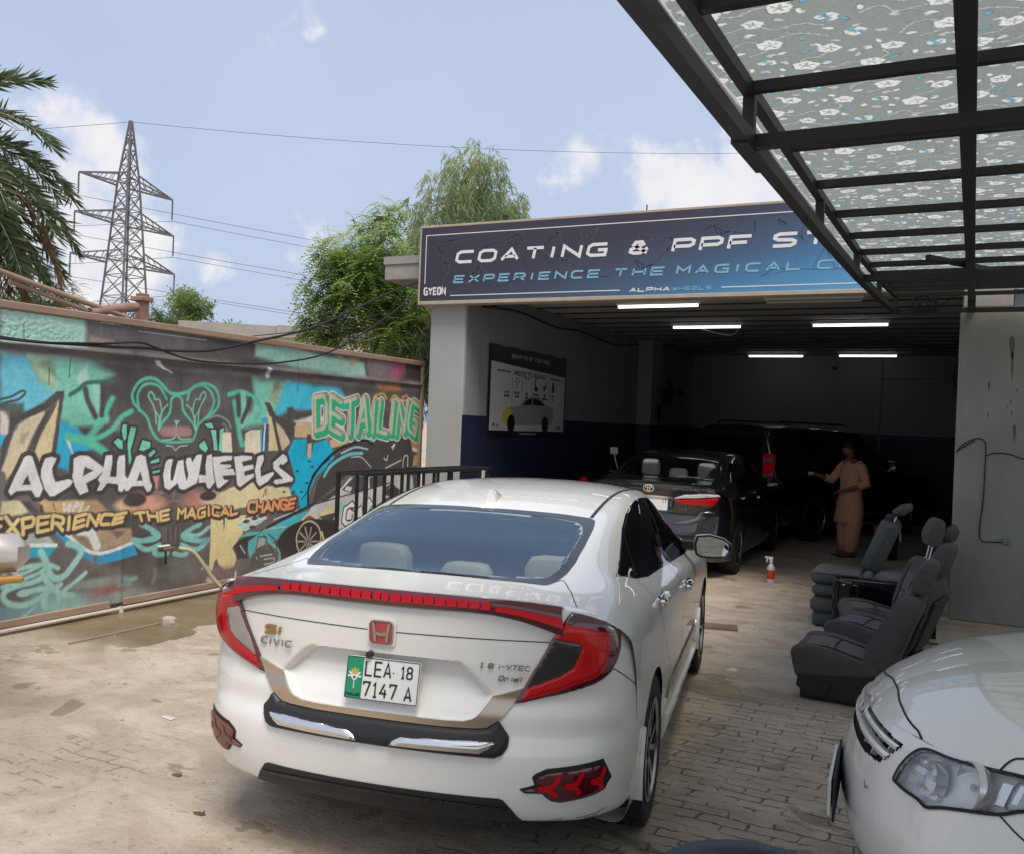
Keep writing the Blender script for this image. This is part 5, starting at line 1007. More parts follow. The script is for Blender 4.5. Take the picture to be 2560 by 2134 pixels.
# ---------------------------------------------------------------- mural wall
def build_mural():
    y0, y1, z0, z1, d = 3.0, 10.14, .075, 2.42, .0075
    ny, nz = int((y1-y0)/d)+1, int((z1-z0)/d)+1
    ys = np.linspace(y0, y1, ny); zs = np.linspace(z0, z1, nz)
    GY, GZ = np.meshgrid(ys, zs, indexing='ij'); C = np.empty((ny, nz, 3)); C[:] = (86, 82, 80)
    def vnoise(n, m, seed):
        r = np.random.default_rng(seed); g = r.random((n+2, m+2)); a = np.linspace(0, n, ny); b = np.linspace(0, m, nz); i = a.astype(int); j = b.astype(int); fa = (a-i)[:, None]; fb = (b-j)[None]; fa = fa*fa*(3-2*fa); fb = fb*fb*(3-2*fb)
        return g[i][:, j]*(1-fa)*(1-fb)+g[i+1][:, j]*fa*(1-fb)+g[i][:, j+1]*(1-fa)*fb+g[i+1][:, j+1]*fa*fb
    n1 = vnoise(14, 5, 1); n2 = vnoise(60, 20, 2); n3 = vnoise(300, 110, 3); n4 = vnoise(500, 30, 4)
    C += ((n1-.5)*26+(n2-.5)*12)[..., None]
    def win(P, pad):
        P = np.array(P, float); a = max(0, int((P[:, 0].min()-pad-y0)/d)); b = min(ny, int((P[:, 0].max()+pad-y0)/d)+2); c = max(0, int((P[:, 1].min()-pad-z0)/d)); e = min(nz, int((P[:, 1].max()+pad-z0)/d)+2)
        return P, slice(a, b), slice(c, e)
    def segdist(P, sy, sz, closed):
        X, Z = GY[sy, sz], GZ[sy, sz]; D = np.full(X.shape, 1e9); n = len(P)
        for i in range(n if closed else n-1):
            a, b = P[i], P[(i+1) % n]; ab = b-a; t = np.clip(((X-a[0])*ab[0]+(Z-a[1])*ab[1])/max(1e-9, ab@ab), 0, 1)
            D = np.minimum(D, np.hypot(X-a[0]-t*ab[0], Z-a[1]-t*ab[1]))
        return D
    def sdf(P, sy, sz):
        D = segdist(P, sy, sz, True); X, Z = GY[sy, sz], GZ[sy, sz]; ins = inside(np.c_[X.ravel(), Z.ravel()], P).reshape(X.shape); return np.where(ins, -D, D)
    wob = (n2-.5)*.02+(n3-.5)*.012
    def comp(sy, sz, al, c):
        al = np.clip(al, 0, 1)[..., None]; C[sy, sz] = C[sy, sz]*(1-al)+np.array(c, float)*al
    def poly(c, P, soft, a, grow=0., rag=1.):
        P, sy, sz = win(P, soft+grow+.03)
        if sy.stop <= sy.start or sz.stop <= sz.start: return
        s = sdf(P, sy, sz)-grow+wob[sy, sz]*rag*min(1, soft/.02); comp(sy, sz, (.5-s/max(soft, .004))*a if soft < .008 else np.clip(.5-s/soft, 0, 1)*a, c)
    def line(c, P, w, soft, a, smooth=True, vary=0.):
        P = np.array(bez(P, 6) if smooth and len(P) > 2 else P); P, sy, sz = win(P, w+soft+.02)
        if sy.stop <= sy.start or sz.stop <= sz.start: return
        s = segdist(P, sy, sz, False)-w/2; comp(sy, sz, np.clip(.5-s/max(soft, .004), 0, 1)*a, c)
    def glyphs(txt, quad):
        bl, br, tr, tl = [np.array(q) for q in quad]; n = len(txt); out = []
        ws = [(.55 if ch == 'I' else 1.) for ch in txt]; tot = sum(ws); x = 0
        for ch, w in zip(txt, ws):
            for ln in GL[ch]:
                q = []
                for p in ln:
                    u = (x+w*(.10+.74*p[0]+.10*p[1]))/tot; v = p[1]+.10*math.sin(3*p[0]+x*2); q.append(tuple((bl*(1-u)+br*u)*(1-v)+(tl*(1-u)+tr*u)*v))
                out.append((q, x/tot))
            x += w
        return out
    for s in MURAL:
        k = s[0]
        if k == 'P':
            _, c, P, soft, a, outl, oc, hole = s
            if outl: poly(oc, P, .006, 1, outl)
            poly(c, P, soft, a)
        elif k == 'L':
            _, c, P, w, soft, a, out, oc = s; line(c, P, w, soft, a)
        elif k == 'B':
            _, c, p, ry, rz, soft, a = s; P, sy, sz = win([(p[0]-ry*1.6, p[1]-rz*1.6), (p[0]+ry*1.6, p[1]+rz*1.6)], .01); X, Z = GY[sy, sz], GZ[sy, sz]
            r = np.hypot((X-p[0])/ry, (Z-p[1])/rz)+wob[sy, sz]*6*soft; comp(sy, sz, np.clip((1+soft/2-r)/max(soft, .05), 0, 1)*a, c)
        elif k == 'O': poly(s[1], s[2], .007, 1, s[3], 0)
        elif k == 'W':
            _, txt, quad, c0, c1, w = s; g = glyphs(txt, quad)
            for q, u in g: line((66, 60, 58), [(p[0]+.008, p[1]-.012) for p in q], w+.042, .006, 1, False)
            for q, u in g: line(tuple(np.array(c0)*(1-u)+np.array(c1)*u), q, w, .006, 1, False)
        elif k == 'D':
            _, txt, quad, c, wc = s; g = glyphs(txt, quad)
            for q, u in g: line(wc, q, .160, .006, 1, False)
            for q, u in g: line((120, 110, 92), q, .135, .006, .75, False)
            for q, u in g: line(c, [(p[0]+.012, p[1]-.02) for p in q], .095, .006, 1, False)
            for q, u in g: line((206, 190, 166), [(p[0]-.03, p[1]+.02) for p in q], .045, .006, .8, False)
    C *= (1+(n3-.5)*.10+(n4-.5)*.06+(n1-.5)*.06)[..., None]
    dust = np.clip((.55-GZ)/.5, 0, 1)*(.35+.5*n2)*.75; C = C*(1-dust[..., None]*.55)+np.array((118, 110, 104))*dust[..., None]*.55
    lin = np.clip(C/255, 0, 1)**2.2; lin = lin*1.42/(1+.5*lin); lin = lin.mean(-1, keepdims=True)+(lin-lin.mean(-1, keepdims=True))*1.15; lin = np.clip(lin, .004, .85)
    # the printed sheet hangs over a pipe: a real fold, with slight creases
    bump = .032*np.exp(-((GZ-2.175)/.024)**2)+.010*np.exp(-((GZ-2.09)/.05)**2)+(vnoise(40, 10, 7)-.5)*.012+(n2-.5)*.005
    fold = np.abs(GY-5.52); bump += .010*np.exp(-(fold/.03)**2)*np.clip((.9-GZ)/.5, 0, 1)
    rough = ((vnoise(500, 160, 9)-.5)*.016)*np.clip((GZ-2.20)/.03, 0, 1)*np.clip(1-np.abs(GY-4.3)/1.0, 0, 1)
    V = np.stack([np.full_like(GY, -6.435)+bump+rough, GY, GZ], -1).reshape(-1, 3)
    me = bpy.data.meshes.new('printed_sheet'); nq = (ny-1)*(nz-1); I = np.arange(ny*nz).reshape(ny, nz)
    q = np.stack([I[:-1, :-1], I[1:, :-1], I[1:, 1:], I[:-1, 1:]], -1).reshape(-1, 4)
    me.vertices.add(len(V)); me.vertices.foreach_set('co', V.astype('f').ravel()); me.loops.add(nq*4); me.loops.foreach_set('vertex_index', q.astype('i').ravel())
    me.polygons.add(nq); me.polygons.foreach_set('loop_start', np.arange(0, nq*4, 4, dtype='i')); me.polygons.foreach_set('use_smooth', np.ones(nq, bool)); me.update(calc_edges=True)
    ca = me.color_attributes.new('Col', 'FLOAT_COLOR', 'POINT'); cc = np.ones((len(V), 4), 'f'); cc[:, :3] = lin.reshape(-1, 3); ca.data.foreach_set('color', cc.ravel())
    me.materials.append(vcol_mat('mural_print', .62, (90, .12, .002)))
    t = empty('mural_wall', (-6.5, 6.5, 0)); tag(t, 'yard wall covered by a torn graffiti print in a thin wooden frame', 'wall'); MI = Matrix.Translation((6.5, -6.5, 0))
    def part(name, mb, mat, **k): o = mb.build(name, mat, t, **k); o.matrix_parent_inverse = MI; return o
    o = bpy.data.objects.new('printed_sheet', me); COL.objects.link(o); o.parent = t; o.matrix_parent_inverse = MI
    pm('old_wood', (.36, .26, .19), .8, noise=(6, .8, (.20, .11, .075)), bump=(40, .3, .003), stretch=(1, .12, 1)); pm('wall_plaster', (.30, .28, .25), .9, noise=(2, .6, (.22, .2, .18)), bump=(20, .3, .006)); pm('pipe_white', (.60, .54, .47), .5, noise=(3, .5, (.42, .34, .27)))
    m = MB(); m.box((-6.70, 2.4, 0), (-6.46, 10.26, 2.40)); part('wall', m, MAT['wall_plaster'])
    m = MB(); m.bbox((-6.47, 2.4, 2.425), (-6.405, 10.20, 2.487), .008); m.bbox((-6.46, 10.145, .08), (-6.405, 10.20, 2.42), .006); part('top_rail', m, MAT['old_wood'])
    m = MB(); m.bbox((-6.46, 2.4, .045), (-6.412, 5.42, .105), .006); m.bbox((-6.46, 5.56, .05), (-6.412, 10.14, .110), .006); part('bottom_rail', m, MAT['old_wood'])
    m = MB(); m.tube([(-6.392, 2.4, .035), (-6.392, 5.4, .033), (-6.390, 7.2, .036), (-6.392, 10.1, .034)], .016, 10); m.tube([(-6.375, 5.5, .45), (-6.388, 5.49, .03), (-6.33, 5.48, -.0), (-6.3, 5.47, -.01)], .013, 8) if False else None
    m.tube([(-6.388, 5.50, .055), (-6.380, 5.50, .0)], .02, 8); part('water_pipe', m, MAT['pipe_white'], smooth=True)
    return t
mural_wall = build_mural()
# tap and hose
def build_tap():
    pm('brass', (.30, .25, .16), .35, metal=.8); pm('hose_pvc', (.46, .42, .27), .4, noise=(4, .5, (.38, .36, .28)))
    t = empty('wall_tap', (-6.40, 5.93, .50)); tag(t, 'grey brass water tap on the mural wall with a hose pushed on', 'tap')
    m = MB(); m.tube([(0, -.03, 0), (.06, -.03, 0), (.075, .02, .004), (.08, .07, 0)], [.02, .022, .02, .018], 10); m.tube([(.06, -.03, 0), (.06, -.03, .03)], .012, 8); m.build('tap_body', MAT['brass'], t, True)
    m = MB(); m.bbox((.04, -.09, .022), (.08, .03, .038), .006); m.build('tap_handle', MAT['white_plastic'], t); m = MB(); m.tube([(.06, -.01, -.01), (.065, -.01, -.11), (.06, .0, -.13)], .009, 8); m.build('tap_rag', MAT['cable_black'], t)
    h = MB(); h.tube([tuple(p) for p in bez([(-6.31, 6.04, .50), (-6.24, 6.13, .47), (-6.20, 6.20, .38), (-6.15, 6.32, .20), (-6.05, 6.45, .05), (-5.8, 6.48, .022), (-5.3, 6.3, .02), (-4.7, 6.05, .02), (-4.1, 5.9, .02), (-3.6, 5.6, .02)], 8)], .019, 10)
    tag(h.build('garden_hose', MAT['hose_pvc'], None, True), 'pale hose hanging from the wall tap and running behind the white sedan', 'hose')
build_tap()
# ---------------------------------------------------------------- canopy of black steel with a flowered cloth
def build_canopy():
    t = empty('canopy', (-.72, 9.7, 0)); tag(t, 'black steel canopy frame carrying grey flowered cloth over the right side', 'canopy'); MI = Matrix.Translation((.72, -9.7, 0))
    def part(name, mb, mat, **k): o = mb.build(name, mat, t, **k); o.matrix_parent_inverse = MI; return o
    zl = lambda y: float(np.interp(y, [-2, 2, 3, 4.5, 6.5, 8, 9.7], [2.66, 2.70, 2.71, 2.735, 2.795, 2.865, 2.965]))
    zu = lambda y: float(np.interp(y, [-2, 2, 3, 4.5, 6.5, 8, 9.7], [2.83, 2.865, 2.885, 2.905, 2.945, 3.01, 3.12]))
    X0, X1 = -.722, 6.0; ys = [-8.4, -4, -.2, 1.0, 2.0, 3.15, 4.77, 6.55, 8.05, 9.7]  # unseen run behind camera and to the right, added to darken the floor
    m = MB()
    for a, b in zip(ys[:-1], ys[1:]): m.bar((X0, a, zl(a)), (X0, b, zl(b)), .048, .05)
    m.bar((X0-.006, 3.05, zl(3.05)), (X0-.006, 3.45, zl(3.45)), .056, .062); part('lower_chord', m, MAT['steel_black'])
    m = MB()
    for a, b in zip(ys[:-1], ys[1:]): m.bar((X0, a, zu(a)), (X0, b, zu(b)), .038, .042)
    part('upper_chord', m, MAT['steel_black'])
    for y in (.9, 3.16, 4.78, 6.40, 8.0, 9.7):
        m = MB(); m.bar((X0, y, zl(y)), (X0, y, zu(y)), .04); part('web', m, MAT['steel_black'])
    for y in (-8, -6.5, -5, -3.5, -2, -.9, .1, 1.0, 1.75, 2.45, 3.13, 3.86, 4.52, 5.21, 5.86, 6.46, 7.09, 7.62, 8.17, 8.6, 9.01, 9.7):
        m = MB(); m.bar((X0, y, zu(y)), (X1, y, zu(y)+.02), .035, .036); part('purlin', m, MAT['steel_black'])
    for y in (3.17, 6.65, 9.7):
        m = MB(); m.bar((X0, y, zl(y)), (X1, y, zl(y)), .042, .046); part('truss_chord', m, MAT['steel_black'])
    m = MB()
    for a, b in zip(ys[:-1], ys[1:]): m.bar((-.055, a, zu(a)-.046), (-.055, b, zu(b)-.046), .055, .05)
    part('long_beam', m, MAT['steel_black'])
    m = MB(); m.bar((-.055, 9.70, 2.965), (-.055, 9.70, 3.115), .07); m.bar((-.055, 9.71, 3.0), (-.055, 9.93, 3.0), .06); m.bar((-.3, 6.5, 2.90), (.55, 8.4, 3.0), .034); part('bracket', m, MAT['steel_black'])
    # cloth sheet: the print is drawn once as a repeat and carried over the sheet as its colour
    T, K = .50, 150; px = T/K; tile = np.empty((K, K, 3)); tile[:] = (.235, .262, .240); rr = random.Random(21)
    gx, gy = np.meshgrid((np.arange(K)+.5)*px, (np.arange(K)+.5)*px, indexing='ij')
    WHT, LIN, BLU, DRK = (.66, .67, .62), (.47, .49, .45), (.16, .36, .44), (.13, .145, .13)
    def put(mask, col):
        m_ = np.clip(mask, 0, 1)[..., None]; tile[:] = tile*(1-m_)+np.array(col)*m_
    def wrap(c, g): return (g-c+T/2) % T-T/2
    def petal(cx, cy, a, r0, r1, w, col):
        x, y = wrap(cx, gx), wrap(cy, gy); u = x*math.cos(a)+y*math.sin(a); v = -x*math.sin(a)+y*math.cos(a); k = np.clip((u-r0)/(r1-r0), 0, 1)
        put(((w*np.sin(np.pi*k**.95)**.62-np.abs(v))/px+.5)*((u > r0) & (u < r1)), col)
    def ribbon(pts, w, col):
        Q = np.array([p[:2] for p in bez([(q[0], q[1], 0) for q in pts], 6)]); D = np.full(gx.shape, 9.)
        for a, b in zip(Q[:-1], Q[1:]):
            x, y = wrap(a[0], gx), wrap(a[1], gy); d = b-a; t_ = np.clip((x*d[0]+y*d[1])/max(1e-9, d@d), 0, 1); D = np.minimum(D, np.hypot(x-t_*d[0], y-t_*d[1]))
        put((w/2-D)/px+.5, col)
    stems = [[(.0, .3), (.12, .24), (.2, .08), (.36, .04), (.5, .12)], [(.48, .33), (.42, .45), (.30, .48), (.27, .60)], [(.3, .6), (.45, .68), (.58, .62), (.70, .66)], [(.70, .66), (.80, .55), (.78, .44), (.86, .36)], [(.15, .16), (.05, .06), (-.05, .1), (-.1, .2)], [(.52, .82), (.62, .93), (.78, .90), (.9, .96)], [(.1, .85), (.22, .78), (.3, .88), (.46, .84)]]
    for pl in stems: ribbon([(p[0]*T, p[1]*T) for p in pl], .0115, DRK); ribbon([(p[0]*T, p[1]*T) for p in pl], .0065, LIN)
    for n, (x, y) in enumerate([(.10, .33), (.22, .30), (.35, .15), (.40, .22), (.57, .22), (.58, .42), (.20, .48), (.16, .66), (.40, .54), (.46, .58), (.62, .52), (.76, .26), (.82, .14), (.92, .24), (.86, .58), (.80, .76), (.64, .78), (.38, .74), (.26, .92), (.12, .74), (.04, .92), (.44, .96), (.70, .99), (.95, .6), (.03, .60), (.55, .02), (.30, .36), (.72, .36)]):
        a = (n*2.399) % 6.28; petal(x*T, y*T, a, -.004, .037, .0115, DRK); petal(x*T, y*T, a, 0, .034, .0085, BLU if n % 6 == 2 else (WHT if n % 2 else LIN))
        if n % 3 == 0: petal(x*T, y*T, a+.9, 0, .024, .007, LIN)
    for (x, y, r, bl) in [(.15, .16, .062, 0), (.48, .33, .055, 0), (.30, .60, .066, 0), (.70, .66, .058, 0), (.66, .10, .050, 1), (.08, .46, .045, 1), (.52, .82, .048, 0), (.84, .40, .052, 0), (.93, .85, .05, 1)]:
        a0 = rr.random()*6.28; r = r*.66
        for k in range(5): a = a0+k*1.2566+rr.uniform(-.12, .12); petal(x*T, y*T, a, 0, r*1.1, r*.58, DRK)
        for k in range(5):
            a = a0+k*1.2566; petal(x*T, y*T, a, r*.02, r*1.03, r*.53, BLU if bl and k % 2 else WHT)
        for k in range(5): a = a0+k*1.2566; ribbon([(x*T+.12*r*math.cos(a), y*T+.12*r*math.sin(a)), (x*T+.35*r*math.cos(a), y*T+.35*r*math.sin(a)), (x*T+.62*r*math.cos(a), y*T+.62*r*math.sin(a))], .004, DRK)
    xs = np.r_[np.arange(-.815, 1.45, .0052), np.arange(1.46, X1, .05)]; yy = np.r_[np.arange(-8.5, 1.75, .05), np.arange(1.76, 9.79, .0056)]
    GX, GY = np.meshgrid(xs, yy, indexing='ij'); row = np.floor((GY+1.7)/T); U = ((GX+.88-np.where(row % 2 > 0, .4*T, 0)) % T)/T; V = ((GY+1.7) % T)/T
    c = tile[np.minimum((U*K).astype(int), K-1), np.minimum((V*K).astype(int), K-1)]; q = np.random.default_rng(4).random(GX.shape)
    c = c*(.90+.2*q)[..., None]; Z = np.interp(GY, [-2, 2, 3, 4.5, 6.5, 8, 9.7], [2.83, 2.865, 2.885, 2.905, 2.945, 3.01, 3.12])+.042+.012*np.sin(GY*4.1+GX)+.006*np.sin(GX*7+GY*2)
    nx, ny = GX.shape; I = np.arange(nx*ny).reshape(nx, ny); fq = np.stack([I[:-1, :-1], I[:-1, 1:], I[1:, 1:], I[1:, :-1]], -1).reshape(-1, 4); nq = len(fq)
    me = bpy.data.meshes.new('cloth'); me.vertices.add(nx*ny); me.vertices.foreach_set('co', np.stack([GX, GY, Z], -1).astype('f').ravel()); me.loops.add(nq*4); me.loops.foreach_set('vertex_index', fq.astype('i').ravel())
    me.polygons.add(nq); me.polygons.foreach_set('loop_start', np.arange(0, nq*4, 4, dtype='i')); me.polygons.foreach_set('use_smooth', np.ones(nq, bool)); me.update(calc_edges=True)
    ca = me.color_attributes.new('Col', 'FLOAT_COLOR', 'POINT'); cc = np.ones((nx*ny, 4), 'f'); cc[:, :3] = c.reshape(-1, 3); ca.data.foreach_set('color', cc.ravel()); me.materials.append(vcol_mat('flower_cloth', .85, trans=.70))
    o = bpy.data.objects.new('cloth', me); COL.objects.link(o); o.parent = t; o.matrix_parent_inverse = MI
    m = MB(); m.bar((-.826, -8.4, zu(-2)+.045), (-.826, 2, zu(2)+.045), .012, .02)
    for a, b in zip(ys[4:-1], ys[5:]): m.bar((-.826, a, zu(a)+.045), (-.826, b, zu(b)+.045), .012, .02)
    part('cloth_hem', m, MAT['white_plastic'])
    # coil of cable tied under the far end
    c = MB(); rr = random.Random(8)
    for k in range(7):
        R_, cx, cz = .085+rr.uniform(-.02, .025), -.46+rr.uniform(-.05, .05), 3.02+rr.uniform(-.025, .02); tl = rr.uniform(-.3, .3)
        c.tube([(cx+R_*1.1*math.cos(a), 9.64+.02*math.sin(a*2+k)+tl*.05*math.cos(a), cz+R_*math.sin(a)) for a in np.linspace(0, 6.28, 22)], .005, 5)
    for pl in ([(-.40, 9.65, 3.10), (-.33, 9.66, 3.02), (-.27, 9.7, 3.05), (-.20, 9.75, 3.11)], [(-.5, 9.65, 3.1), (-.42, 9.64, 3.0), (-.40, 9.64, 2.93)], [(-.35, 9.65, 3.09), (-.36, 9.66, 3.02)]): c.tube([tuple(p) for p in bez(pl, 6)], .005, 5)
    tag(c.build('cable_coil', MAT['cable_black']), 'loose coil of black cable tied under the far end of the canopy', 'cable')
build_canopy()
# black steel stand beyond the white sedan
def build_rack():
    t = empty('steel_stand', (-5.36, 7.07, 0)); tag(t, 'long low black steel tube stand between the white sedan and the mural', 'stand')
    L_, W_, H_ = 2.43, .32, 1.20
    m = MB()
    for x in (0, W_): m.bar((x, -.02, H_), (x+.02, L_+.02, H_), .034)
    for k in range(9): m.bar((0, L_*k/8, H_), (W_, L_*k/8, H_), .03, .028)
    m.build('top_frame', MAT['steel_black'], t)
    for k in range(9):
        for x in (0, W_):
            y = L_*k/8 if x else min(L_, L_*k/8+.0); q = MB(); q.bar((x, y, .0), (x, y, H_-.017), .032 if k in (0, 8) else .026); q.build('upright', MAT['steel_black'], t)
    m = MB()
    for x in (0, W_): m.bar((x, 0, .12), (x, L_, .12), .03)
    m.build('bottom_rail', MAT['steel_black'], t)
build_rack()
# ---------------------------------------------------------------- trees beyond the wall
def leaf_mats():
    vcol_mat('foliage', .5, trans=.5); pm('bark', (.20, .17, .13), .9, noise=(5, .7, (.10, .085, .065)), bump=(18, .6, .01), stretch=(1, 1, .25)); pm('bark_pale', (.34, .33, .22), .85, noise=(4, .7, (.22, .20, .14)), bump=(14, .3, .006), stretch=(1, 1, .3))
leaf_mats()
class Leaves:
    def __init__(self): self.v = []; self.c = []; self.n = 0
    def add(self, p, d, up, ln, w, col):
        s = np.cross(d, up); k = np.linalg.norm(s); s = s/k if k > 1e-6 else np.array((1., 0, 0)); m = p+d*ln*.45
        self.v += [p, m+s*w/2, p+d*ln, m-s*w/2]; self.c += [col]*4
    def build(self, name, parent):
        n = len(self.v)//4; V = np.array(self.v); me = bpy.data.meshes.new(name); me.vertices.add(len(V)); me.vertices.foreach_set('co', V.astype('f').ravel())
        me.loops.add(4*n); me.loops.foreach_set('vertex_index', np.arange(4*n, dtype='i')); me.polygons.add(n); me.polygons.foreach_set('loop_start', np.arange(0, 4*n, 4, dtype='i')); me.update(calc_edges=True)
        ca = me.color_attributes.new('Col', 'FLOAT_COLOR', 'POINT'); c = np.ones((4*n, 4), 'f'); c[:, :3] = np.array(self.c); ca.data.foreach_set('color', c.ravel()); me.materials.append(MAT['foliage'])
        o = bpy.data.objects.new(name, me); COL.objects.link(o); o.parent = parent; return o
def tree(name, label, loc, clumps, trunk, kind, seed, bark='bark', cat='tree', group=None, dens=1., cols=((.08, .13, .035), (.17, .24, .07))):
    """clumps: (x, y, z, radius) crown masses relative to loc; trunk: list of (x, y, z, radius)"""
    r = np.random.default_rng(seed); t = empty(name, loc); tag(t, label, cat, group)
    m = MB(); m.tube([p[:3] for p in trunk], [p[3] for p in trunk], 9); top = np.array(trunk[-1][:3])
    L = Leaves(); c0, c1 = np.array(cols[0]), np.array(cols[1])
    for (cx, cy, cz, cr) in clumps:
        c = np.array((cx, cy, cz)); k = int(np.argmin([np.linalg.norm(np.array(p[:3])-(c-np.array((0, 0, cr*.8)))) for p in trunk])); b = np.array(trunk[k][:3])
        mid = (b+c)/2+r.normal(0, .12, 3)*cr; q = bez([b, mid, c], 5); m.tube([tuple(p) for p in q], [max(.008, trunk[k][3]*.55*(1-i/len(q))+.008) for i in range(len(q))], 6)
        nt = int(34*dens*(cr/.6)**2)
        for _ in range(nt):     # twigs with their leaves
            d = r.normal(0, 1, 3); d /= np.linalg.norm(d); d[2] = d[2]*.8; rad = cr*(.45+.6*r.random()**.6); e = c+d*rad; s = c+d*rad*.25
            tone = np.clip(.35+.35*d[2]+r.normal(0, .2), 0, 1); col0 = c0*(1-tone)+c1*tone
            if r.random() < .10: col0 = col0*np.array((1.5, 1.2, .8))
            if kind == 'willow':     # long drooping narrow leaves on hanging strings
                drop = .25+.5*r.random(); npt = 9; out = np.array((d[0], d[1], 0))*.18
                for i in range(npt):
                    u = i/npt; p = e+out*u+np.array((0, 0, -drop*u*u*1.1+.08*u))+r.normal(0, .02, 3)
                    for _k in range(2):
                        a = r.normal(0, .45, 3)+np.array((out[0], out[1], -.95)); a /= np.linalg.norm(a); L.add(p, a, r.normal(0, 1, 3), .13+.10*r.random(), .020, tuple(col0*(.8+.5*r.random())))
            elif kind == 'pinnate':
                for _j in range(4):
                    a = d*.8+r.normal(0, .6, 3); a[2] -= .25; a /= np.linalg.norm(a); sd = np.cross(a, (0, 0, 1.)); sd /= max(1e-6, np.linalg.norm(sd)); ln = .20+.16*r.random(); p0 = e+r.normal(0, .10, 3)*cr
                    for i in range(7):
                        for sg in (1, -1):
                            p = p0+a*ln*i/7+np.array((0, 0, -.12*(i/7)**2)); b2 = sd*sg+a*.45+np.array((0, 0, -.25)); b2 /= np.linalg.norm(b2); L.add(p, b2, (0, 0, 1.), .075*(1-.3*i/7), .028, tuple(col0*(.75+.55*r.random())))
            else:
                for _j in range(16):
                    a = d+r.normal(0, .9, 3); a /= np.linalg.norm(a); p = s+(e-s)*r.random()+r.normal(0, .10, 3)*cr; L.add(p, a, r.normal(0, 1, 3), (.10+.08*r.random())*max(1, cr/.9), .055*max(1, cr/.9), tuple(col0*(.75+.5*r.random())))
    tk = m.build('trunk', MAT[bark], t, True); L.build('crown', t)
    return t
W_ = lambda loc, pts: [tuple(np.array(p[:3])-np.array(loc))+(p[3],) for p in pts]
rq = np.random.default_rng(5)
def crown(cx, cy, cz, rx, ry, rz, n, r0, seed):
    q = np.random.default_rng(seed); out = []
    for _ in range(n):
        d = q.normal(0, 1, 3); d /= np.linalg.norm(d); k = q.random()**.4; out.append((cx+d[0]*rx*k, cy+d[1]*ry*k, cz+d[2]*rz*k, r0*(.7+.6*q.random())))
    return out
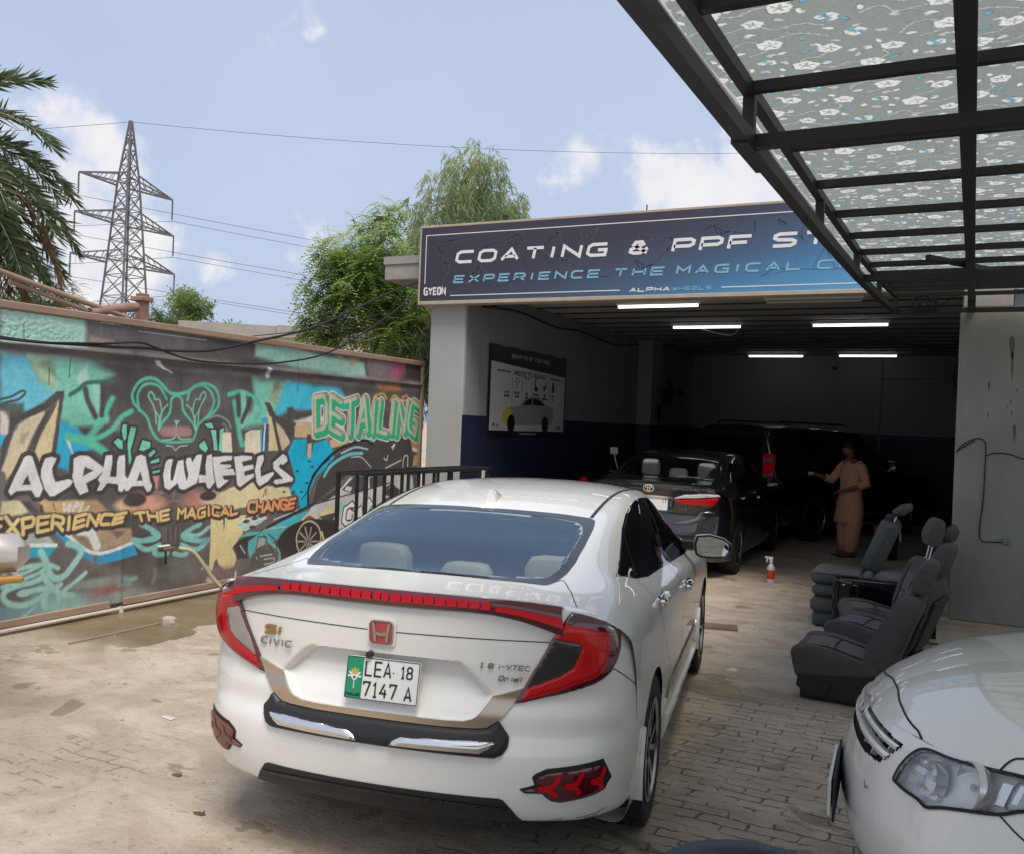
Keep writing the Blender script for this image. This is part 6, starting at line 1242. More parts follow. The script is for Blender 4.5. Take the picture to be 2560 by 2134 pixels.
def build_trees():
    a = (-8.0, 14.3, 0)
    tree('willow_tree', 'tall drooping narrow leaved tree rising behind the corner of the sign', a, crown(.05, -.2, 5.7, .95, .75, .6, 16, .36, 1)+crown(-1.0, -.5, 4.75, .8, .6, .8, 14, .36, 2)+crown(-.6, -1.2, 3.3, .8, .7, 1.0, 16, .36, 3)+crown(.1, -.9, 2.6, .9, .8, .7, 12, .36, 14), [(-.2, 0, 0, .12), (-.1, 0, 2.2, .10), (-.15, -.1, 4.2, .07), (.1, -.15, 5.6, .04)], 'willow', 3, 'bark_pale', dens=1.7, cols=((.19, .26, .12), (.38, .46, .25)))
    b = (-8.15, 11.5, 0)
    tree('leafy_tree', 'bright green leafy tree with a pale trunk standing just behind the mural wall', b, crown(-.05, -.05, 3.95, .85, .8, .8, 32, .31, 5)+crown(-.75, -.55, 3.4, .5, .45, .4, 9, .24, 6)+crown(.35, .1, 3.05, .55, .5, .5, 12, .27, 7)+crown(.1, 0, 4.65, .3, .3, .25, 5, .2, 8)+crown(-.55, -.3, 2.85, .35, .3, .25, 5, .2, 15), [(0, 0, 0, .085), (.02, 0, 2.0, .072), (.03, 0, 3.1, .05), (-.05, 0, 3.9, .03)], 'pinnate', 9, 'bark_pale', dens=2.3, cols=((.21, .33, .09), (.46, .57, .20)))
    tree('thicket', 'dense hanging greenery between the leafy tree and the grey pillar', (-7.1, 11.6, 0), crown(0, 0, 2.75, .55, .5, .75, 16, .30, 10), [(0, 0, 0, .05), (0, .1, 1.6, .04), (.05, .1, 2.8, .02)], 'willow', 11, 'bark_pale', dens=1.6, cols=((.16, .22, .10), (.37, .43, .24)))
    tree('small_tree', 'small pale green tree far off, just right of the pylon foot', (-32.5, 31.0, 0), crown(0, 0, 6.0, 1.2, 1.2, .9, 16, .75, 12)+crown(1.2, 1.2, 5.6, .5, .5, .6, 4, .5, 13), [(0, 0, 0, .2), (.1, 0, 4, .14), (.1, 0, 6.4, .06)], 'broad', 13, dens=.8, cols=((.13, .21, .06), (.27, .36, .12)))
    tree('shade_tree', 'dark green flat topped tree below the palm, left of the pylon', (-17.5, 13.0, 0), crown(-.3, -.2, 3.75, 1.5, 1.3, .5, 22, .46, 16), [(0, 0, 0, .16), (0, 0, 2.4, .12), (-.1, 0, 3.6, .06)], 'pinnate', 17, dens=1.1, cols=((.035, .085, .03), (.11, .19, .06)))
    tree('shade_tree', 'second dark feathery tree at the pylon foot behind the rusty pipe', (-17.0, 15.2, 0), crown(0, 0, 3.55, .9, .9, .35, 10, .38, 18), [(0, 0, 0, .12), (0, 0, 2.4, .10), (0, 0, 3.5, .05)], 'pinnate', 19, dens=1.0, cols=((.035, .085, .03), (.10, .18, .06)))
    # date palm, its crown half outside the picture
    c = np.array((-10.52, 5.86, 4.42)); t = empty('date_palm', (c[0], c[1], 0)); tag(t, 'date palm with green arching fronds and a skirt of dry brown ones', 'tree')
    m = MB(); pr = []
    for k in range(46): z = 4.35*k/45; pr += [(.17+.025*(k % 2)+.03*(z > 3.6), z)]
    m.lathe(pr, 14); m.build('trunk', MAT['bark'], t)
    r = np.random.default_rng(31)
    def frond(az, el, ln, droop, cols, wid, nm, nl=46):
        L = Leaves(); d = np.array((math.cos(az)*math.cos(el), math.sin(az)*math.cos(el), math.sin(el))); pts = []
        p = np.array((0, 0, 4.35)); st = ln/24
        for i in range(25): pts.append(p.copy()); p = p+d*st; d = d+np.array((0, 0, -droop*st*(1+i*.05))); d /= np.linalg.norm(d)
        sp = MB(); sp.tube([tuple(q) for q in pts], [.022*(1-i/27) for i in range(25)], 5)
        for i in range(nl):
            u = .12+.88*i/nl; k = min(23.99, u*24); j = int(k); q = pts[j]+(pts[j+1]-pts[j])*(k-j); dd = pts[j+1]-pts[j]; dd /= np.linalg.norm(dd); sd = np.cross(dd, (0, 0, 1.)); sd /= max(1e-6, np.linalg.norm(sd)); upv = np.cross(sd, dd)
            for sg in (1, -1):
                for _ in range(2):
                    a = sd*sg*(.75+.2*r.random())+dd*(.55+.3*u)+upv*(.25*r.normal()+.12)+np.array((0, 0, -.18*(cols[0][0] > .12))); a /= np.linalg.norm(a); tone = r.random(); L.add(q, a, r.normal(0, 1, 3), wid*(1-.55*abs(u-.45))*(.85+.3*r.random()), .028, tuple(np.array(cols[0])*(1-tone)+np.array(cols[1])*tone))
        o = L.build(nm, t); s = sp.build('frond_stem', MAT['bark_pale'], o)
    gc = ((.075, .11, .05), (.19, .235, .115)); bc = ((.18, .11, .055), (.34, .24, .13))
    k = 0
    for (el, n, ln, dr, o) in ((1.15, 8, 1.9, .5, 0), (.75, 12, 2.1, .6, .2), (.35, 13, 2.15, .58, .05), (0., 13, 2.1, .5, .3), (-.3, 12, 1.9, .45, .1)):
        for i in range(n): frond(o+i*6.283/n+r.normal(0, .10), el+r.normal(0, .08), ln*(.9+.2*r.random()), dr, gc, .36, 'frond', 62)
    for i in range(20): frond(i*6.283/20+.1+r.normal(0, .12), 0.0+r.normal(0, .2), 2.6*(.85+.3*r.random()), .80, bc, .34, 'dry_frond', 46)
build_trees()
# ---------------------------------------------------------------- pylon and its lines
def build_pylon():
    pm('galvanised', (.15, .15, .16), .6, metal=.2); pm('rust_steel', (.12, .09, .08), .7); pm('insulator', (.09, .085, .085), .4); pm('line_wire', (.10, .10, .11), .7)
    base = np.array((-101.4, 86.0, 0)); t = empty('power_pylon', tuple(base)); tag(t, 'lattice steel power pylon with six arms beyond the wall', 'pylon')
    view = np.array((101.4, -86.0)); view /= np.linalg.norm(view); side = np.array((-view[1], view[0]))   # side = image right as seen from the yard is -side
    rt = -np.array((view[1], -view[0])); rt = np.array((math.cos(R(40.3)), math.sin(R(40.3)))); away = np.array((-math.sin(R(49.7)), math.cos(R(49.7)))) 
    ang = R(50); ax = rt*math.cos(ang)+np.array((-rt[1], rt[0]))*math.sin(ang); ay = np.array((-ax[1], ax[0]))
    hw = lambda z: float(np.interp(z, [0, 8, 17, 32, 40], [4.3, 3.45, 2.45, 1.2, .12]))
    def corner(z, i, j): h = hw(z); p = ax*h*i*.78+ay*h*j*.78; return (p[0], p[1], z)
    m = MB(); zs = [0, 5, 9.5, 13.2, 16.5, 19.3, 21.8, 24, 26, 28, 30, 32, 34, 36, 38, 39.9]
    for i, j in ((1, 1), (1, -1), (-1, -1), (-1, 1)):
        for a, b in zip(zs[:-1], zs[1:]): m.bar(corner(a, i, j), corner(b, i, j), .20, .20)
    m.build('leg_frame', MAT['galvanised'], t)
    m = MB(); C4 = [(1, 1), (1, -1), (-1, -1), (-1, 1)]
    for a, b in zip(zs[:-1], zs[1:]):
        for k in range(4):
            p, q = C4[k], C4[(k+1) % 4]; m.bar(corner(a, *p), corner(b, *q), .09); m.bar(corner(a, *q), corner(b, *p), .09); m.bar(corner(b, *p), corner(b, *q), .10)
    m.build('bracing', MAT['galvanised'], t)
    arms = []
    for z, ln in ((31.2, 7.6), (26.2, 8.0), (20.9, 8.4)):
        for s in (1, -1):
            tip = ax*ln*s; tp = (tip[0], tip[1], z); m = MB(); n = 5
            for j in (1, -1):
                a0 = corner(z, s, j); a1 = corner(z+1.6, s, j); m.bar(a0, tp, .2); m.bar(a1, tp, .17)
                for k in range(1, n):
                    u = k/n; w = (k-.5)/n; P = [a0[i]+(tp[i]-a0[i])*u for i in range(3)]; Q = [a1[i]+(tp[i]-a1[i])*w for i in range(3)]; m.bar(P, Q, .07)
            for k in range(1, n):
                u = k/n; A, B_ = corner(z, s, 1), corner(z, s, -1); m.bar([A[i]+(tp[i]-A[i])*u for i in range(3)], [B_[i]+(tp[i]-B_[i])*u for i in range(3)], .07)
            m.build('cross_arm', MAT['galvanised'], t)
            ins = MB(); ins.lathe([(.03, 0)]+[(.15 if k % 2 else .05, -.12-k*.13) for k in range(21)]+[(.02, -2.95)], 8, org=tp); ins.build('insulator', MAT['insulator'], t); arms.append((s, base+np.array((tp[0], tp[1], tp[2]-2.95))))
    def wire(a, b, sag, lab):
        m = MB(); m.tube([tuple(np.array(a)*(1-u)+np.array(b)*u+np.array((0, 0, -4*sag*u*(1-u)))) for u in np.linspace(0, 1, 26)], .032, 4, cap=False); tag(m.build('power_line', MAT['line_wire']), lab, 'power line', 'power lines strung from the pylon')
    dr = np.array((ay[0], ay[1], 0)); sg = 1 if dr @ np.array((rt[0], rt[1], 0)) > 0 else -1
    names = ['top', 'top', 'middle', 'middle', 'lowest', 'lowest']
    for (s, p), nm in zip(arms, names):
        sd = 'near' if s < 0 else 'far'
        wire(p, p+np.array((rt[0]*170+away[0]*30, rt[1]*170+away[1]*30, -6.)), 2.0, 'thin power line running right from the %s pylon arm on its %s side' % (nm, sd))
        wire(p, p+np.array((-rt[0]*120-away[0]*20, -rt[1]*120-away[1]*20, -13.)), 2.2, 'thin power line running left from the %s pylon arm on its %s side' % (nm, sd))
    p = base+np.array((0, 0, 39.8)); wire(p, p+np.array((rt[0]*150, rt[1]*150, 15.)), 3.6, 'thin earth wire running right from the very tip of the pylon'); wire(p, p+np.array((-rt[0]*120, -rt[1]*120, -16.)), 2.2, 'thin earth wire running left from the very tip of the pylon')
build_pylon()
def build_far():
    pm('brick_far', (.34, .25, .19), .9, noise=(3, .5, (.26, .19, .15))); pm('cream_far', (.50, .42, .30), .9, noise=(2, .6, (.40, .33, .24))); pm('tank_blue', (.02, .10, .42), .5)
    def house(loc, rz, w, d, h, mat, lab, par=.35):
        t = empty('flat_roofed_house', loc, rz); tag(t, lab, 'house', 'houses beyond the wall'); m = MB(); m.box((-w/2, -d/2, 0), (w/2, d/2, h)); m.build('wall', MAT[mat], t)
        m = MB(); m.box((-w/2-.12, -d/2-.12, h+.002), (w/2+.12, d/2+.12, h+.14)); m.box((-w/2, -d/2, h+.142), (w/2, -d/2+.14, h+.14+par)); m.box((-w/2, d/2-.14, h+.142), (w/2, d/2, h+.14+par)); m.build('roof', MAT['concrete'], t)
        for x in (-w*.28, w*.22): m = MB(); m.box((x-.5, -d/2-.03, h-1.9), (x+.5, -d/2-.004, h-.7)); m.build('window', MAT['tinted_glass'], t)
        return t
    house((-27.2, 29.4, 0), R(40), 5.0, 5, 4.72, 'brick_far', 'low brick house with a flat roof just left of the leafy tree')
    house((-24.3, 31.5, 0), R(38), 4.6, 5, 4.75, 'cream_far', 'cream plastered flat roofed house partly behind the leafy tree')
    t = empty('water_tank', (-40.6, 44.3, 0)); tag(t, 'round blue roof water tank far beyond the wall', 'tank'); m = MB(); m.lathe([(0, 6.1), (.65, 6.1), (.68, 6.3), (.68, 6.95), (.6, 7.1), (.25, 7.2), (.25, 7.28), (0, 7.28)], 20); m.build('barrel', MAT['tank_blue'], t, True); m = MB(); m.box((-2, -2, 0), (2, 2, 6.09)); m.build('tank_room', MAT['cream_far'], t)
build_far()
# pipes and props lying along the wall top
def build_walltop():
    pm('rusty_pipe', (.24, .13, .10), .8, noise=(8, .8, (.36, .26, .2)))
    def pole(name, lab, pts, r, mat='old_wood'):
        m = MB(); m.tube(pts, r, 10); tag(m.build(name, MAT[mat], None, True), lab, 'pole')
    pole('wooden_pole', 'long thin wooden pole leaning down onto the wall top from the left edge', [(-6.62, 3.9, 2.83), (-6.58, 4.75, 2.66), (-6.52, 5.55, 2.505)], .022)
    pole('wooden_pole', 'shorter wooden prop under the long leaning pole on the wall top', [(-6.62, 4.55, 2.66), (-6.56, 5.2, 2.515)], .02)
    t = empty('rusty_post', (-6.58, 5.72, 2.4)); tag(t, 'rusty iron post with a stub of pipe beside it on the wall', 'post')
    m = MB(); m.bbox((-.05, .02, 0), (.03, .11, .34), .006); m.bbox((-.08, -.01, .27), (.05, .14, .31), .006); m.build('post', MAT['rusty_pipe'], t); m = MB(); m.tube([(.03, -.50, .10), (.03, -.28, .16), (.03, -.03, .21)], .042, 10); m.build('pipe_stub', MAT['rusty_pipe'], t, True)
    def cable(lab, pts, r):
        m = MB(); m.tube([tuple(p) for p in bez(pts, 8)], r, 6); tag(m.build('black_cable', MAT['cable_black'], None, True), lab, 'cable', 'cables slung along the wall')
    cable('thick black cable sagging along the mural and rising to the sign corner', [(-6.36, 3.4, 2.24), (-6.36, 4.32, 2.205), (-6.36, 4.64, 2.20), (-6.36, 5.03, 2.215), (-6.36, 5.31, 2.225), (-6.36, 5.62, 2.245), (-6.35, 5.83, 2.245), (-6.34, 6.33, 2.285), (-6.33, 6.85, 2.41), (-6.32, 7.86, 2.685), (-6.30, 9.04, 3.18), (-6.28, 9.74, 3.45)], .013)
    cable('second black cable hanging in a lower curve from the mural to the sign', [(-6.35, 3.4, 2.25), (-6.355, 4.4, 2.195), (-6.35, 5.1, 2.235), (-6.35, 5.55, 2.285), (-6.35, 5.72, 2.262), (-6.345, 6.1, 2.19), (-6.34, 6.6, 2.19), (-6.33, 7.3, 2.25), (-6.32, 8.1, 2.43), (-6.31, 9.0, 2.86), (-6.29, 9.74, 3.30)], .010)
    cable('thin pale wire from the wall top up to the sign corner', [(-6.42, 6.9, 2.47), (-6.4, 8.2, 2.72), (-6.3, 9.72, 3.16)], .005)
    m = MB(); rr = random.Random(2)
    pm('copper_wire', (.50, .24, .16), .6)
    for k in range(7): m.tube([tuple(p) for p in bez([(-6.37, 4.95+rr.uniform(-.1, .1), 2.20+rr.uniform(0, .03)), (-6.36, 5.1, 2.215+rr.uniform(-.01, .05)), (-6.36, 5.22+rr.uniform(-.03, .05), 2.22+rr.uniform(0, .04)), (-6.36, 5.28, 2.225)], 5)], .0045, 5)
    tag(m.build('wire_splice', MAT['copper_wire']), 'tangle of bare copper coloured wires joined on the mural top', 'wires')
build_walltop()
# ---------------------------------------------------------------- white sedan: control grids (metres; x right, y forward from the rear axle)
SEDAN_STATIONS = [  # (y for rows 0-6), (y for rows 7-12), list of (x, z)
 ([-.93,-.925,-.895,-.85,-.82,-.785,-.745], [-.68,-.62,-.60,-.60,-.60,-.60],
  [(0,1.083),(.3,1.08),(.52,1.07),(.63,1.058),(.70,1.047),(.765,1.03),(.812,.995),(.855,.915),(.875,.72),(.88,.5),(.87,.34),(.85,.23),(.7,.2)]),
 ([-.75,-.75,-.745,-.74,-.73,-.71,-.68], [-.60,-.53,-.50,-.50,-.50,-.50],
  [(0,1.094),(.3,1.090),(.52,1.079),(.63,1.068),(.71,1.056),(.777,1.035),(.822,1.0),(.865,.922),(.885,.72),(.885,.5),(.875,.34),(.855,.22),(.7,.2)]),
 ([-.55,-.55,-.55,-.54,-.53,-.52,-.50], [-.45,-.40,-.38,-.38,-.38,-.38],
  [(0,1.112),(.3,1.108),(.50,1.098),(.605,1.088),(.70,1.072),(.78,1.045),(.832,1.0),(.872,.925),(.893,.72),(.89,.5),(.88,.34),(.86,.22),(.7,.2)]),
 ([-.2]*7, [-.18,-.16,-.15,-.15,-.15,-.15],
  [(0,1.208),(.3,1.200),(.515,1.180),(.60,1.163),(.69,1.118),(.775,1.058),(.835,1.0),(.876,.925),(.897,.72),(.893,.5),(.88,.34),(.86,.22),(.7,.2)]),
 ([.22]*7, [.22]*6,
  [(0,1.303),(.3,1.294),(.54,1.268),(.61,1.243),(.69,1.155),(.782,1.045),(.838,.99),(.878,.918),(.899,.72),(.895,.5),(.88,.34),(.86,.22),(.7,.2)]),
 ([.6]*7, [.6]*6,
  [(0,1.366),(.3,1.358),(.54,1.332),(.615,1.300),(.70,1.185),(.79,1.034),(.843,.975),(.882,.905),(.900,.72),(.895,.5),(.88,.34),(.86,.22),(.7,.2)]),
 ([1.0]*7, [1.0]*6,
  [(0,1.396),(.3,1.389),(.54,1.364),(.62,1.328),(.715,1.195),(.80,1.016),(.848,.955),(.885,.885),(.900,.72),(.895,.5),(.88,.34),(.86,.22),(.7,.2)]),
 ([1.45]*7, [1.45]*6,
  [(0,1.394),(.3,1.387),(.54,1.358),(.615,1.318),(.715,1.18),(.805,.99),(.852,.93),(.888,.865),(.900,.72),(.895,.5),(.88,.34),(.86,.22),(.7,.2)]),
 ([1.85]*7, [1.85]*6,
  [(0,1.352),(.3,1.342),(.54,1.303),(.61,1.258),(.72,1.12),(.812,.965),(.856,.908),(.890,.85),(.900,.72),(.895,.5),(.88,.34),(.86,.22),(.7,.2)]),
 ([2.25]*7, [2.25]*6,
  [(0,1.222),(.3,1.205),(.55,1.15),(.63,1.10),(.73,1.02),(.815,.94),(.856,.893),(.890,.84),(.900,.72),(.895,.5),(.88,.34),(.86,.22),(.7,.2)]),
 ([2.62]*7, [2.6]*6,
  [(0,1.055),(.3,1.04),(.57,1.0),(.66,.98),(.74,.95),(.815,.905),(.856,.87),(.890,.825),(.905,.72),(.898,.5),(.88,.34),(.86,.22),(.7,.2)]),
 ([2.9]*7, [2.85]*6,
  [(0,.985),(.3,.975),(.57,.94),(.66,.925),(.74,.90),(.81,.87),(.85,.84),(.887,.80),(.905,.70),(.898,.5),(.88,.34),(.86,.22),(.7,.2)]),
 ([3.2]*7, [3.1]*6,
  [(0,.915),(.3,.905),(.55,.875),(.64,.86),(.71,.84),(.78,.815),(.825,.79),(.868,.755),(.892,.66),(.885,.48),(.87,.33),(.84,.22),(.7,.2)]),
 ([3.45,3.44,3.40,3.37,3.34,3.30,3.28], [3.26,3.24,3.24,3.24,3.22,3.22],
  [(0,.80),(.28,.795),(.48,.775),(.57,.765),(.64,.75),(.70,.73),(.74,.71),(.79,.68),(.83,.6),(.83,.46),(.81,.32),(.77,.22),(.6,.2)]),
 ([3.60,3.58,3.52,3.48,3.44,3.40,3.37], [3.34,3.33,3.33,3.33,3.32,3.30],
  [(0,.62),(.24,.62),(.42,.61),(.50,.60),(.57,.59),(.62,.58),(.66,.57),(.70,.55),(.73,.5),(.73,.42),(.70,.31),(.66,.22),(.5,.2)]),
]
def stations_to_grid(S):
    return [[(x, (ya+yb)[j], z) for j, (x, z) in enumerate(xz)] for ya, yb, xz in S]
SEDAN_A = Surf(stations_to_grid(SEDAN_STATIONS))
def fascia_grid(rows, plan):
    G = []
    for c in range(len(plan[0][1])):
        col = []
        for r, (z, yc) in enumerate(rows):
            k = [p[0] for p in plan]
            xs = np.array([[q[0] for q in p[1]] for p in plan]); ys = np.array([[q[1] for q in p[1]] for p in plan])
            x = np.interp(-z, [-a for a in k], xs[:, c]); y = np.interp(-z, [-a for a in k], ys[:, c])
            col.append((x, yc+y, z))
        G.append(col)
    return G
SEDAN_REAR_ROWS = [(1.078,-.915),(1.0,-.93),(.93,-.928),(.86,-.925),(.76,-.918),(.67,-.933),(.615,-.936),(.53,-.958),(.42,-.955),(.34,-.94),(.288,-.90),(.283,-.84),(.283,-.68)]
SEDAN_REAR_PLAN = [
 (1.08, [(0,0),(.18,.003),(.36,.012),(.52,.035),(.635,.07),(.72,.115),(.772,.165),(.81,.235),(.83,.32),(.845,.42)]),
 (.93,  [(0,0),(.18,.003),(.36,.015),(.53,.042),(.66,.08),(.755,.13),(.81,.19),(.843,.275),(.862,.37),(.876,.48)]),
 (.72,  [(0,0),(.19,.004),(.37,.02),(.53,.048),(.66,.088),(.765,.145),(.83,.215),(.868,.31),(.884,.42),(.890,.54)]),
 (.45,  [(0,0),(.19,.005),(.37,.024),(.54,.06),(.67,.105),(.77,.165),(.835,.245),(.873,.34),(.889,.45),(.894,.56)]),
 (.20,  [(0,0),(.19,.01),(.37,.03),(.53,.07),(.65,.12),(.74,.18),(.80,.26),(.84,.34),(.86,.45),(.87,.56)]),
]
SEDAN_REAR_TOP = [1.078,1.078,1.077,1.074,1.066,1.056,1.04,1.008,.965,.935]   # height of the upper edge per column
def drop_top(G, tops, z0=.72, z1=1.078):
    return [[(p[0], p[1], p[2] if p[2] < z0 else z0+(p[2]-z0)*(tops[c]-z0)/(z1-z0)) for p in col] for c, col in enumerate(G)]
SEDAN_B = Surf(drop_top(fascia_grid(SEDAN_REAR_ROWS, SEDAN_REAR_PLAN), SEDAN_REAR_TOP))
# ---------------------------------------------------------------- the white sedan in the middle
def build_white_sedan():
    A, B = SEDAN_A, SEDAN_B
    t = empty('parked_car', (-2.085, 3.74, 0), R(10.5))
    tag(t, 'white sedan seen from behind, full width red light bar, green and white number plate', 'car')
    WP = MAT['white_paint']
    AR = [(0, .325, .352), (2.70, .325, .352)]
    DLO = [(3.04,4.49),(3.71,4.13),(4.55,3.49),(5.02,3.26),(5.51,3.11),(6.08,3.03),(6.75,3.02),(7.27,3.07),(7.8,3.16),(8.3,3.45),(8.75,3.95),(9.1,4.45),(9.25,4.8),(9.1,5.1),(8.06,5.3),(6.08,5.38),(4.33,5.35),(3.68,5.03)]
    RG = [(4.02,-1),(4.04,.07),(4.1,1.0),(4.19,1.92),(4.11,2.14),(3.83,2.33),(3.27,2.62),(2.80,2.76),(2.42,2.66),(2.13,2.45),(1.99,2.22),(1.85,1.1),(1.8,-1)]
    RGin = [(3.9,-1),(3.93,.9),(3.96,1.72),(3.86,1.88),(3.2,2.20),(2.75,2.34),(2.45,2.25),(2.2,2.03),(2.1,1.7),(1.99,.9),(1.93,-1)]
    WS = [(7.95,-1),(8.0,1.0),(8.06,2.2),(8.3,2.45),(9.9,2.75),(10.12,2.4),(10.25,1.0),(10.3,-1)]
    WSin = [(8.02,-1),(8.08,1.0),(8.13,2.1),(8.35,2.36),(9.85,2.62),(10.02,2.3),(10.14,1.0),(10.2,-1)]
    RD = [(3.68,5.0),(3.70,5.65),(3.80,6.42),(3.97,7.2),(4.3,7.9),(4.78,8.6),(4.95,9.2),(4.98,10.0),(6.36,10.0),(6.36,8.0),(6.31,7.04),(6.17,6.4),(6.05,5.36),(4.33,5.33)]
    FD = [(6.05,5.36),(6.17,6.4),(6.31,7.04),(6.36,8.0),(6.36,10.0),(9.0,10.0),(9.1,8.5),(9.05,7),(8.95,6.0),(8.9,5.2),(8.06,5.28)]
    TL = [(-1,-1),(4.3,-1),(4.38,.4),(4.0,.95),(3.7,1.62),(3.34,2.95),(3.0,3.8),(2.8,4.4),(2.47,5.16),(2.23,5.68),(1.5,5.83),(-1,5.87)]
    REC = [(-1,3.05),(1.57,3.01),(1.70,3.09),(2.05,3.70),(2.33,4.16),(2.12,4.75),(1.98,5.1),(1.8,5.32),(-1,5.46)]
    rg = surf_body(A, AR, [RGin, WSin, RD, FD, DLO, [(-1,5.9),(.9,6.2),(1.15,7),(1.15,13),(-1,13)]])
    rg.add([tuple(p*np.array([s, 1, 1])) for s in (1, -1) for p in A.D[-1]], [tuple(range(A.D.shape[1]))+tuple(range(2*A.D.shape[1]-1, A.D.shape[1]-1, -1))])
    rg.build('body', WP, t, True, 50)
    surf_body(B, AR, [TL], ()).build('rear_bumper', WP, t, True, 50)
    lid = surf_body(B, (), (), [(REC, .034)], only=TL).build('boot_lid', WP, t, True, 50)
    for s in (1, -1):
        for nm, poly, hp in (('door', RD, (4.17, 6.80)), ('door', FD, (6.83, 7.27))):
            d = surf_body(A, AR, (), (), both=False, only=poly)
            if s < 0: d.v = [(-p[0], p[1], p[2]) for p in d.v]; d.f = [q[::-1] for q in d.f]
            do = d.build(nm, WP, t, True, 50)
            P, N = A.at(*hp); P = Vector(P); N = Vector(N); h = MB()
            h.bbox((-.016, -.10, -.014), (.016, .10, .016), .008); h.bbox((-.03, -.105, -.022), (-.012, .105, .024), .006)
            h.bbox((-.02, .06, -.02), (.017, .10, .02), .008)
            h.v = [((P.x+p[0]+.02)*s, P.y+p[1], P.z+p[2]+.03*p[1]) for p in h.v]
            if s < 0: h.f = [q[::-1] for q in h.f]
            h.build('door_handle', MAT['chrome'], do, True, 40)
        for poly in ([(3.10,4.49),(3.71,4.18),(4.42,3.63),(4.06,4.35),(3.66,4.87)], [(4.52,3.62),(5.02,3.36),(5.51,3.2),(6.08,3.12),(6.44,3.12),(6.30,3.8),(6.12,4.4),(5.85,5.22),(4.33,5.2),(3.78,4.92),(4.15,4.35)],
                     [(6.68,3.11),(7.27,3.15),(7.75,3.24),(8.22,3.52),(8.65,4.0),(8.98,4.5),(9.08,4.8),(8.95,5.0),(8.06,5.14),(6.1,5.22),(6.33,4.4),(6.55,3.8)]):
            patch(A, poly, .0035, .002, .12, mirror=s < 0).build('side_window', MAT['tinted_glass'], t, True, 30)
        patch(A, DLO, .002, .01, .14, mirror=s < 0).build('window_trim', MAT['gloss_black'], t, True, 30)
    # rear screen: clear glass in a dark border
    patch(A, [(max(0., p[0]), max(0., p[1])) for p in RGin], .001, .003, .1, both=True).build('rear_window', MAT['rear_screen'], t, True, 30)
    fr = MB()
    o_, i_ = RG[1:-1], RGin[1:-1]
    o_ = [(RG[0][0], 0)]+o_+[(RG[-1][0], 0)]; i_ = [(RGin[0][0], 0)]+i_+[(RGin[-1][0], 0)]
    def resamp(P, n=80):
        P = np.array(P, float); d = np.r_[0, np.cumsum(np.linalg.norm(np.diff(P, axis=0), axis=1))]; q = np.linspace(0, d[-1], n); return np.c_[np.interp(q, d, P[:, 0]), np.interp(q, d, P[:, 1])]
    def ring(S, o_, i_, off, mb, sides=(1, -1), k=4):
        o = resamp(o_); i = resamp(i_); n = len(o)
        for s in sides:
            v = []
            for j in range(k+1):
                q = o+(i-o)*j/k; P, N = S.at(q[:, 0], q[:, 1]); P = P+N*off; P[:, 0] *= s; v.append(P)
            v = np.vstack(v); f = [(j*n+a, j*n+a+1, (j+1)*n+a+1, (j+1)*n+a) for j in range(k) for a in range(n-1)]
            a, b, c = [v[x] for x in f[0][:3]]
            if np.cross(b-a, c-a)[2] < 0: f = [q[::-1] for q in f]
            mb.add(v.tolist(), f)
    ring(A, o_, i_, .0025, fr); fr.build('window_border', MAT['frit'], t, True)
    patch(A, [(max(0., p[0]), max(0., p[1])) for p in WSin], .001, .003, .15, both=True).build('windscreen', MAT['windscreen'], t, True, 30)
    # cabin lining and seats
    ln = surf_body(A, (), [RGin, WSin], only=[(1.6, -1), (1.6, 5.3), (10.6, 5.3), (10.6, -1)]); ln.v = [(p[0]*.965, p[1], p[2]-.02) for p in ln.v]
    ln.box((-.78, -.62, .86), (.78, .12, .90)); ln.box((-.75, -.1, .3), (.75, 2.5, .34)); ln.box((-.78, 2.1, .5), (.78, 2.6, .93))
    ln.build('cabin_lining', MAT['cabin_dark'], t, True, 40)
    st = MB()
    for x in (-.42, 0, .42): headrest(st, x, .02, 1.035 if x else 1.0, .27 if x else .24, .19 if x else .14)
    st.bbox((-.66, .0, .45), (.66, .2, .95), .05)
    for x in (-.38, .38): headrest(st, x, 1.12, 1.11, .27, .22); st.bbox((x-.24, 1.05, .4), (x+.24, 1.22, 1.0), .06)
    st.build('seats', MAT['cream_leather'], t, True, 50)
    # rear lamps
    TLO = [(4.42,.06),(5.3,.20),(6.3,.30),(6.75,.38),(6.88,.56),(6.66,1.1),(6.30,1.86),(5.98,2.58),(5.64,3.12),(5.2,3.40),(4.64,3.67),(3.66,4.07),(2.95,4.37),(2.80,4.41),(3.0,3.79),(3.34,2.92),(3.71,1.54),(3.985,.84),(4.28,.27)]
    RED = [(4.17,.64),(4.9,.72),(5.80,.90),(5.58,1.6),(5.36,2.55),(4.99,3.22),(4.28,3.57),(2.98,4.24),(3.09,3.83),(3.21,3.67),(3.93,3.20),(4.25,2.87),(4.43,2.15),(4.53,1.64),(4.47,1.52),(3.81,1.37),(3.97,.98)]
    WIN = [(3.81,1.39),(4.45,1.54),(4.51,1.66),(4.41,2.14),(4.23,2.85),(3.92,3.18),(3.2,3.65),(3.12,3.69),(3.46,2.68)]
    SMK = [(4.46,.12),(4.8,.18),(5.70,.84),(5.1,.72),(4.22,.58)]
    def sd(P, s):      # the lamps reach less far round the left corner
        g = [(u+.15*max(0, u-3.7), v) for u, v in P]; return g if s > 0 else [(u-.28*max(0, u-4), v) for u, v in g]
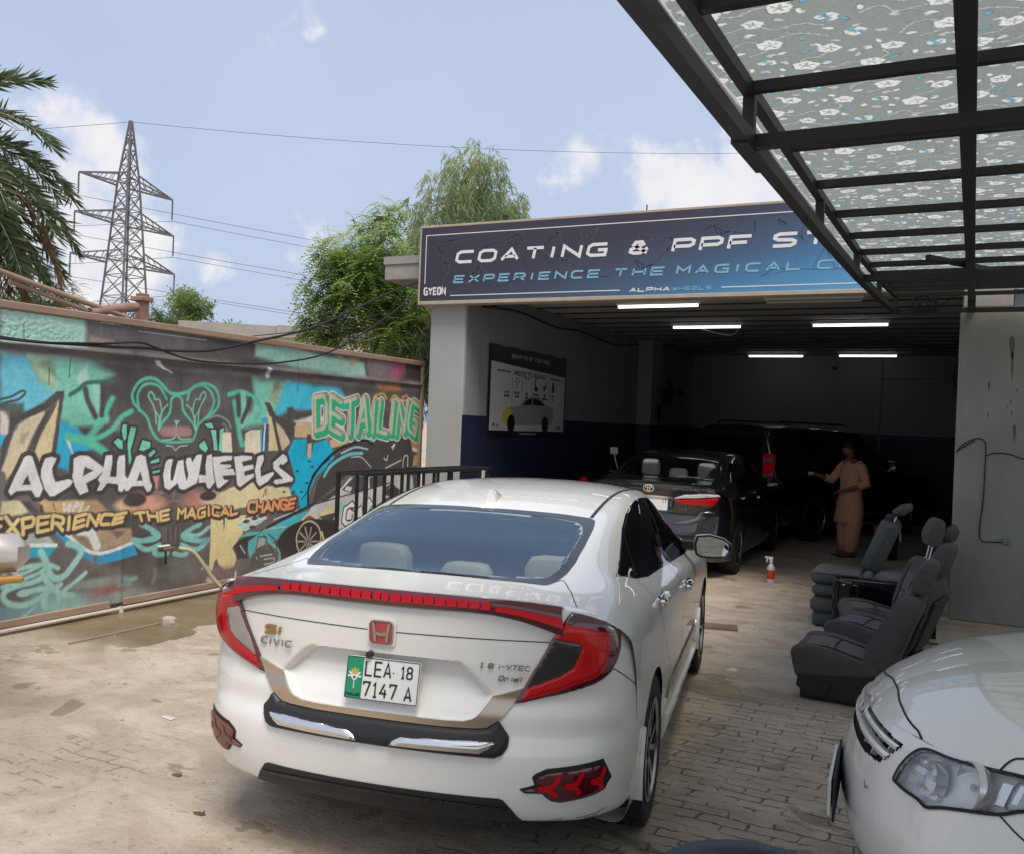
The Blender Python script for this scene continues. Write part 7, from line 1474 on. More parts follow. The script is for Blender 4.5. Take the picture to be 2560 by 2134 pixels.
    for s in (1, -1):
        tl = patch(B, sd(TLO, s), .008, .02, .09, mirror=s < 0, dome=(.010, .35)).build('tail_light', MAT['lamp_red_deep'], t, True, 35)
        patch(B, sd(RED, s), .0165, .005, .08, mirror=s < 0, dome=(.006, .25)).build('red_lens', MAT['lamp_red'], tl, True, 35)
        wl = patch(B, sd(WIN, s), .017, .005, .08, mirror=s < 0, dome=(.003, .3)).build('lamp_window', MAT['lamp_dark' if s > 0 else 'lamp_clear'], tl, True, 35)
        patch(B, sd(SMK, s), .0175, .005, .08, mirror=s < 0).build('smoked_lens', MAT['lamp_smoke'], tl, True, 35)
        gl = MB()
        for q in ([(4.60,1.85),(4.76,1.95),(4.62,2.8),(4.43,2.98)],): gl = patch(B, sd(q, s), .0235, .002, .1, mirror=s < 0)
        gl.build('reflex_strip', MAT['lamp_red_bright'], tl, True, 35)
        rk = surf_line(B, sd([(4.86,.8),(5.66,1.0),(5.48,1.7),(5.28,2.6),(4.95,3.14),(4.25,3.48),(3.05,4.12)], s), .006, .0255, both=False)
        if s < 0: rk.v = [(-p[0], p[1], p[2]) for p in rk.v]; rk.f = [q[::-1] for q in rk.f]
        rk.build('light_guide', MAT['lamp_red_bright'], tl, True, 35)
    # light bar along the lid edge: a raised lip, swept profile
    us = np.linspace(0, 4.10, 60); lip = MB()
    def barcurve(u):
        k = np.clip((u-2.3)/2.0, 0, 1); return .0+.10*k*k, .575-.05*np.exp(-(u-1.8)**2/.5)+np.where(u > 2.2, np.maximum(u-2.2, 0)**1.6*.26, 0)
    prof = [(-.055, .004, 0), (-.02, .022, 0), (0., .030, 0), (.12, .034, 0), (.45, .030, 0), (.9, .024, 0), (1.0, .0, 0)]
    rows = []
    for (k, off, _) in prof:
        t0, t1 = barcurve(us); v_ = t0+(t1-t0)*max(0, k); P, N = B.at(us, np.maximum(v_, 0)); P = P+N*off
        if k < 0: P[:, 1] += -k*1.1+.01; P[:, 2] += .012+k*.1
        elif k < .2: P[:, 2] += .014*(1-k*4)
        rows.append(P)
    n = len(us)
    for s in (1, -1):
        v = np.vstack(rows).copy(); v[:, 0] *= s; f = [(r*n+i, r*n+i+1, (r+1)*n+i+1, (r+1)*n+i) for r in range(len(rows)-1) for i in range(n-1)]
        lip.add(v.tolist(), f if s < 0 else [q[::-1] for q in f])
    bar = lip.build('light_bar', MAT['lamp_red_deep'], t, True, 40)
    led = MB()
    def led_patch(u0, u1, tip, va=.14, vb=.62):
        for s in (1, -1):
            vs = []
            for (u, k) in ((u0, va), (u1, va), (u1+tip, (va+vb)/2), (u1, vb), (u0, vb), (u0+tip, (va+vb)/2)):
                t0, t1 = barcurve(np.array(u)); P, N = B.at(np.array(u), t0+(t1-t0)*k); P = P+N*.0362; P[2] += .014*max(0, 1-k*4); vs.append((P[0]*s, P[1], P[2]))
            led.add(vs, [(0, 1, 2, 3, 4, 5)] if s < 0 else [(5, 4, 3, 2, 1, 0)])
    led_patch(0, .15, .03, .12, .60)
    for k in range(9): led_patch(.205+k*.235, .205+k*.235+.205, .03, .12, .60)
    for k in range(12): led_patch(2.42+k*.14, 2.42+(k+1)*.14, 0, .30, .62)
    led.build('led_row', MAT['lamp_red_bright'], bar)
    # trim
    CHR = [(3.0,3.79),(2.5,4.09),(2.34,4.16),(2.10,4.80),(1.93,5.17),(1.75,5.36),(1.4,5.42),(0,5.46),(0,5.84),(1.4,5.82),(2.0,5.74),(2.23,5.65),(2.46,5.20),(2.80,4.42)]
    patch(B, [(-1e-9 if p[0]==0 else p[0], p[1]) for p in CHR], .010, .01, .09, sym=True).build('chrome_strip', MAT['brushed_chrome'], t, True, 40)
    GRD = [(0,5.86),(1.5,5.86),(2.0,5.80),(2.25,5.68),(2.48,5.17),(2.56,5.4),(2.64,5.77),(2.735,6.12),(2.72,6.5),(2.62,6.82),(2.45,6.97),(0,6.98)]
    gd = patch(B, GRD, .008, .01, .08, sym=True, dome=(.022, .45)).build('bumper_guard', MAT['black_plastic'], t, True, 40)
    for s in (1, -1):
        patch(B, [(.33,6.86),(.42,6.68),(.56,6.52),(1.45,6.40),(2.40,6.33),(2.44,6.42),(2.36,6.6),(2.15,6.80),(1.5,6.83)], .032, .012, .08, mirror=s < 0, dome=(.008, .2)).build('chrome_insert', MAT['chrome'], gd, True, 40)
    VAL = [(0,8.40),(1.5,8.41),(2.55,8.42),(2.65,8.5),(2.83,8.96),(3.10,10.02),(1.5,10.05),(0,10.05)]
    vl = patch(B, VAL, .004, .03, .08, sym=True); vl.build('lower_valance', MAT['black_plastic'], t, True, 40)
    surf_line(B, [(0,8.75),(1.5,8.78),(2.75,8.9)], .012, .009).build('valance_ridge', MAT['gloss_black'], t, True)
    REF = [(2.98,7.94),(3.37,7.78),(3.30,7.54),(3.38,7.42),(3.69,7.24),(5.55,7.02),(6.0,7.72),(5.78,7.92),(5.70,8.12),(5.32,8.28),(4.07,8.54),(3.82,8.46),(3.68,8.30),(3.56,8.10),(3.11,8.10)]
    RIN = [(3.03,7.96),(3.45,7.84),(3.40,7.60),(3.47,7.50),(3.74,7.36),(5.36,7.19),(5.48,7.45),(5.52,7.9),(5.30,8.2),(4.1,8.47),(3.86,8.39),(3.72,8.24),(3.6,8.07)]
    lf = lambda P, s: P if s > 0 else [(u+.15*max(0, 6-u), v) for u, v in P]
    for s in (1, -1):
        rf = patch(B, lf(REF, s), .003, .01, .09, mirror=s < 0).build('fog_lamp', MAT['black_plastic'], t, True, 35)
        patch(B, lf(RIN, s), .009, .004, .09, mirror=s < 0, dome=(.004, .2)).build('fog_lens', MAT['lamp_red_deep' if s > 0 else 'dusty_red'], rf, True, 35)
        ch = MB()
        for k in range(3):
            u = 3.98+k*.66+.05*k*k; v = 7.43-.085*k
            for pl in ([(u+.03,v-.02),(u-.10,v+.26),(u-.22,v+.36),(u-.52,v+.42)], [(u-.52,v+.42),(u-.20,v+.50),(u-.05,v+.72)]):
                q = surf_line(B, lf(pl, s), .019, .0155, both=False)
                if s < 0: q.v = [(-p[0], p[1], p[2]) for p in q.v]; q.f = [w[::-1] for w in q.f]
                ch.add(q.v, q.f)
        ch.build('arrow_leds', MAT['lamp_red_bright' if s > 0 else 'dusty_red'], rf, True)
    gp = surf_line(B, [(0,1.83),(1.2,1.78),(2.5,1.71),(3.74,1.63)], .0035)
    surf_line(B, [(6.08,2.95),(7.18,3.53),(8.4,4.48)], .004, mb=gp); surf_line(A, [(2.16,2.47),(2.2,2.7),(1.9,3.13),(1.3,3.42),(.9,3.7)], .0035, mb=gp)
    surf_line(A, RD[:8], .004, mb=gp, curve=False) if False else None
    for q in (RD[0:4], RD[3:7]): surf_line(A, q, .004, mb=gp)
    surf_line(A, [RD[12], RD[11], RD[10], RD[9], RD[8]], .004, mb=gp); surf_line(A, [FD[9], FD[8], FD[7], FD[6]], .004, mb=gp)
    gp.build('panel_gaps', MAT['panel_gap'], t)
    dt = surf_line(A, [(4.22,1.93),(5.0,1.95),(6.5,1.98),(8.0,2.1)], .016, .002); dt.build('roof_moulding', MAT['black_plastic'], t, True)
    for s in (1, -1):
        q = patch(A, [(4.95,10.25),(8.95,10.25),(8.95,11.6),(4.95,11.6)], .028, .02, .2, mirror=s < 0); q.build('side_skirt', WP, t, True, 40)
    for s in (1, -1):
        q = patch(A, [(5.0,9.25),(8.9,9.25),(8.9,9.75),(5.0,9.75)], .008, .01, .2, mirror=s < 0); q.build('door_moulding', MAT['brushed_chrome'], t, True, 40)
    for s in (1, -1):
        for yc in (0, 2.70):
            f = MB(); pr = []
            for k in range(9):
                a = R(148+k*5.6); pr.append((yc+math.cos(a)*.362, .325+math.sin(a)*.362))
            for (y, z) in pr: pass
            P = [(x, y+dy, z) for (x, dy) in ((.80, 0), (.905, -.004), (.908, -.030), (.80, -.034)) for (y, z) in pr]; n = len(pr)
            P = [(p[0]*s, p[1], p[2]) for p in P]
            q = [(r*n+i, r*n+i+1, (r+1)*n+i+1, (r+1)*n+i) for r in range(3) for i in range(n-1)]+[(n-1, 2*n-1, 3*n-1, 4*n-1)]
            f.add(P, q if s > 0 else [w[::-1] for w in q]); f.build('mud_flap', WP, t, True, 40)
            make_wheel(t, (s*.787, yc, .325), s, rim_r=.213)
    ub = MB()
    for (yc, zc, r) in AR: wheel_well(ub, yc, zc, r+.002)
    ub.box((-.66, -.62, .22), (.66, 3.2, .30)); ub.box((-.50, -.6, .25), (.50, 3.1, .8)); ub.build('underbody', MAT['panel_gap'], t)
    # shark fin aerial
    an = MB(); v = []
    for (y, z, w) in ((.33, 0, .030), (.50, 0, .030)): pass
    base = [(-.032, .36), (.032, .36), (.030, .44), (.014, .53), (-.014, .53), (-.030, .44)]
    z0 = [1.323, 1.323, 1.340, 1.352, 1.352, 1.340]
    v = [(x, y, z-.006) for (x, y), z in zip(base, z0)]+[(x*.28, y-.012 if y < .4 else y-.06, z+(.070 if y < .4 else (.052 if y < .5 else .018))) for (x, y), z in zip(base, z0)]
    an.add(v, [(6, 7, 8, 9, 10, 11)]+[(i, (i+1) % 6, 6+(i+1) % 6, 6+i) for i in range(6)]); an.build('aerial_fin', WP, t, True, 60)
    # door mirrors
    for s in (1, -1):
        m = MB()
        out = [(-.105,-.055),(-.115,.01),(-.10,.065),(-.02,.075),(.07,.055),(.115,.02),(.12,-.02),(.09,-.065),(.0,-.075),(-.07,-.072)]
        rings = [(0, 1.), (.03, 1.04), (.09, .92), (.14, .55), (.155, .1)]
        n = len(out); V = []
        for (d, k) in rings: V += [(p[0]*k, d, p[1]*k) for p in out]
        F = [(r*n+i, r*n+(i+1) % n, (r+1)*n+(i+1) % n, (r+1)*n+i) for r in range(len(rings)-1) for i in range(n)]
        m.add(V, F, 0); m.add([(p[0]*.985, .012, p[1]*.985) for p in out], [tuple(range(n))[::-1]], 1)
        m.bbox((-.20, .02, -.035), (-.08, .09, .035), .012, 1)
        mm = Matrix.Rotation(R(8), 3, 'Z')
        m.v = [tuple((mm @ Vector(p))+Vector((1.005, 1.83, 1.005))) for p in m.v]
        if s < 0: m.v = [(-p[0], p[1], p[2]) for p in m.v]; m.f = [q[::-1] for q in m.f]
        mo = m.build('door_mirror', [WP, MAT['gloss_black']], t, True, 40)
        g = MB(); g.add([(p[0]*.86, .004, p[1]*.84) for p in out], [tuple(range(n))]); g.v = [tuple((mm @ Vector(p))+Vector((1.005, 1.83, 1.005))) for p in g.v]
        if s < 0: g.v = [(-p[0], p[1], p[2]) for p in g.v]; g.f = [q[::-1] for q in g.f]
        g.build('mirror_glass', MAT['mirror_glass'], mo)
    # badges and plate
    def frame(u, v, off, tilt=None):
        P, N = B.at(abs(u), v); P = P+N*off
        if u < 0: P = P*np.array([-1, 1, 1]); N = N*np.array([-1, 1, 1])
        N = Vector(N); rt = Vector((0, 0, 1)).cross(N).normalized(); up = N.cross(rt); return Vector(P), rt, up
    o, rt, up = frame(0, 1.87, .002)
    eb = MB()
    def rsq(w, h, c): return [(-w+c, -h), (w-c, -h), (w-c*.3, -h+c*.3), (w, -h+c), (w*1.03, h-c), (w*1.0-c*.3, h-c*.3), (w-c, h), (-w+c, h), (-w+c*.3, h-c*.3), (-w*1.03, h-c), (-w, -h+c), (-w+c*.3, -h+c*.3)]
    eb.prism(rsq(.055, .052, .018), (o, rt, up), .006); bo = eb.build('emblem', MAT['white_paint'], t, False)
    e2 = MB(); e2.prism(rsq(.045, .042, .014), (o+rt.cross(up)*.006, rt, up), .002); e2.build('emblem_ground', MAT['badge_red'], bo)
    e3 = MB(); fr_ = (o+rt.cross(up)*.008, rt, up)
    e3.strokes([[(p[0], p[1]) for p in rsq(.046, .043, .015)]+[rsq(.046, .043, .015)[0]]], .004, fr_, .003)
    for sx in (1, -1): e3.prism([(sx*.028, .036), (sx*.037, .036), (sx*.031, 0), (sx*.028, -.034), (sx*.018, -.034), (sx*.020, 0)][::sx], fr_, .004)
    e3.prism([(-.024, .004), (0, -.002), (.024, .004), (.021, -.010), (0, -.013), (-.021, -.010)][::-1], fr_, .004)
    e3.build('emblem_letter', MAT['badge_chrome'], bo)
    bd = MB(); o, rt, up = frame(-2.98, 3.2, .003); bd.strokes(text_lines('CIVIC', .024, .028, .012, .25)[0], .0055, (o, rt, up), .004); bd.build('badge', MAT['badge_chrome'], t)
    bd = MB(); o, rt, up = frame(-2.86, 2.68, .003); bd.strokes(text_lines('S', .030, .048, .008, .3)[0]+text_lines('I', .030, .024, .008, .3, x0=.064)[0], .0100, (o, rt, up), .004); bd.build('badge', MAT['gold'], t)
    bd = MB(); o, rt, up = frame(2.06, 3.12, .003); bd.strokes(text_lines('1.8 i-VTEC', .016, .017, .0055, .2)[0], .0036, (o, rt, up), .003); bd.build('badge', MAT['badge_chrome'], t)
    bd = MB(); o, rt, up = frame(2.46, 3.56, .003); bd.strokes(text_lines('Oriel', .017, .016, .006, .3)[0], .0034, (o, rt, up), .003); bd.build('badge', MAT['badge_chrome'], t)
    N = Vector((0, -.985, .17)).normalized(); rt = Vector((1, 0, 0)); up = N.cross(rt); o = Vector((.012, -.935, .764))
    up = Vector((0, .17, .985)).normalized(); fr0 = (o, rt, up)
    pl = MB(); pl.prism([(-.145+.008, -.077), (.145-.008, -.077), (.145, -.069), (.145, .069), (.137, .077), (-.137, .077), (-.145, .069), (-.145, -.069)], fr0, .008)
    po = pl.build('number_plate', MAT['plate_white'], t)
    nv = rt.cross(up).normalized()
    g = MB(); g.prism([(-.1425, -.0745), (-.078, -.0745), (-.078, .0745), (-.1425, .0745)], (o+nv*.008, rt, up), .001); g.build('green_band', MAT['plate_green'], po)
    k = MB(); fr2 = (o+nv*.0092, rt, up)
    rim = [(-.139, -.074), (.139, -.074), (.1425, -.070), (.1425, .070), (.139, .074), (-.139, .074), (-.1425, .070), (-.1425, -.070), (-.139, -.074)]
    k.strokes([rim], .0025, fr2, .001)
    k.strokes(text_lines('LEA', .050, .026, .011, 0, -.068, .012)[0], .0062, fr2, .001); k.strokes([[(.041, .03), (.045, .03)]], .005, fr2, .001)
    k.strokes(text_lines('18', .040, .020, .009, 0, .072, .016)[0], .0055, fr2, .001)
    k.strokes(text_lines('7147', .050, .025, .012, 0, -.070, -.062)[0], .0062, fr2, .001); k.strokes(text_lines('A', .046, .026, .01, 0, .094, -.062)[0], .0062, fr2, .001)
    k.strokes(center_text('PUNJAB', .0095, .0068, .0025, -.110, -.066), .0022, fr2, .001)
    k.build('plate_lettering', MAT['ink'], po)
    cr = MB()
    for q in range(7):
        a = R(90+(q-3)*30); c, s_ = math.cos(a), math.sin(a); cr.strokes([[(-.110+c*.008, .004+s_*.008), (-.110+c*.026, .004+s_*.030)]], .007, fr2, .0012, mi=1 if q in (2, 3, 4) else 0)
    cr.prism([(-.110+.011*math.cos(R(x)), .0+.011*math.sin(R(x))) for x in range(0, 360, 30)], fr2, .0015, 0); cr.prism([(-.110+.005*math.cos(R(x)), .0+.005*math.sin(R(x))) for x in range(0, 360, 45)], fr2, .002, 2); cr.strokes([[(-.11, -.012), (-.11, -.04)]], .003, fr2, .001)
    pm('crest_gold', (.55, .45, .10), .5); cr.build('plate_crest', [MAT['plate_white'], MAT['crest_gold'], MAT['ink']], po)
    cmb = MB(); cmb.lathe([(0, -.02), (.012, -.02), (.014, 0), (0, 0)], 14, 'y', org=(-.045, -.925, .853)); cmb.build('reversing_camera', MAT['gloss_black'], t, True)
    sc = MB()
    for q in ([(4.6,9.55),(5.3,9.45),(5.6,9.38)], [(4.9,9.7),(5.5,9.6)], [(3.9,9.6),(4.2,9.55)], [(5.5,9.36),(5.9,9.22)]): surf_line(B, q, .004, .0015, both=False, mb=sc)
    sc.build('bumper_scuffs', MAT['scratch'], t)
    return t
white_sedan = build_white_sedan()
# ---------------------------------------------------------------- other cars: control grids derived from the saloon sections
def lift(S, dz, dy=None):
    out = []
    for k, (ya, yb, xz) in enumerate(S):
        e = dz[k]; out.append(([y+(dy[k] if dy else 0) for y in ya], list(yb), [(x, z+e*max(0, min(1, (z-.95)/.12)) if j < 6 else z+e*.25*max(0, min(1, (z-.8)/.15))) for j, (x, z) in enumerate(xz)]))
    return out
SALOON_A = Surf(stations_to_grid(lift(SEDAN_STATIONS, [.03,.035,.05,.075,.10,.095,.085,.08,.085,.07,.04,.01,0,0,0], [0,.02,.10,.08,.0,0,0,0,0,0,0,0,0,0,0])))
SALOON_ROWS = [(1.110,-.93),(1.04,-.935),(.98,-.93),(.92,-.925),(.84,-.915),(.74,-.905),(.66,-.93),(.56,-.96),(.45,-.965),(.36,-.95),(.28,-.92),(.22,-.87),(.20,-.78)]
SALOON_B = Surf(drop_top(fascia_grid(SALOON_ROWS, SEDAN_REAR_PLAN), [1.110,1.110,1.108,1.10,1.088,1.07,1.045,1.008,.97,.945], .74, 1.110))
HATCH_ST = [list(s) for s in lift(SEDAN_STATIONS, [.03,.035,.05,.075,.10,.095,.085,.08,.085,.08,.06,.02,0,0,0])]
def _st(k, yc, z, ys=None):
    ya, yb, xz = HATCH_ST[k]; HATCH_ST[k] = (ya if ys is None else ys[0], yb if ys is None else ys[1], [(x, z[j] if j < len(z) else q) for j, (x, q) in enumerate(xz)])
_st(10, 0, [1.075,1.06,1.03,1.01,.98,.935,.89])
_st(11, 0, [1.02,1.012,.985,.965,.94,.905,.865], ([2.9]*7, [2.85]*6))
_st(12, 0, [.965,.958,.93,.91,.89,.865,.835], ([3.2,3.2,3.18,3.16,3.12,3.06,3.0], [2.98]+[2.95]*5))
HATCH_ST[13] = ([3.44,3.43,3.38,3.33,3.27,3.18,3.10], [3.04,3.0,3.0,3.0,3.0,3.0], [(0,.880),(.22,.876),(.42,.862),(.52,.855),(.61,.85),(.70,.84),(.765,.82),(.83,.76),(.87,.65),(.868,.48),(.86,.33),(.84,.22),(.7,.2)])
HATCH_ST[14] = ([3.53,3.518,3.47,3.41,3.34,3.23,3.13], [3.06,3.02,3.02,3.02,3.02,3.02], [(0,.805),(.2,.805),(.38,.802),(.49,.80),(.59,.805),(.685,.81),(.755,.80),(.82,.75),(.865,.65),(.865,.48),(.86,.33),(.84,.22),(.7,.2)])
FRONT_A = Surf(stations_to_grid(HATCH_ST))
FRONT_ROWS = [(.805,3.53),(.76,3.565),(.70,3.59),(.64,3.61),(.56,3.63),(.48,3.635),(.40,3.625),(.32,3.60),(.24,3.57),(.19,3.50)]
FRONT_PLAN = [(.82, [(0,0),(.2,-.012),(.37,-.055),(.48,-.115),(.58,-.19),(.67,-.29),(.745,-.42),(.80,-.58),(.835,-.76)]),
 (.5, [(0,0),(.22,-.010),(.42,-.05),(.56,-.11),(.67,-.19),(.76,-.31),(.82,-.46),(.86,-.64),(.875,-.82)]),
 (.19, [(0,0),(.22,-.012),(.42,-.05),(.55,-.11),(.66,-.20),(.74,-.32),(.80,-.46),(.84,-.64),(.86,-.82)])]
FRONT_F = Surf([[(p[0], p[1], p[2]) for p in col] for col in drop_top(fascia_grid(FRONT_ROWS, FRONT_PLAN), [.805,.805,.802,.80,.805,.81,.805,.79,.77], .5, .805)])
FRONT_F.N = -FRONT_F.N   # runs the other way round
# ---------------------------------------------------------------- black saloon inside the bay
def build_black_saloon():
    A, B = SALOON_A, SALOON_B; BP = MAT['black_paint']; AR = [(0, .325, .352), (2.70, .325, .352)]
    t = empty('parked_car', (-3.403, 11.33, 0), R(1.5)); tag(t, 'black saloon car half inside the garage with cream headrests and red lamps', 'car')
    RG = [(4.02,-1),(4.04,.07),(4.1,1.0),(4.19,1.95),(4.05,2.2),(3.6,2.36),(3.1,2.66),(2.72,2.80),(2.35,2.70),(2.1,2.45),(1.99,2.2),(1.88,1.1),(1.85,-1)]
    RGin = [(3.93,-1),(3.95,.9),(3.99,1.78),(3.86,2.0),(3.3,2.34),(2.78,2.5),(2.42,2.42),(2.18,2.15),(2.06,1.7),(1.98,.9),(1.93,-1)]
    WS = [(8.0,-1),(8.08,1.0),(8.13,2.2),(8.35,2.4),(9.85,2.65),(10.02,2.3),(10.14,1.0),(10.2,-1)]
    DLO = [(3.04,4.49),(3.71,4.0),(4.55,3.49),(5.5,3.15),(6.75,3.05),(7.8,3.2),(8.75,3.95),(9.25,4.8),(9.1,5.1),(8.06,5.3),(6.08,5.38),(4.33,5.35),(3.5,5.1)]
    b = surf_body(A, AR, [RGin, WS, [(-1,5.9),(.9,6.2),(1.15,7),(1.15,13),(-1,13)]])
    b.add([tuple(p*np.array([s, 1, 1])) for s in (1, -1) for p in A.D[-1]], [tuple(range(A.D.shape[1]))+tuple(range(2*A.D.shape[1]-1, A.D.shape[1]-1, -1))]); b.build('body', BP, t, True, 50)
    LID = [(-1,-1),(4.3,-1),(4.0,.6),(3.4,1.3),(3.0,2.2),(3.1,3.7),(2.9,4.6),(2.3,5.3),(-1,5.6)]
    surf_body(B, AR, [LID]).build('rear_bumper', BP, t, True, 50); surf_body(B, (), (), [([(-1,2.6),(1.4,2.6),(1.7,3.0),(1.6,4.6),(-1,4.7)], .03)], only=LID).build('boot_lid', BP, t, True, 50)
    patch(A, [(max(0, p[0]), max(0, p[1])) for p in RGin], .001, .003, .12, both=True).build('rear_window', glass_mat('saloon_screen', (.85, .87, .84), 1.4), t, True)
    patch(A, [(max(0, p[0]), max(0, p[1])) for p in WS], .001, .003, .15, both=True).build('windscreen', MAT['windscreen'], t, True)
    for s in (1, -1): patch(A, DLO, .002, .01, .14, mirror=s < 0).build('side_window', MAT['tinted_glass'], t, True)
    ln = surf_body(A, (), [RGin, WS], only=[(1.6, -1), (1.6, 5.3), (10.6, 5.3), (10.6, -1)]); ln.v = [(p[0]*.965, p[1], p[2]-.02) for p in ln.v]; ln.box((-.78, -.5, .9), (.78, .1, .93)); ln.build('cabin_lining', MAT['cabin_dark'], t, True)
    st = MB()
    for x, z, h in ((-.26, 1.25, .21), (.10, 1.19, .13), (.46, 1.23, .21)): headrest(st, x, .02, z, .23, h)
    st.bbox((-.66, .02, .45), (.66, .2, 1.08), .05)
    for x in (-.38, .38): st.bbox((x-.24, 1.05, .4), (x+.24, 1.22, 1.0), .06)
    st.build('seats', MAT['cream_leather'], t, True, 50)
    OUT = [(1.55,2.84),(1.85,2.3),(2.37,1.66),(3.7,1.22),(5.6,.75),(6.35,.72),(6.4,1.0),(5.9,1.7),(5.5,2.3),(4.75,3.5),(4.4,3.75),(3.6,3.65),(2.05,3.66)]
    WHT = [(1.7,2.6),(2.0,2.25),(2.42,1.78),(3.7,1.36),(5.6,.88),(6.15,.90),(6.0,1.25),(3.3,2.25),(1.8,2.68)]; RED = [(1.75,2.9),(3.3,2.5),(5.9,1.5),(5.4,2.25),(4.7,3.35),(3.7,3.45),(2.15,3.5)]
    for s in (1, -1):
        l = patch(B, OUT, .012, .01, .12, mirror=s < 0, dome=(.012, .4)).build('tail_light', MAT['lamp_red_deep'], t, True, 35)
        patch(B, WHT, .022, .004, .12, mirror=s < 0, dome=(.004, .2)).build('clear_lens', MAT['white_lens'] if 'white_lens' in MAT else pm('white_lens', (.66, .63, .60), .2, coat=1.), l, True); patch(B, RED, .022, .004, .12, mirror=s < 0, dome=(.005, .3)).build('red_lens', MAT['lamp_red'], l, True)
        r = patch(B, [(5.0,4.35),(4.3,4.3),(3.6,4.35),(3.1,5.2),(1.7,5.95),(1.72,6.3),(2.65,6.25),(4.2,5.4),(4.9,4.9)], .010, .01, .12, mirror=s < 0, dome=(.010, .5)); r.build('bumper_fin', MAT['chrome_dark'] if 'chrome_dark' in MAT else pm('chrome_dark', (.16, .16, .17), .12, metal=.9), t, True)
        make_wheel(t, (s*.78, 0, .325), s); make_wheel(t, (s*.78, 2.70, .325), s)
        h = MB(); h.bbox((.88, .20, .90), (.905, .40, .935), .008); h.bbox((.885, 1.22, .86), (.91, 1.42, .895), .008)
        if s < 0: h.v = [(-p[0], p[1], p[2]) for p in h.v]; h.f = [q[::-1] for q in h.f]
        h.build('door_handles', MAT['chrome'], t)
        m = MB(); m.bbox((.86, 1.76, .95), (1.10, 1.95, 1.10), .05)
        if s < 0: m.v = [(-p[0], p[1], p[2]) for p in m.v]; m.f = [q[::-1] for q in m.f]
        m.build('door_mirror', BP, t, True, 50)
    sp = MB(); us = np.linspace(0, 4.2, 30); P, N = B.at(us, us*0+.05)
    rows = [P+np.array((0, .10, .004)), P+np.array((0, .0, .022)), P+np.array((0, -.03, .018)), P+np.array((0, -.028, .004)), P+np.array((0, .0, -.012))]
    for s in (1, -1):
        v = np.vstack(rows).copy(); v[:, 0] *= s; n = 30; f = [(r*n+i, r*n+i+1, (r+1)*n+i+1, (r+1)*n+i) for r in range(4) for i in range(n-1)]; sp.add(v.tolist(), f if s < 0 else [q[::-1] for q in f])
    sp.build('boot_spoiler', MAT['gloss_black'], t, True, 40)
    surf_line(B, [(0,2.54),(.8,2.55),(1.6,2.62)], .022, .006).build('chrome_strip', MAT['chrome'], t, True)
    surf_line(A, [(4.25,2.05),(3.9,2.38),(3.2,2.75)], .012, .004, both=True).build('screen_trim', MAT['chrome'], t, True)
    def fr(u, v, off): P, N = B.at(abs(u), v); P = P+N*off; N = Vector(N); rt = Vector((0, 0, 1)).cross(N).normalized(); return Vector(P), rt, N.cross(rt)
    o, rt, up = fr(0, .95, .004); e = MB(); ring = lambda a, b_, cx=0, cz=0: [(cx+a*math.cos(q), cz+b_*math.sin(q)) for q in np.linspace(0, 6.2832, 25)]
    e.strokes([ring(.062, .042)[:-1]+[ring(.062, .042)[0]], ring(.040, .016, 0, .016)[:-1]+[ring(.040, .016, 0, .016)[0]], ring(.015, .036)[:-1]+[ring(.015, .036)[0]]], .009, (o, rt, up), .004); e.build('emblem', MAT['chrome'], t)
    bd = MB(); o, rt, up = fr(1.62, 1.02, .004); bd.strokes(text_lines('COROLLA', .020, .022, .010, .2)[0], .005, (o, rt, up), .003); bd.strokes(text_lines('ALTIS', .028, .030, .012, .3, .24, -.004)[0], .007, (o, rt, up), .003); bd.strokes(text_lines('1.8', .022, .02, .008, .2, .10, -.225)[0], .005, (o, rt, up), .003); bd.build('badge', MAT['chrome'], t)
    pl = MB(); pl.prism([(-.17, -.075), (.17, -.075), (.17, .075), (-.17, .075)], ((.06, -.915, .865), (1, 0, 0), (0, .1, .99)), .008); p = pl.build('number_plate', MAT['plate_white'], t); k = MB(); k.strokes(text_lines('17', .045, .022, .01, 0, .165, -.005+.02)[0], .007, ((.0, -.9245, .865), (1, 0, 0), (0, .1, .99)), .001); k.build('plate_lettering', MAT['ink'], p)
    u = MB()
    for a in AR: wheel_well(u, a[0], a[1], a[2]+.002)
    u.box((-.66, -.62, .22), (.66, 3.2, .30)); u.box((-.5, -.6, .25), (.5, 3.1, .8)); u.build('underbody', MAT['panel_gap'], t)
build_black_saloon()

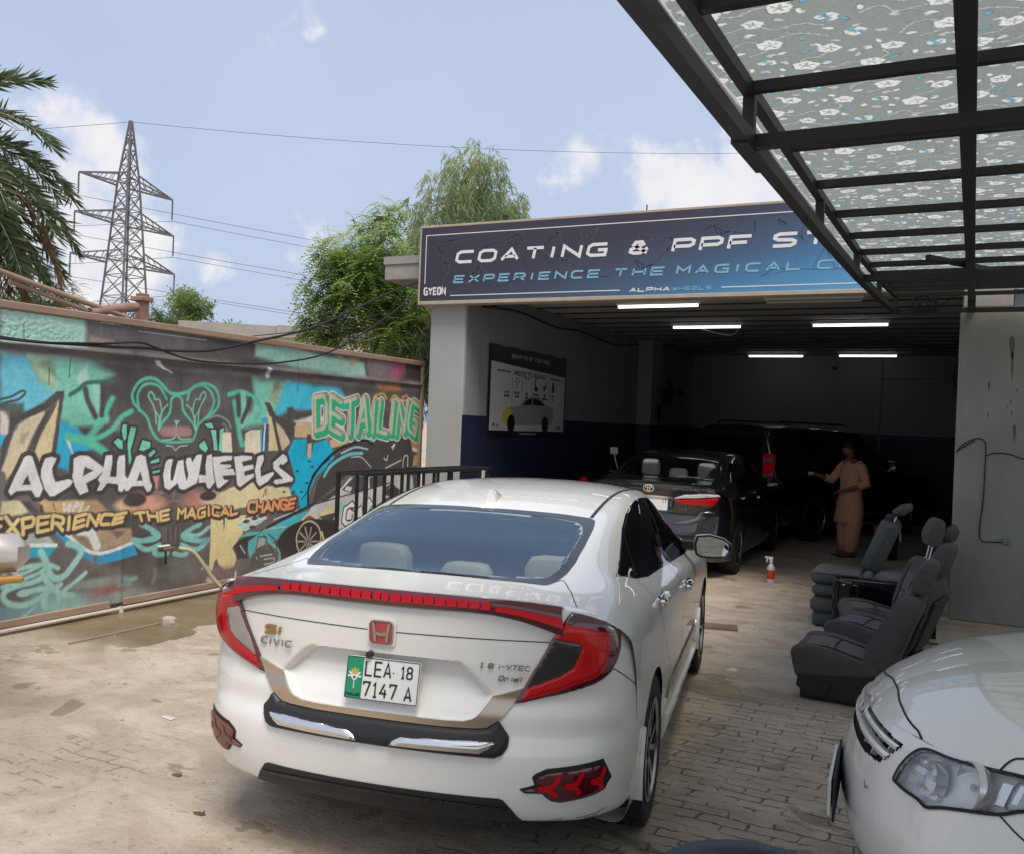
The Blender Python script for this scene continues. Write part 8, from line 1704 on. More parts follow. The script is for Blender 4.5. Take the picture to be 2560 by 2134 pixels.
# ---------------------------------------------------------------- white car, front corner at the lower right
def build_white_front():
    A, F = FRONT_A, FRONT_F; WP = MAT['pearl_paint']; AR = [(0, .315, .345), (2.62, .315, .345)]
    yaw = R(101); o = Vector((-.37, 3.49, 0))-Vector((-math.sin(yaw), math.cos(yaw), 0))*3.635
    t = empty('parked_car', o, yaw); tag(t, 'off white car with large clear headlight, only its front corner in view', 'car')
    WS = [(7.95,-1),(8.0,1.0),(8.06,2.2),(8.3,2.45),(9.9,2.75),(10.12,2.4),(10.25,1.0),(10.3,-1)]
    LAMP = [(2.39,2.39),(2.44,1.66),(2.60,.88),(2.75,.45),(3.03,.29),(3.65,.30),(4.38,.16),(5.3,.02),(6.4,0),(6.6,.3),(6.3,.75),(5.75,1.25),(5.30,1.62),(5.0,1.97),(4.29,2.30),(3.87,2.54),(3.55,2.76),(3.28,2.6),(2.83,2.53)]
    GRL = [(-1,.58),(.95,.6),(1.77,.65),(2.2,.67),(2.185,.88),(1.97,1.6),(1.76,2.23),(.9,2.5),(-1,2.5)]
    LOW = [(-1,6.3),(2.6,6.2),(3.0,6.9),(2.5,7.9),(-1,8.0)]
    b = surf_body(A, AR, [[(11,3.6),(11,1.05),(14.2,1.0),(14.2,3.0)][:0] or [(20, 20), (21, 20), (21, 21)]])
    b.build('body', WP, t, True, 50)
    f = surf_body(F, AR, [[(p[0], p[1]) for p in LAMP], GRL, LOW]); f.f = [q[::-1] for q in f.f]; f.build('front_bumper', WP, t, True, 50)
    RGp = [(3.9,0),(3.95,1.6),(3.2,2.3),(2.75,2.45),(2.2,2.1),(1.93,0)]
    patch(A, RGp, .002, .01, .15, both=True).build('rear_window', MAT['tinted_glass'], t, True); patch(A, [(max(0, p[0]), max(0, p[1])) for p in WS], .002, .01, .15, both=True).build('windscreen', MAT['tinted_glass'], t, True)
    for s in (1, -1):
        patch(A, [(3.2,4.49),(4.55,3.49),(6.08,3.05),(7.8,3.2),(8.75,3.95),(9.2,4.8),(8.06,5.25),(6.08,5.35),(4.33,5.3)], .002, .01, .14, mirror=s < 0).build('side_window', MAT['tinted_glass'], t, True)
        for a in AR: make_wheel(t, (s*.765, a[0], .315), s, rad=.315, rim_r=.20)
        # headlight: bowl, reflectors, clear cover, dark seal
        fl = (s > 0)
        bowl = patch(F, LAMP, -.038, .012, .10, mirror=s < 0).build('headlight', pm('lamp_bowl_%d' % s, (.82, .82, .81), .4), t, True, 40)
        def prj(u, v, off): P, N = F.at(u, v); P = P+N*off; return Vector((P[0]*s, P[1], P[2])), Vector((N[0]*s, N[1], N[2]))
        for (u, v, r) in ((3.3, 1.45, .048), (4.25, 1.2, .066)):
            p, n = prj(u, v, -.022); fw = (Vector((0, 1, 0))*.8+n*.4).normalized(); q = fw.to_track_quat('Z', 'Y').to_matrix(); m = MB()
            m.lathe([(r*.25, -.05), (r*.62, -.035), (r*.9, -.004), (r*1.0, .012), (r*1.08, .012), (r*1.1, -.02)], 28); m.lathe([(0, -.03), (.010, -.03), (.010, .0), (0, .004)], 12); m.v = [tuple(p+q @ Vector(x)) for x in m.v]; m.build('reflector', MAT['lamp_silver'] if 'lamp_silver' in MAT else pm('lamp_silver', (.80, .80, .79), .22, metal=.55), bowl, True, 40)
        m = MB()
        for (u0, u1, v0, v1) in ((2.65,2.97,.8,1.02),(2.6,3.05,1.22,1.5),(2.6,2.95,1.75,2.1),(3.05,3.6,2.1,2.35),(4.8,5.0,.5,1.6),(5.1,5.2,.4,1.4)):
            P = [prj(a, c, -.018)[0] for a, c in ((u0, v0), (u1, v0), (u1, v1), (u0, v1))]; P2 = [prj(a, c, -.040)[0] for a, c in ((u0, v0), (u1, v0), (u1, v1), (u0, v1))]; m.add(P+P2, [(0, 1, 2, 3), (0, 4, 5, 1), (1, 5, 6, 2), (2, 6, 7, 3), (3, 7, 4, 0)])
        m.build('reflector_fins', MAT['lamp_silver'], bowl)
        m = patch(F, [(5.05,.3),(6.3,.15),(6.2,.6),(5.7,1.15),(5.3,1.5),(5.05,1.7)], -.02, .01, .12, mirror=s < 0); m.build('indicator', pm('indicator_lens_%d' % s, (.50, .49, .47), .25, metal=.3, bump=(300, .4, .002)), bowl, True)
        patch(F, LAMP, .004, .003, .10, mirror=s < 0, dome=(.010, .5)).build('lamp_cover', MAT['lamp_glass'] if 'lamp_glass' in MAT else glass_mat('lamp_glass', (.97, .98, .98), 1.38), bowl, True, 60)
        q = surf_line(F, LAMP+[LAMP[0]], .010, .006, n=3, both=False, curve=True)
        if s < 0: q.v = [(-p[0], p[1], p[2]) for p in q.v]
        else: q.f = [w[::-1] for w in q.f]
        q.build('lamp_seal', MAT['panel_gap'], bowl)
        m = MB(); m.bbox((.84, 1.80, .97), (1.07, 1.99, 1.12), .05)
        if s < 0: m.v = [(-p[0], p[1], p[2]) for p in m.v]; m.f = [w[::-1] for w in m.f]
        m.build('door_mirror', WP, t, True, 50)
    # grille: dark cavity with body-coloured slats and vertical ribs
    g = patch(F, [(max(0, p[0]), p[1]) for p in GRL], -.05, .01, .12, sym=True).build('grille', MAT['panel_gap'], t)
    sl = MB()
    for (v0, v1, o_) in ((.88, 1.22, .004), (1.5, 1.9, .004)):
        us = np.linspace(-2.1, 2.1, 50); rows = []
        for v, off in ((v0, -.02), (v0+.03, o_), ((v0+v1)/2, o_+.006), (v1-.03, o_), (v1, -.02)):
            w = np.minimum(np.abs(us), 2.2-(v-.67)*.28); P, N = F.at(w, us*0+v); P = P+N*off; P[:, 0] *= np.sign(us); rows.append(P)
        n = 50; sl.add(np.vstack(rows).tolist(), [(r*n+i, r*n+i+1, (r+1)*n+i+1, (r+1)*n+i) for r in range(4) for i in range(n-1)])
    sl.build('grille_slat', WP, g, True, 50)
    rb = MB()
    for u in (.3, .9, 1.5):
        for s in (1, -1):
            P = []
            for v, off in ((.66, -.024), (.66, -.045), (2.45, -.045), (2.45, -.024)):
                for du in (-.02, .02): p, n = F.at(u+du, v); p = p+n*off; P.append((p[0]*s, p[1], p[2]))
            rb.add(P, [(0, 1, 7, 6), (0, 6, 4, 2), (1, 3, 5, 7)])
    rb.build('grille_rib', WP, g)
    em = MB(); p, n = F.at(0, .75); n = Vector(n); rt = Vector((0, 0, 1)).cross(n).normalized(); up = n.cross(rt); el = lambda a, b_, cz=0: [(a*math.cos(q), cz+b_*math.sin(q)) for q in np.linspace(0, 6.2832, 25)]
    em.strokes([el(.05, .034)[:-1]+[el(.05, .034)[0]], el(.032, .012, .013)[:-1]+[el(.032, .012, .013)[0]], el(.012, .03)[:-1]+[el(.012, .03)[0]]], .007, (Vector(p)+n*.012, rt, up), .006); em.build('emblem', MAT['chrome'], t)
    patch(F, [(max(0, p[0]), p[1]) for p in LOW], -.03, .01, .15, sym=True).build('lower_intake', MAT['panel_gap'], t)
    pl = MB(); pl.prism([(-.20, -.06), (.20, -.06), (.20, .06), (-.20, .06)], ((0, 3.664, .50), (-.992, .125, 0), (0, 0, 1)), .010); pl.prism([(-.215, -.075), (.215, -.075), (.215, .075), (-.215, .075)], ((0, 3.650, .50), (-.992, .125, 0), (0, 0, 1)), .008, 1); pl.build('number_plate', [MAT['plate_white'], MAT['panel_gap']], t)
    gp = surf_line(A, [(13.34,.0),(13.35,.39),(13.52,.87),(13.62,1.4),(13.75,1.85),(14.0,2.4)], .007, .002)
    surf_line(A, [(14.0,4.6),(12.9,4.4),(11.7,4.3),(10.7,4.4)], .006, .002, mb=gp); gp.build('panel_gaps', MAT['panel_gap'], t)
    g2 = surf_line(F, [(5.02,1.99),(5.5,2.7),(6.3,3.5),(7.3,4.2)], .005, .002); g2.f = [w[::-1] for w in g2.f]; g2.build('bumper_joint', MAT['panel_gap'], t)
    sc = surf_line(F, [(1.45,3.35),(1.52,3.5),(1.6,3.55)], .004, .002, both=True); surf_line(F, [(1.5,3.6),(1.62,3.45),(1.7,3.5)], .003, .002, mb=sc); sc.build('paint_chips', MAT['scratch'], t)
    u = MB()
    for a in AR: wheel_well(u, a[0], a[1], a[2]+.002)
    u.box((-.62, -.6, .2), (.62, 3.1, .3)); u.box((-.5, -.6, .25), (.5, 3.2, .75)); u.build('underbody', MAT['panel_gap'], t)
build_white_front()

# ---------------------------------------------------------------- black off-roader deep in the bay
def build_offroader():
    S = []
    for y, zt, w in ((-1.08,1.60,.80),(-1.05,1.80,.82),(-.95,1.865,.83),(-.3,1.885,.84),(.6,1.89,.84),(1.3,1.87,.83),(1.75,1.82,.81),(2.05,1.62,.83),(2.45,1.30,.88),(2.7,1.16,.9),(3.2,1.12,.9),(3.55,1.05,.88),(3.72,.90,.82),(3.78,.7,.78)):
        sh = min(1.12, zt-.06); top = zt
        S.append([(0,y,top),(.4*w/.84,y,top-.008),(.60*w/.84,y,top-.03),(.70*w/.84,y,top-.09 if top > 1.3 else top-.03),(w*.94,y,max(sh+.02, top-.38)),(w*1.06,y,sh),(w*1.10,y,sh-.10),(w*1.11,y,.9 if sh > .95 else sh-.14),(w*1.11,y,.7 if sh > .8 else sh-.2),(w*1.09,y,.5),(w*1.05,y,.38),(w*.8,y,.34)])
    A = Surf(S); AR = [(0, .38, .42), (2.79, .38, .42)]
    yaw = R(-25); tl = Vector((-2.72, 14.75, 0)); rt = Vector((math.cos(yaw), math.sin(yaw), 0)); fw = Vector((-math.sin(yaw), math.cos(yaw), 0)); o = tl-rt*.88+fw*1.06
    t = empty('parked_car', o, yaw); tag(t, 'tall black off roader in the dark behind the man in terracotta', 'car')
    b = surf_body(A, AR, ()); n = A.D.shape[1]; b.add([tuple(p*np.array([s, 1, 1])) for s in (1, -1) for p in A.D[0]], [tuple(range(n))+tuple(range(2*n-1, n-1, -1))]); b.add([tuple(p*np.array([s, 1, 1])) for s in (1, -1) for p in A.D[-1]], [tuple(range(n))+tuple(range(2*n-1, n-1, -1))]); b.build('body', MAT['black_paint'], t, True, 40)
    for s in (1, -1):
        patch(A, [(1.6,3.5),(5.0,3.4),(6.3,3.45),(7.4,4.6),(6.0,4.85),(1.5,4.8)], .003, .01, .2, mirror=s < 0).build('side_window', MAT['tinted_glass'], t, True)
        for a in AR: make_wheel(t, (s*.80, a[0], .38), s, rad=.38, wid=.26, rim_r=.235)
        l = MB(); l.bbox((.74*s-.09, -1.13, 1.03), (.74*s+.09, -1.02, 1.42), .02); lo = l.build('tail_light', MAT['lamp_red'], t, True, 40)
        q = MB(); q.bbox((.74*s-.092, -1.135, 1.28), (.74*s+.092, -1.05, 1.36), .012); q.bbox((.74*s-.092, -1.135, 1.04), (.74*s+.092, -1.05, 1.11), .012); q.build('clear_lens', MAT['lamp_clear'], lo, True)
        h = MB(); h.bbox((.93, .40, 1.02), (.965, .66, 1.05), .01); h.bbox((.93, 1.45, 1.02), (.965, 1.70, 1.05), .01)
        if s < 0: h.v = [(-p[0], p[1], p[2]) for p in h.v]; h.f = [w[::-1] for w in h.f]
        h.build('door_handles', MAT['chrome'], t); h = MB(); h.bbox((.93, .45, .70), (.955, 2.3, .735), .008)
        if s < 0: h.v = [(-p[0], p[1], p[2]) for p in h.v]; h.f = [w[::-1] for w in h.f]
        h.build('side_moulding', MAT['chrome'], t); m = MB(); m.bbox((.92, 2.0, 1.10), (1.17, 2.14, 1.34), .05)
        if s < 0: m.v = [(-p[0], p[1], p[2]) for p in m.v]; m.f = [w[::-1] for w in m.f]
        m.build('door_mirror', MAT['black_paint'], t, True, 50); m = MB(); m.tube([(s*.60, -.7, 1.90), (s*.60, -.6, 1.93), (s*.60, 1.2, 1.93), (s*.60, 1.3, 1.90)], .018, 6); m.build('roof_rail', MAT['chrome_dark'], t)
    m = MB(); m.box((-.62, -1.092, 1.2), (.62, -1.075, 1.68)); m.build('rear_window', MAT['tinted_glass'], t); m = MB(); m.bbox((-.9, -1.2, .42), (.9, -1.05, .68), .05); m.build('rear_bumper', MAT['black_paint'], t)
    m = MB(); m.box((-.8, -1, .34), (.8, 3.5, .44)); m.build('underbody', MAT['panel_gap'], t)
build_offroader()

# ---------------------------------------------------------------- beige van whose mirror reaches into the left edge of the picture
def build_van():
    BG = MAT['silver_beige_paint']; tip = Vector((-4.55, 3.16, .97)); yaw = R(-118); fw = Vector((-math.sin(yaw), math.cos(yaw), 0)); lf = Vector((-math.cos(yaw), -math.sin(yaw), 0))
    o = tip-fw*3.32-lf*.97; o.z = 0
    t = empty('parked_van', o, yaw); tag(t, 'beige van outside the left edge, only its rounded mirror showing over the mural', 'van')
    S = [[(0,y,zt),(.45*w,y,zt-.01),(.62*w,y,zt-.06),(.70*w,y,zt-.2),(.76*w,y,max(.95, zt-.8)),(.78*w,y,.85),(.78*w,y,.6),(.77*w,y,.36),(.6*w,y,.3)] for y, zt, w in ((-.55,1.5,.9),(-.5,1.72,.96),(-.3,1.78,1),(.8,1.8,1),(1.9,1.79,1),(2.35,1.72,1),(2.7,1.42,.99),(2.95,1.06,.97),(3.05,.8,.94),(3.06,.5,.9))]
    A = Surf(S); AR = [(0, .29, .33), (2.0, .29, .33)]
    b = surf_body(A, AR, ()); n = A.D.shape[1]
    for k in (0, -1): b.add([tuple(p*np.array([s, 1, 1])) for s in (1, -1) for p in A.D[k]], [tuple(range(n))+tuple(range(2*n-1, n-1, -1))])
    b.build('body', BG, t, True, 40); patch(A, [(5.15,0),(5.2,1.9),(6.7,2.2),(6.75,0)], .003, .01, .2, both=True).build('windscreen', MAT['tinted_glass'], t, True)
    for s in (1, -1):
        patch(A, [(1.5,2.7),(4.8,2.7),(5.6,3.2),(6.1,3.9),(1.5,3.9)], .003, .01, .2, mirror=s < 0).build('side_window', MAT['tinted_glass'], t, True)
        for a in AR: make_wheel(t, (s*.66, a[0], .29), s, rad=.29, wid=.17, rim_r=.17)
        m = MB()
        m.bbox((.955*s-.13, 3.22, .835), (.955*s+.13, 3.40, 1.04), .065); mo = m.build('door_mirror', BG, t, True, 60)
        m = MB(); m.bar((.74*s, 2.9, 1.0), (.95*s, 3.28, .98), .04); m.build('mirror_arm', MAT['black_plastic'], mo)
        m = MB(); m.bbox((.955*s-.10, 3.25, .785), (.955*s+.10, 3.40, .822), .012); m.build('indicator', pm('amber_%d' % s, (.42, .20, .03), .2, coat=1.), mo)
    m = MB(); m.box((-.7, -.4, .26), (.7, 2.9, .34)); m.build('underbody', MAT['panel_gap'], t)
build_van()

# ---------------------------------------------------------------- motorcycle in the dark beside the saloon
def build_motorcycle():
    t = empty('motorcycle', (-4.93, 12.75, 0), R(-12)); tag(t, 'motorcycle in the dark against the left wall beyond the saloon', 'motorcycle')
    for y in (-.05, 1.25):
        m = MB(); m.lathe([(.24, -.04), (.29, -.045), (.305, 0), (.29, .045), (.24, .04)], 30, 'x', org=(0, y, .305)); w = m.build('wheel', MAT['rubber'], t, True); m = MB(); m.lathe([(.235, -.02), (.24, 0), (.235, .02)], 30, 'x', org=(0, y, .305))
        for k in range(12): a = k*.5236; m.tube([(0, y, .305), (0, y+.235*math.cos(a), .305+.235*math.sin(a))], .003, 4)
        m.build('rim', MAT['machined'], w)
    m = MB(); m.tube([(0, -.05, .31), (0, .45, .42), (0, .95, .85), (0, 1.05, .95)], .03, 8); m.tube([(0, .1, .72), (0, .6, .72), (0, .95, .85)], .025, 8); m.bbox((-.13, .35, .25), (.13, .70, .58), .05); m.build('frame', MAT['steel_black'], t)
    m = MB(); m.tube([(0, .42, .86), (0, .6, .93), (0, .82, .90), (0, .95, .84)], [.09, .14, .13, .06], 12); m.build('fuel_tank', pm('tank_paint_blue', (.02, .03, .18), .25, coat=1.), t, True); m = MB(); m.tube([(0, -.28, .88), (0, -.1, .85), (0, .2, .82), (0, .45, .85)], [.08, .12, .12, .1], 10); m.build('seat', MAT['rubber'], t, True)
    m = MB(); m.tube([(-.36, .86, 1.06), (-.2, .95, 1.03), (0, 1.0, 1.0), (.2, .95, 1.03), (.36, .86, 1.06)], .016, 8); m.tube([(-.06, 1.0, .98), (-.07, 1.25, .31)], .025, 8); m.tube([(.06, 1.0, .98), (.07, 1.25, .31)], .025, 8); m.build('handlebar', MAT['chrome_dark'], t)
    m = MB(); m.tube([(-.22, .92, 1.04), (-.27, .88, 1.25), (-.28, .88, 1.32)], .008, 6); m.bbox((-.36, .86, 1.32), (-.22, .885, 1.43), .01); m.build('mirror', MAT['white_plastic'], t); m = MB(); m.lathe([(0, -.03), (.06, -.03), (.065, 0), (.05, .03), (0, .035)], 14, 'y', org=(0, -.36, .95)); m.build('tail_light', MAT['lamp_red'], t, True); m = MB(); m.tube([(.12, .6, .3), (.14, .2, .32), (.15, -.35, .40)], [.025, .04, .045], 10); m.build('exhaust', MAT['chrome_dark'], t, True)
build_motorcycle()
# ---------------------------------------------------------------- car seats taken out onto the yard
pm('seat_cloth', (.078, .075, .074), .95, noise=(40, .35, (.12, .12, .125)), bump=(260, .5, .003)); pm('seat_cloth_light', (.122, .118, .118), .95, noise=(40, .3, (.16, .16, .17)), bump=(260, .5, .003)); pm('seat_plastic', (.016, .016, .018), .5, bump=(120, .3, .002)); pm('seat_green', (.075, .085, .083), .9, bump=(200, .4, .003))
def pillow(mb, prof, x0, x1, rnd=.05, mi=0, bol=.0):
    """rounded slab: closed side profile (y, z) swept across x with softened ends; bol raises the edges"""
    n = len(prof); c = np.mean(np.array(prof), 0); P = []; ks = [(0, .80), (.10, .93), (.28, .99), (.5, 1.), (1, 1)]
    xs = [(x0+rnd*a, k) for a, k in ks]; xs = xs+[(x1-rnd*a, k) for a, k in ks[::-1]]
    for x, k in xs:
        e = abs((x-(x0+x1)/2)/((x1-x0)/2)); P += [(x, c[0]+(y-c[0])*k, c[1]+(z-c[1])*k+(bol*e**4 if z > c[1] else 0)) for y, z in prof]
    f = [tuple(range(n))[::-1], tuple((len(xs)-1)*n+i for i in range(n))]
    for r in range(len(xs)-1):
        for i in range(n): j = (i+1) % n; f.append((r*n+i, r*n+j, (r+1)*n+j, (r+1)*n+i))
    mb.add(P, f, mi)
def front_seat(loc, rz, label, head=.0, recl=0., turn=0.):
    t = empty('car_seat', loc, rz); tag(t, label, 'car seat', 'grey car seats on the floor by the right pillar')
    rd = lambda P: [tuple(p) for p in (lambda Q: [q[:2] for q in bez([(a, b, 0) for a, b in P+[P[0]]], 4)[:-1]])(P)]
    m = MB(); pillow(m, rd([(.50, .20), (.52, .27), (.47, .325), (.30, .325), (.08, .27), (-.02, .25), (-.03, .14), (.25, .12), (.46, .13)]), -.26, .26, .06, 0, .035); c = m.build('cushion', [MAT['seat_cloth'], MAT['seat_cloth_light']], t, True, 60)
    m = MB(); pillow(m, rd([(.49, .26), (.46, .337), (.30, .340), (.06, .282), (.0, .26), (.2, .22), (.4, .22)]), -.165, .165, .05, 0); m.build('centre_panel', MAT['seat_cloth_light'], c, True, 60)
    m = MB(); m.tube([(-.165, .255, .333), (0, .262, .343), (.165, .255, .333)], .004, 5)
    for x in (-.168, .168): m.tube([(x, .50, .270), (x, .455, .342), (x, .30, .346), (x, .06, .288)], .005, 5)
    m.build('seam', MAT['seat_plastic'], c)
    a = R(22+recl); up = Vector((0, -math.sin(a), math.cos(a))); fw = Vector((0, math.cos(a), math.sin(a))); B0 = Vector((0, .0, .20))
    def tr(mb): mb.v = [tuple(B0+Vector((p[0], 0, 0))+fw*p[1]+up*p[2]) for p in mb.v]; return mb
    m = MB(); pillow(m, rd([(.06, .0), (.09, .14), (.07, .36), (.05, .52), (.0, .57), (-.07, .54), (-.09, .3), (-.08, .02)]), -.25, .25, .07)
    for i, p in enumerate(m.v):
        k = 1-.28*max(0, (p[2]-.30)/.28)**1.5; m.v[i] = (p[0]*k, p[1]+(.035*(abs(p[0])/.25)**3 if p[1] > 0 else 0), p[2])
    b = tr(m).build('backrest', MAT['seat_cloth'], t, True, 60)
    m = MB(); pillow(m, rd([(.085, .05), (.103, .15), (.085, .36), (.062, .50), (.02, .54), (.0, .3)]), -.15, .15, .05); tr(m).build('back_panel', MAT['seat_cloth_light'], b, True, 60); m = MB()
    for x in (-.152, .152): m.tube([(x, .098, .06), (x, .112, .15), (x, .096, .36), (x*.94, .07, .50)], .005, 5)
    m.tube([(-.15, .105, .27), (0, .11, .275), (.15, .105, .27)], .004, 5); tr(m).build('seam', MAT['seat_plastic'], b)
    m = MB(); m.bbox((-.215, -.115, .03), (.215, -.085, .44), .012); tr(m).build('back_shell', MAT['seat_plastic'], b, True, 40)
    m = MB(); pillow(m, rd([(.035, .0), (.06, .08), (.04, .19), (.0, .225), (-.05, .20), (-.06, .08), (-.04, .0)]), -.135, .135, .05); m.v = [(p[0]*(1-.2*max(0, (p[2]-.1)/.12)), p[1], p[2]+.59+head) for p in m.v]; h = tr(m).build('headrest', MAT['seat_cloth'], t, True, 60)
    m = MB()
    for x in (-.055, .055): m.tube([(x, -.01, .52), (x, -.01, .62+head)], .007, 8); m.bbox((x-.02, -.03, .555), (x+.02, .01, .575), .005)
    tr(m).build('headrest_post', MAT['machined'] if head > .03 else MAT['seat_plastic'], h)
    for s in (1, -1):
        m = MB(); m.prism([(-.06, .03), (.40, .04), (.47, .09), (.46, .15), (.30, .17), (.05, .20), (-.08, .24)], ((.255*s+(.0 if s > 0 else -.022), 0, 0), (0, 1, 0), (0, 0, 1)), .022); o = m.build('side_cover', MAT['seat_plastic'], t)
        if s < 0: m = MB(); m.lathe([(0, -.03), (.026, -.03), (.03, -.018), (.03, 0)], 16, 'x', org=(-.277, .28, .105)); m.bbox((-.312, .262, .10), (-.305, .298, .112), .002); m.build('knob', MAT['white_plastic'] if False else MAT['seat_plastic'], o, True, 40); m = MB(); m.strokes([[(.266, .092), (.294, .118)], [(.266, .118), (.280, .105)]], .008, ((-.3085, 0, 0), (0, -1, 0), (0, 0, 1)), .001) if False else None
    m = MB(); m.bbox((-.24, -.02, .0), (-.19, .45, .06), .008); m.bbox((.19, -.02, .0), (.24, .45, .06), .008); m.tube([(-.215, .40, .09), (.215, .40, .09)], .012, 8); m.box((-.22, .02, .06), (.22, .42, .12)); m.build('rail', MAT['steel_black'], t)
    m = MB(); m.tube([tuple(p) for p in bez([(.2, -.08, .12), (.22, -.16, .05), (.25, -.22, .02), (.2, -.28, .03)], 5)], .008, 6); m.build('belt_stub', MAT['cable_black'], t)
    return t
front_seat((-.50, 6.52, 0), R(88), 'dark grey car seat nearest the camera, low headrest, side knob showing')
front_seat((-.40, 7.42, 0), R(80), 'middle grey car seat, second of the three, its back to the pillar', .02, -2)
front_seat((-.42, 8.22, 0), R(104), 'grey car seat with its headrest pulled high on two posts', .10, -10)
def rear_bench():
    t = empty('rear_seat', (-1.27, 8.72, 0)); tag(t, 'folded grey rear bench seat showing its black metal underside', 'car seat', 'grey car seats on the floor by the right pillar')
    m = MB()
    for z0, z1, d in ((.13, .27, .0), (.275, .385, .012), (.39, .495, .0)): m.bbox((d, -.02, z0), (.24, .52, z1), .035)
    m.bbox((.02, .0, .0), (.24, .5, .14), .03); m.build('cushion', MAT['seat_green'], t, True, 50)
    m = MB(); m.bbox((.0, -.01, .47), (.42, .5, .515), .02); m.bbox((.43, .02, .45), (.52, .5, .52), .03); m.bbox((.53, .02, .44), (.80, .5, .525), .035); m.build('cushion_top', MAT['seat_cloth_light'], t, True, 50)
    m = MB(); m.box((.245, .0, .02), (1.05, .03, .47)); m.bbox((.245, -.03, .42), (1.08, .0, .46), .006); m.bbox((.20, -.035, .02), (.245, .0, .45), .006); m.bbox((.36, -.04, .04), (.41, .0, .42), .008); m.tube([(.245, -.03, .44), (.36, -.05, .43)], .012, 6); m.build('metal_frame', MAT['gloss_black'], t)
    m = MB(); m.prism([(.45, .22), (.50, .26), (.56, .25), (.54, .22), (.48, .19)], ((0, -.002, 0), (1, 0, 0), (0, 0, 1)), .003); m.prism([(.27, .41), (.30, .42), (.30, .40)], ((0, -.035, 0), (1, 0, 0), (0, 0, 1)), .002); m.prism([(.37, .06), (.40, .07), (.40, .05)], ((0, -.045, 0), (1, 0, 0), (0, 0, 1)), .002); m.build('label_patch', MAT['white_plastic'], t)
    a = R(21); up = Vector((math.sin(a), 0, math.cos(a))); rt = Vector((math.cos(a), 0, -math.sin(a)))
    def tr(mb, o): mb.v = [tuple(Vector(o)+rt*p[0]+Vector((0, p[1], 0))+up*p[2]) for p in mb.v]; return mb
    m = MB(); m.bbox((-.085, 0, 0), (.085, .5, .52), .05); m.bbox((.0, -.012, .04), (.012, .0, .46), .003); b = tr(m, (.46, .22, .50)).build('backrest', MAT['seat_green'], t, True, 50)
    m = MB(); m.bbox((-.06, .12, 0), (.05, .38, .15), .04); m.v = [(p[0]+p[2]*.55, p[1], p[2]) for p in m.v]; h = tr(m, (.66, .22, 1.02)).build('headrest', MAT['seat_cloth'], t, True, 50)
    m = MB(); m.bbox((-.05, .05, -.03), (.03, .16, .05), .02); tr(m, (.63, .2, .99)).build('belt_buckle', MAT['seat_plastic'], b, True); m = MB(); m.bbox((.02, .04, .0), (.035, .06, .05), .003); tr(m, (.64, .2, .99)).build('latch', MAT['machined'], b)
rear_bench()
def leaning_back():
    t = empty('seat_back', (-.36, 9.58, 0), 0); tag(t, 'grey seat back with a metal bracket leaning on the pillar edge', 'car seat', 'grey car seats on the floor by the right pillar')
    a = R(14); up = Vector((math.sin(a), 0, math.cos(a))); rt = Vector((math.cos(a), 0, -math.sin(a)))
    def tr(mb, o=(0, 0, 0)): mb.v = [tuple(Vector(o)+rt*p[0]+Vector((0, p[1], 0))+up*p[2]) for p in mb.v]; return mb
    m = MB(); m.bbox((-.08, -.2, 0), (.08, .22, .78), .05); tr(m).build('backrest', MAT['seat_cloth'], t, True, 50); m = MB(); m.bbox((-.05, -.1, .80), (.06, .14, .97), .045); tr(m).build('headrest', MAT['seat_cloth'], t, True, 50); m = MB(); m.bbox((.07, -.21, .62), (.10, -.05, .74), .006); m.bbox((-.02, -.215, .66), (.10, -.20, .71), .004); tr(m).build('bracket', MAT['machined'], t)
leaning_back()
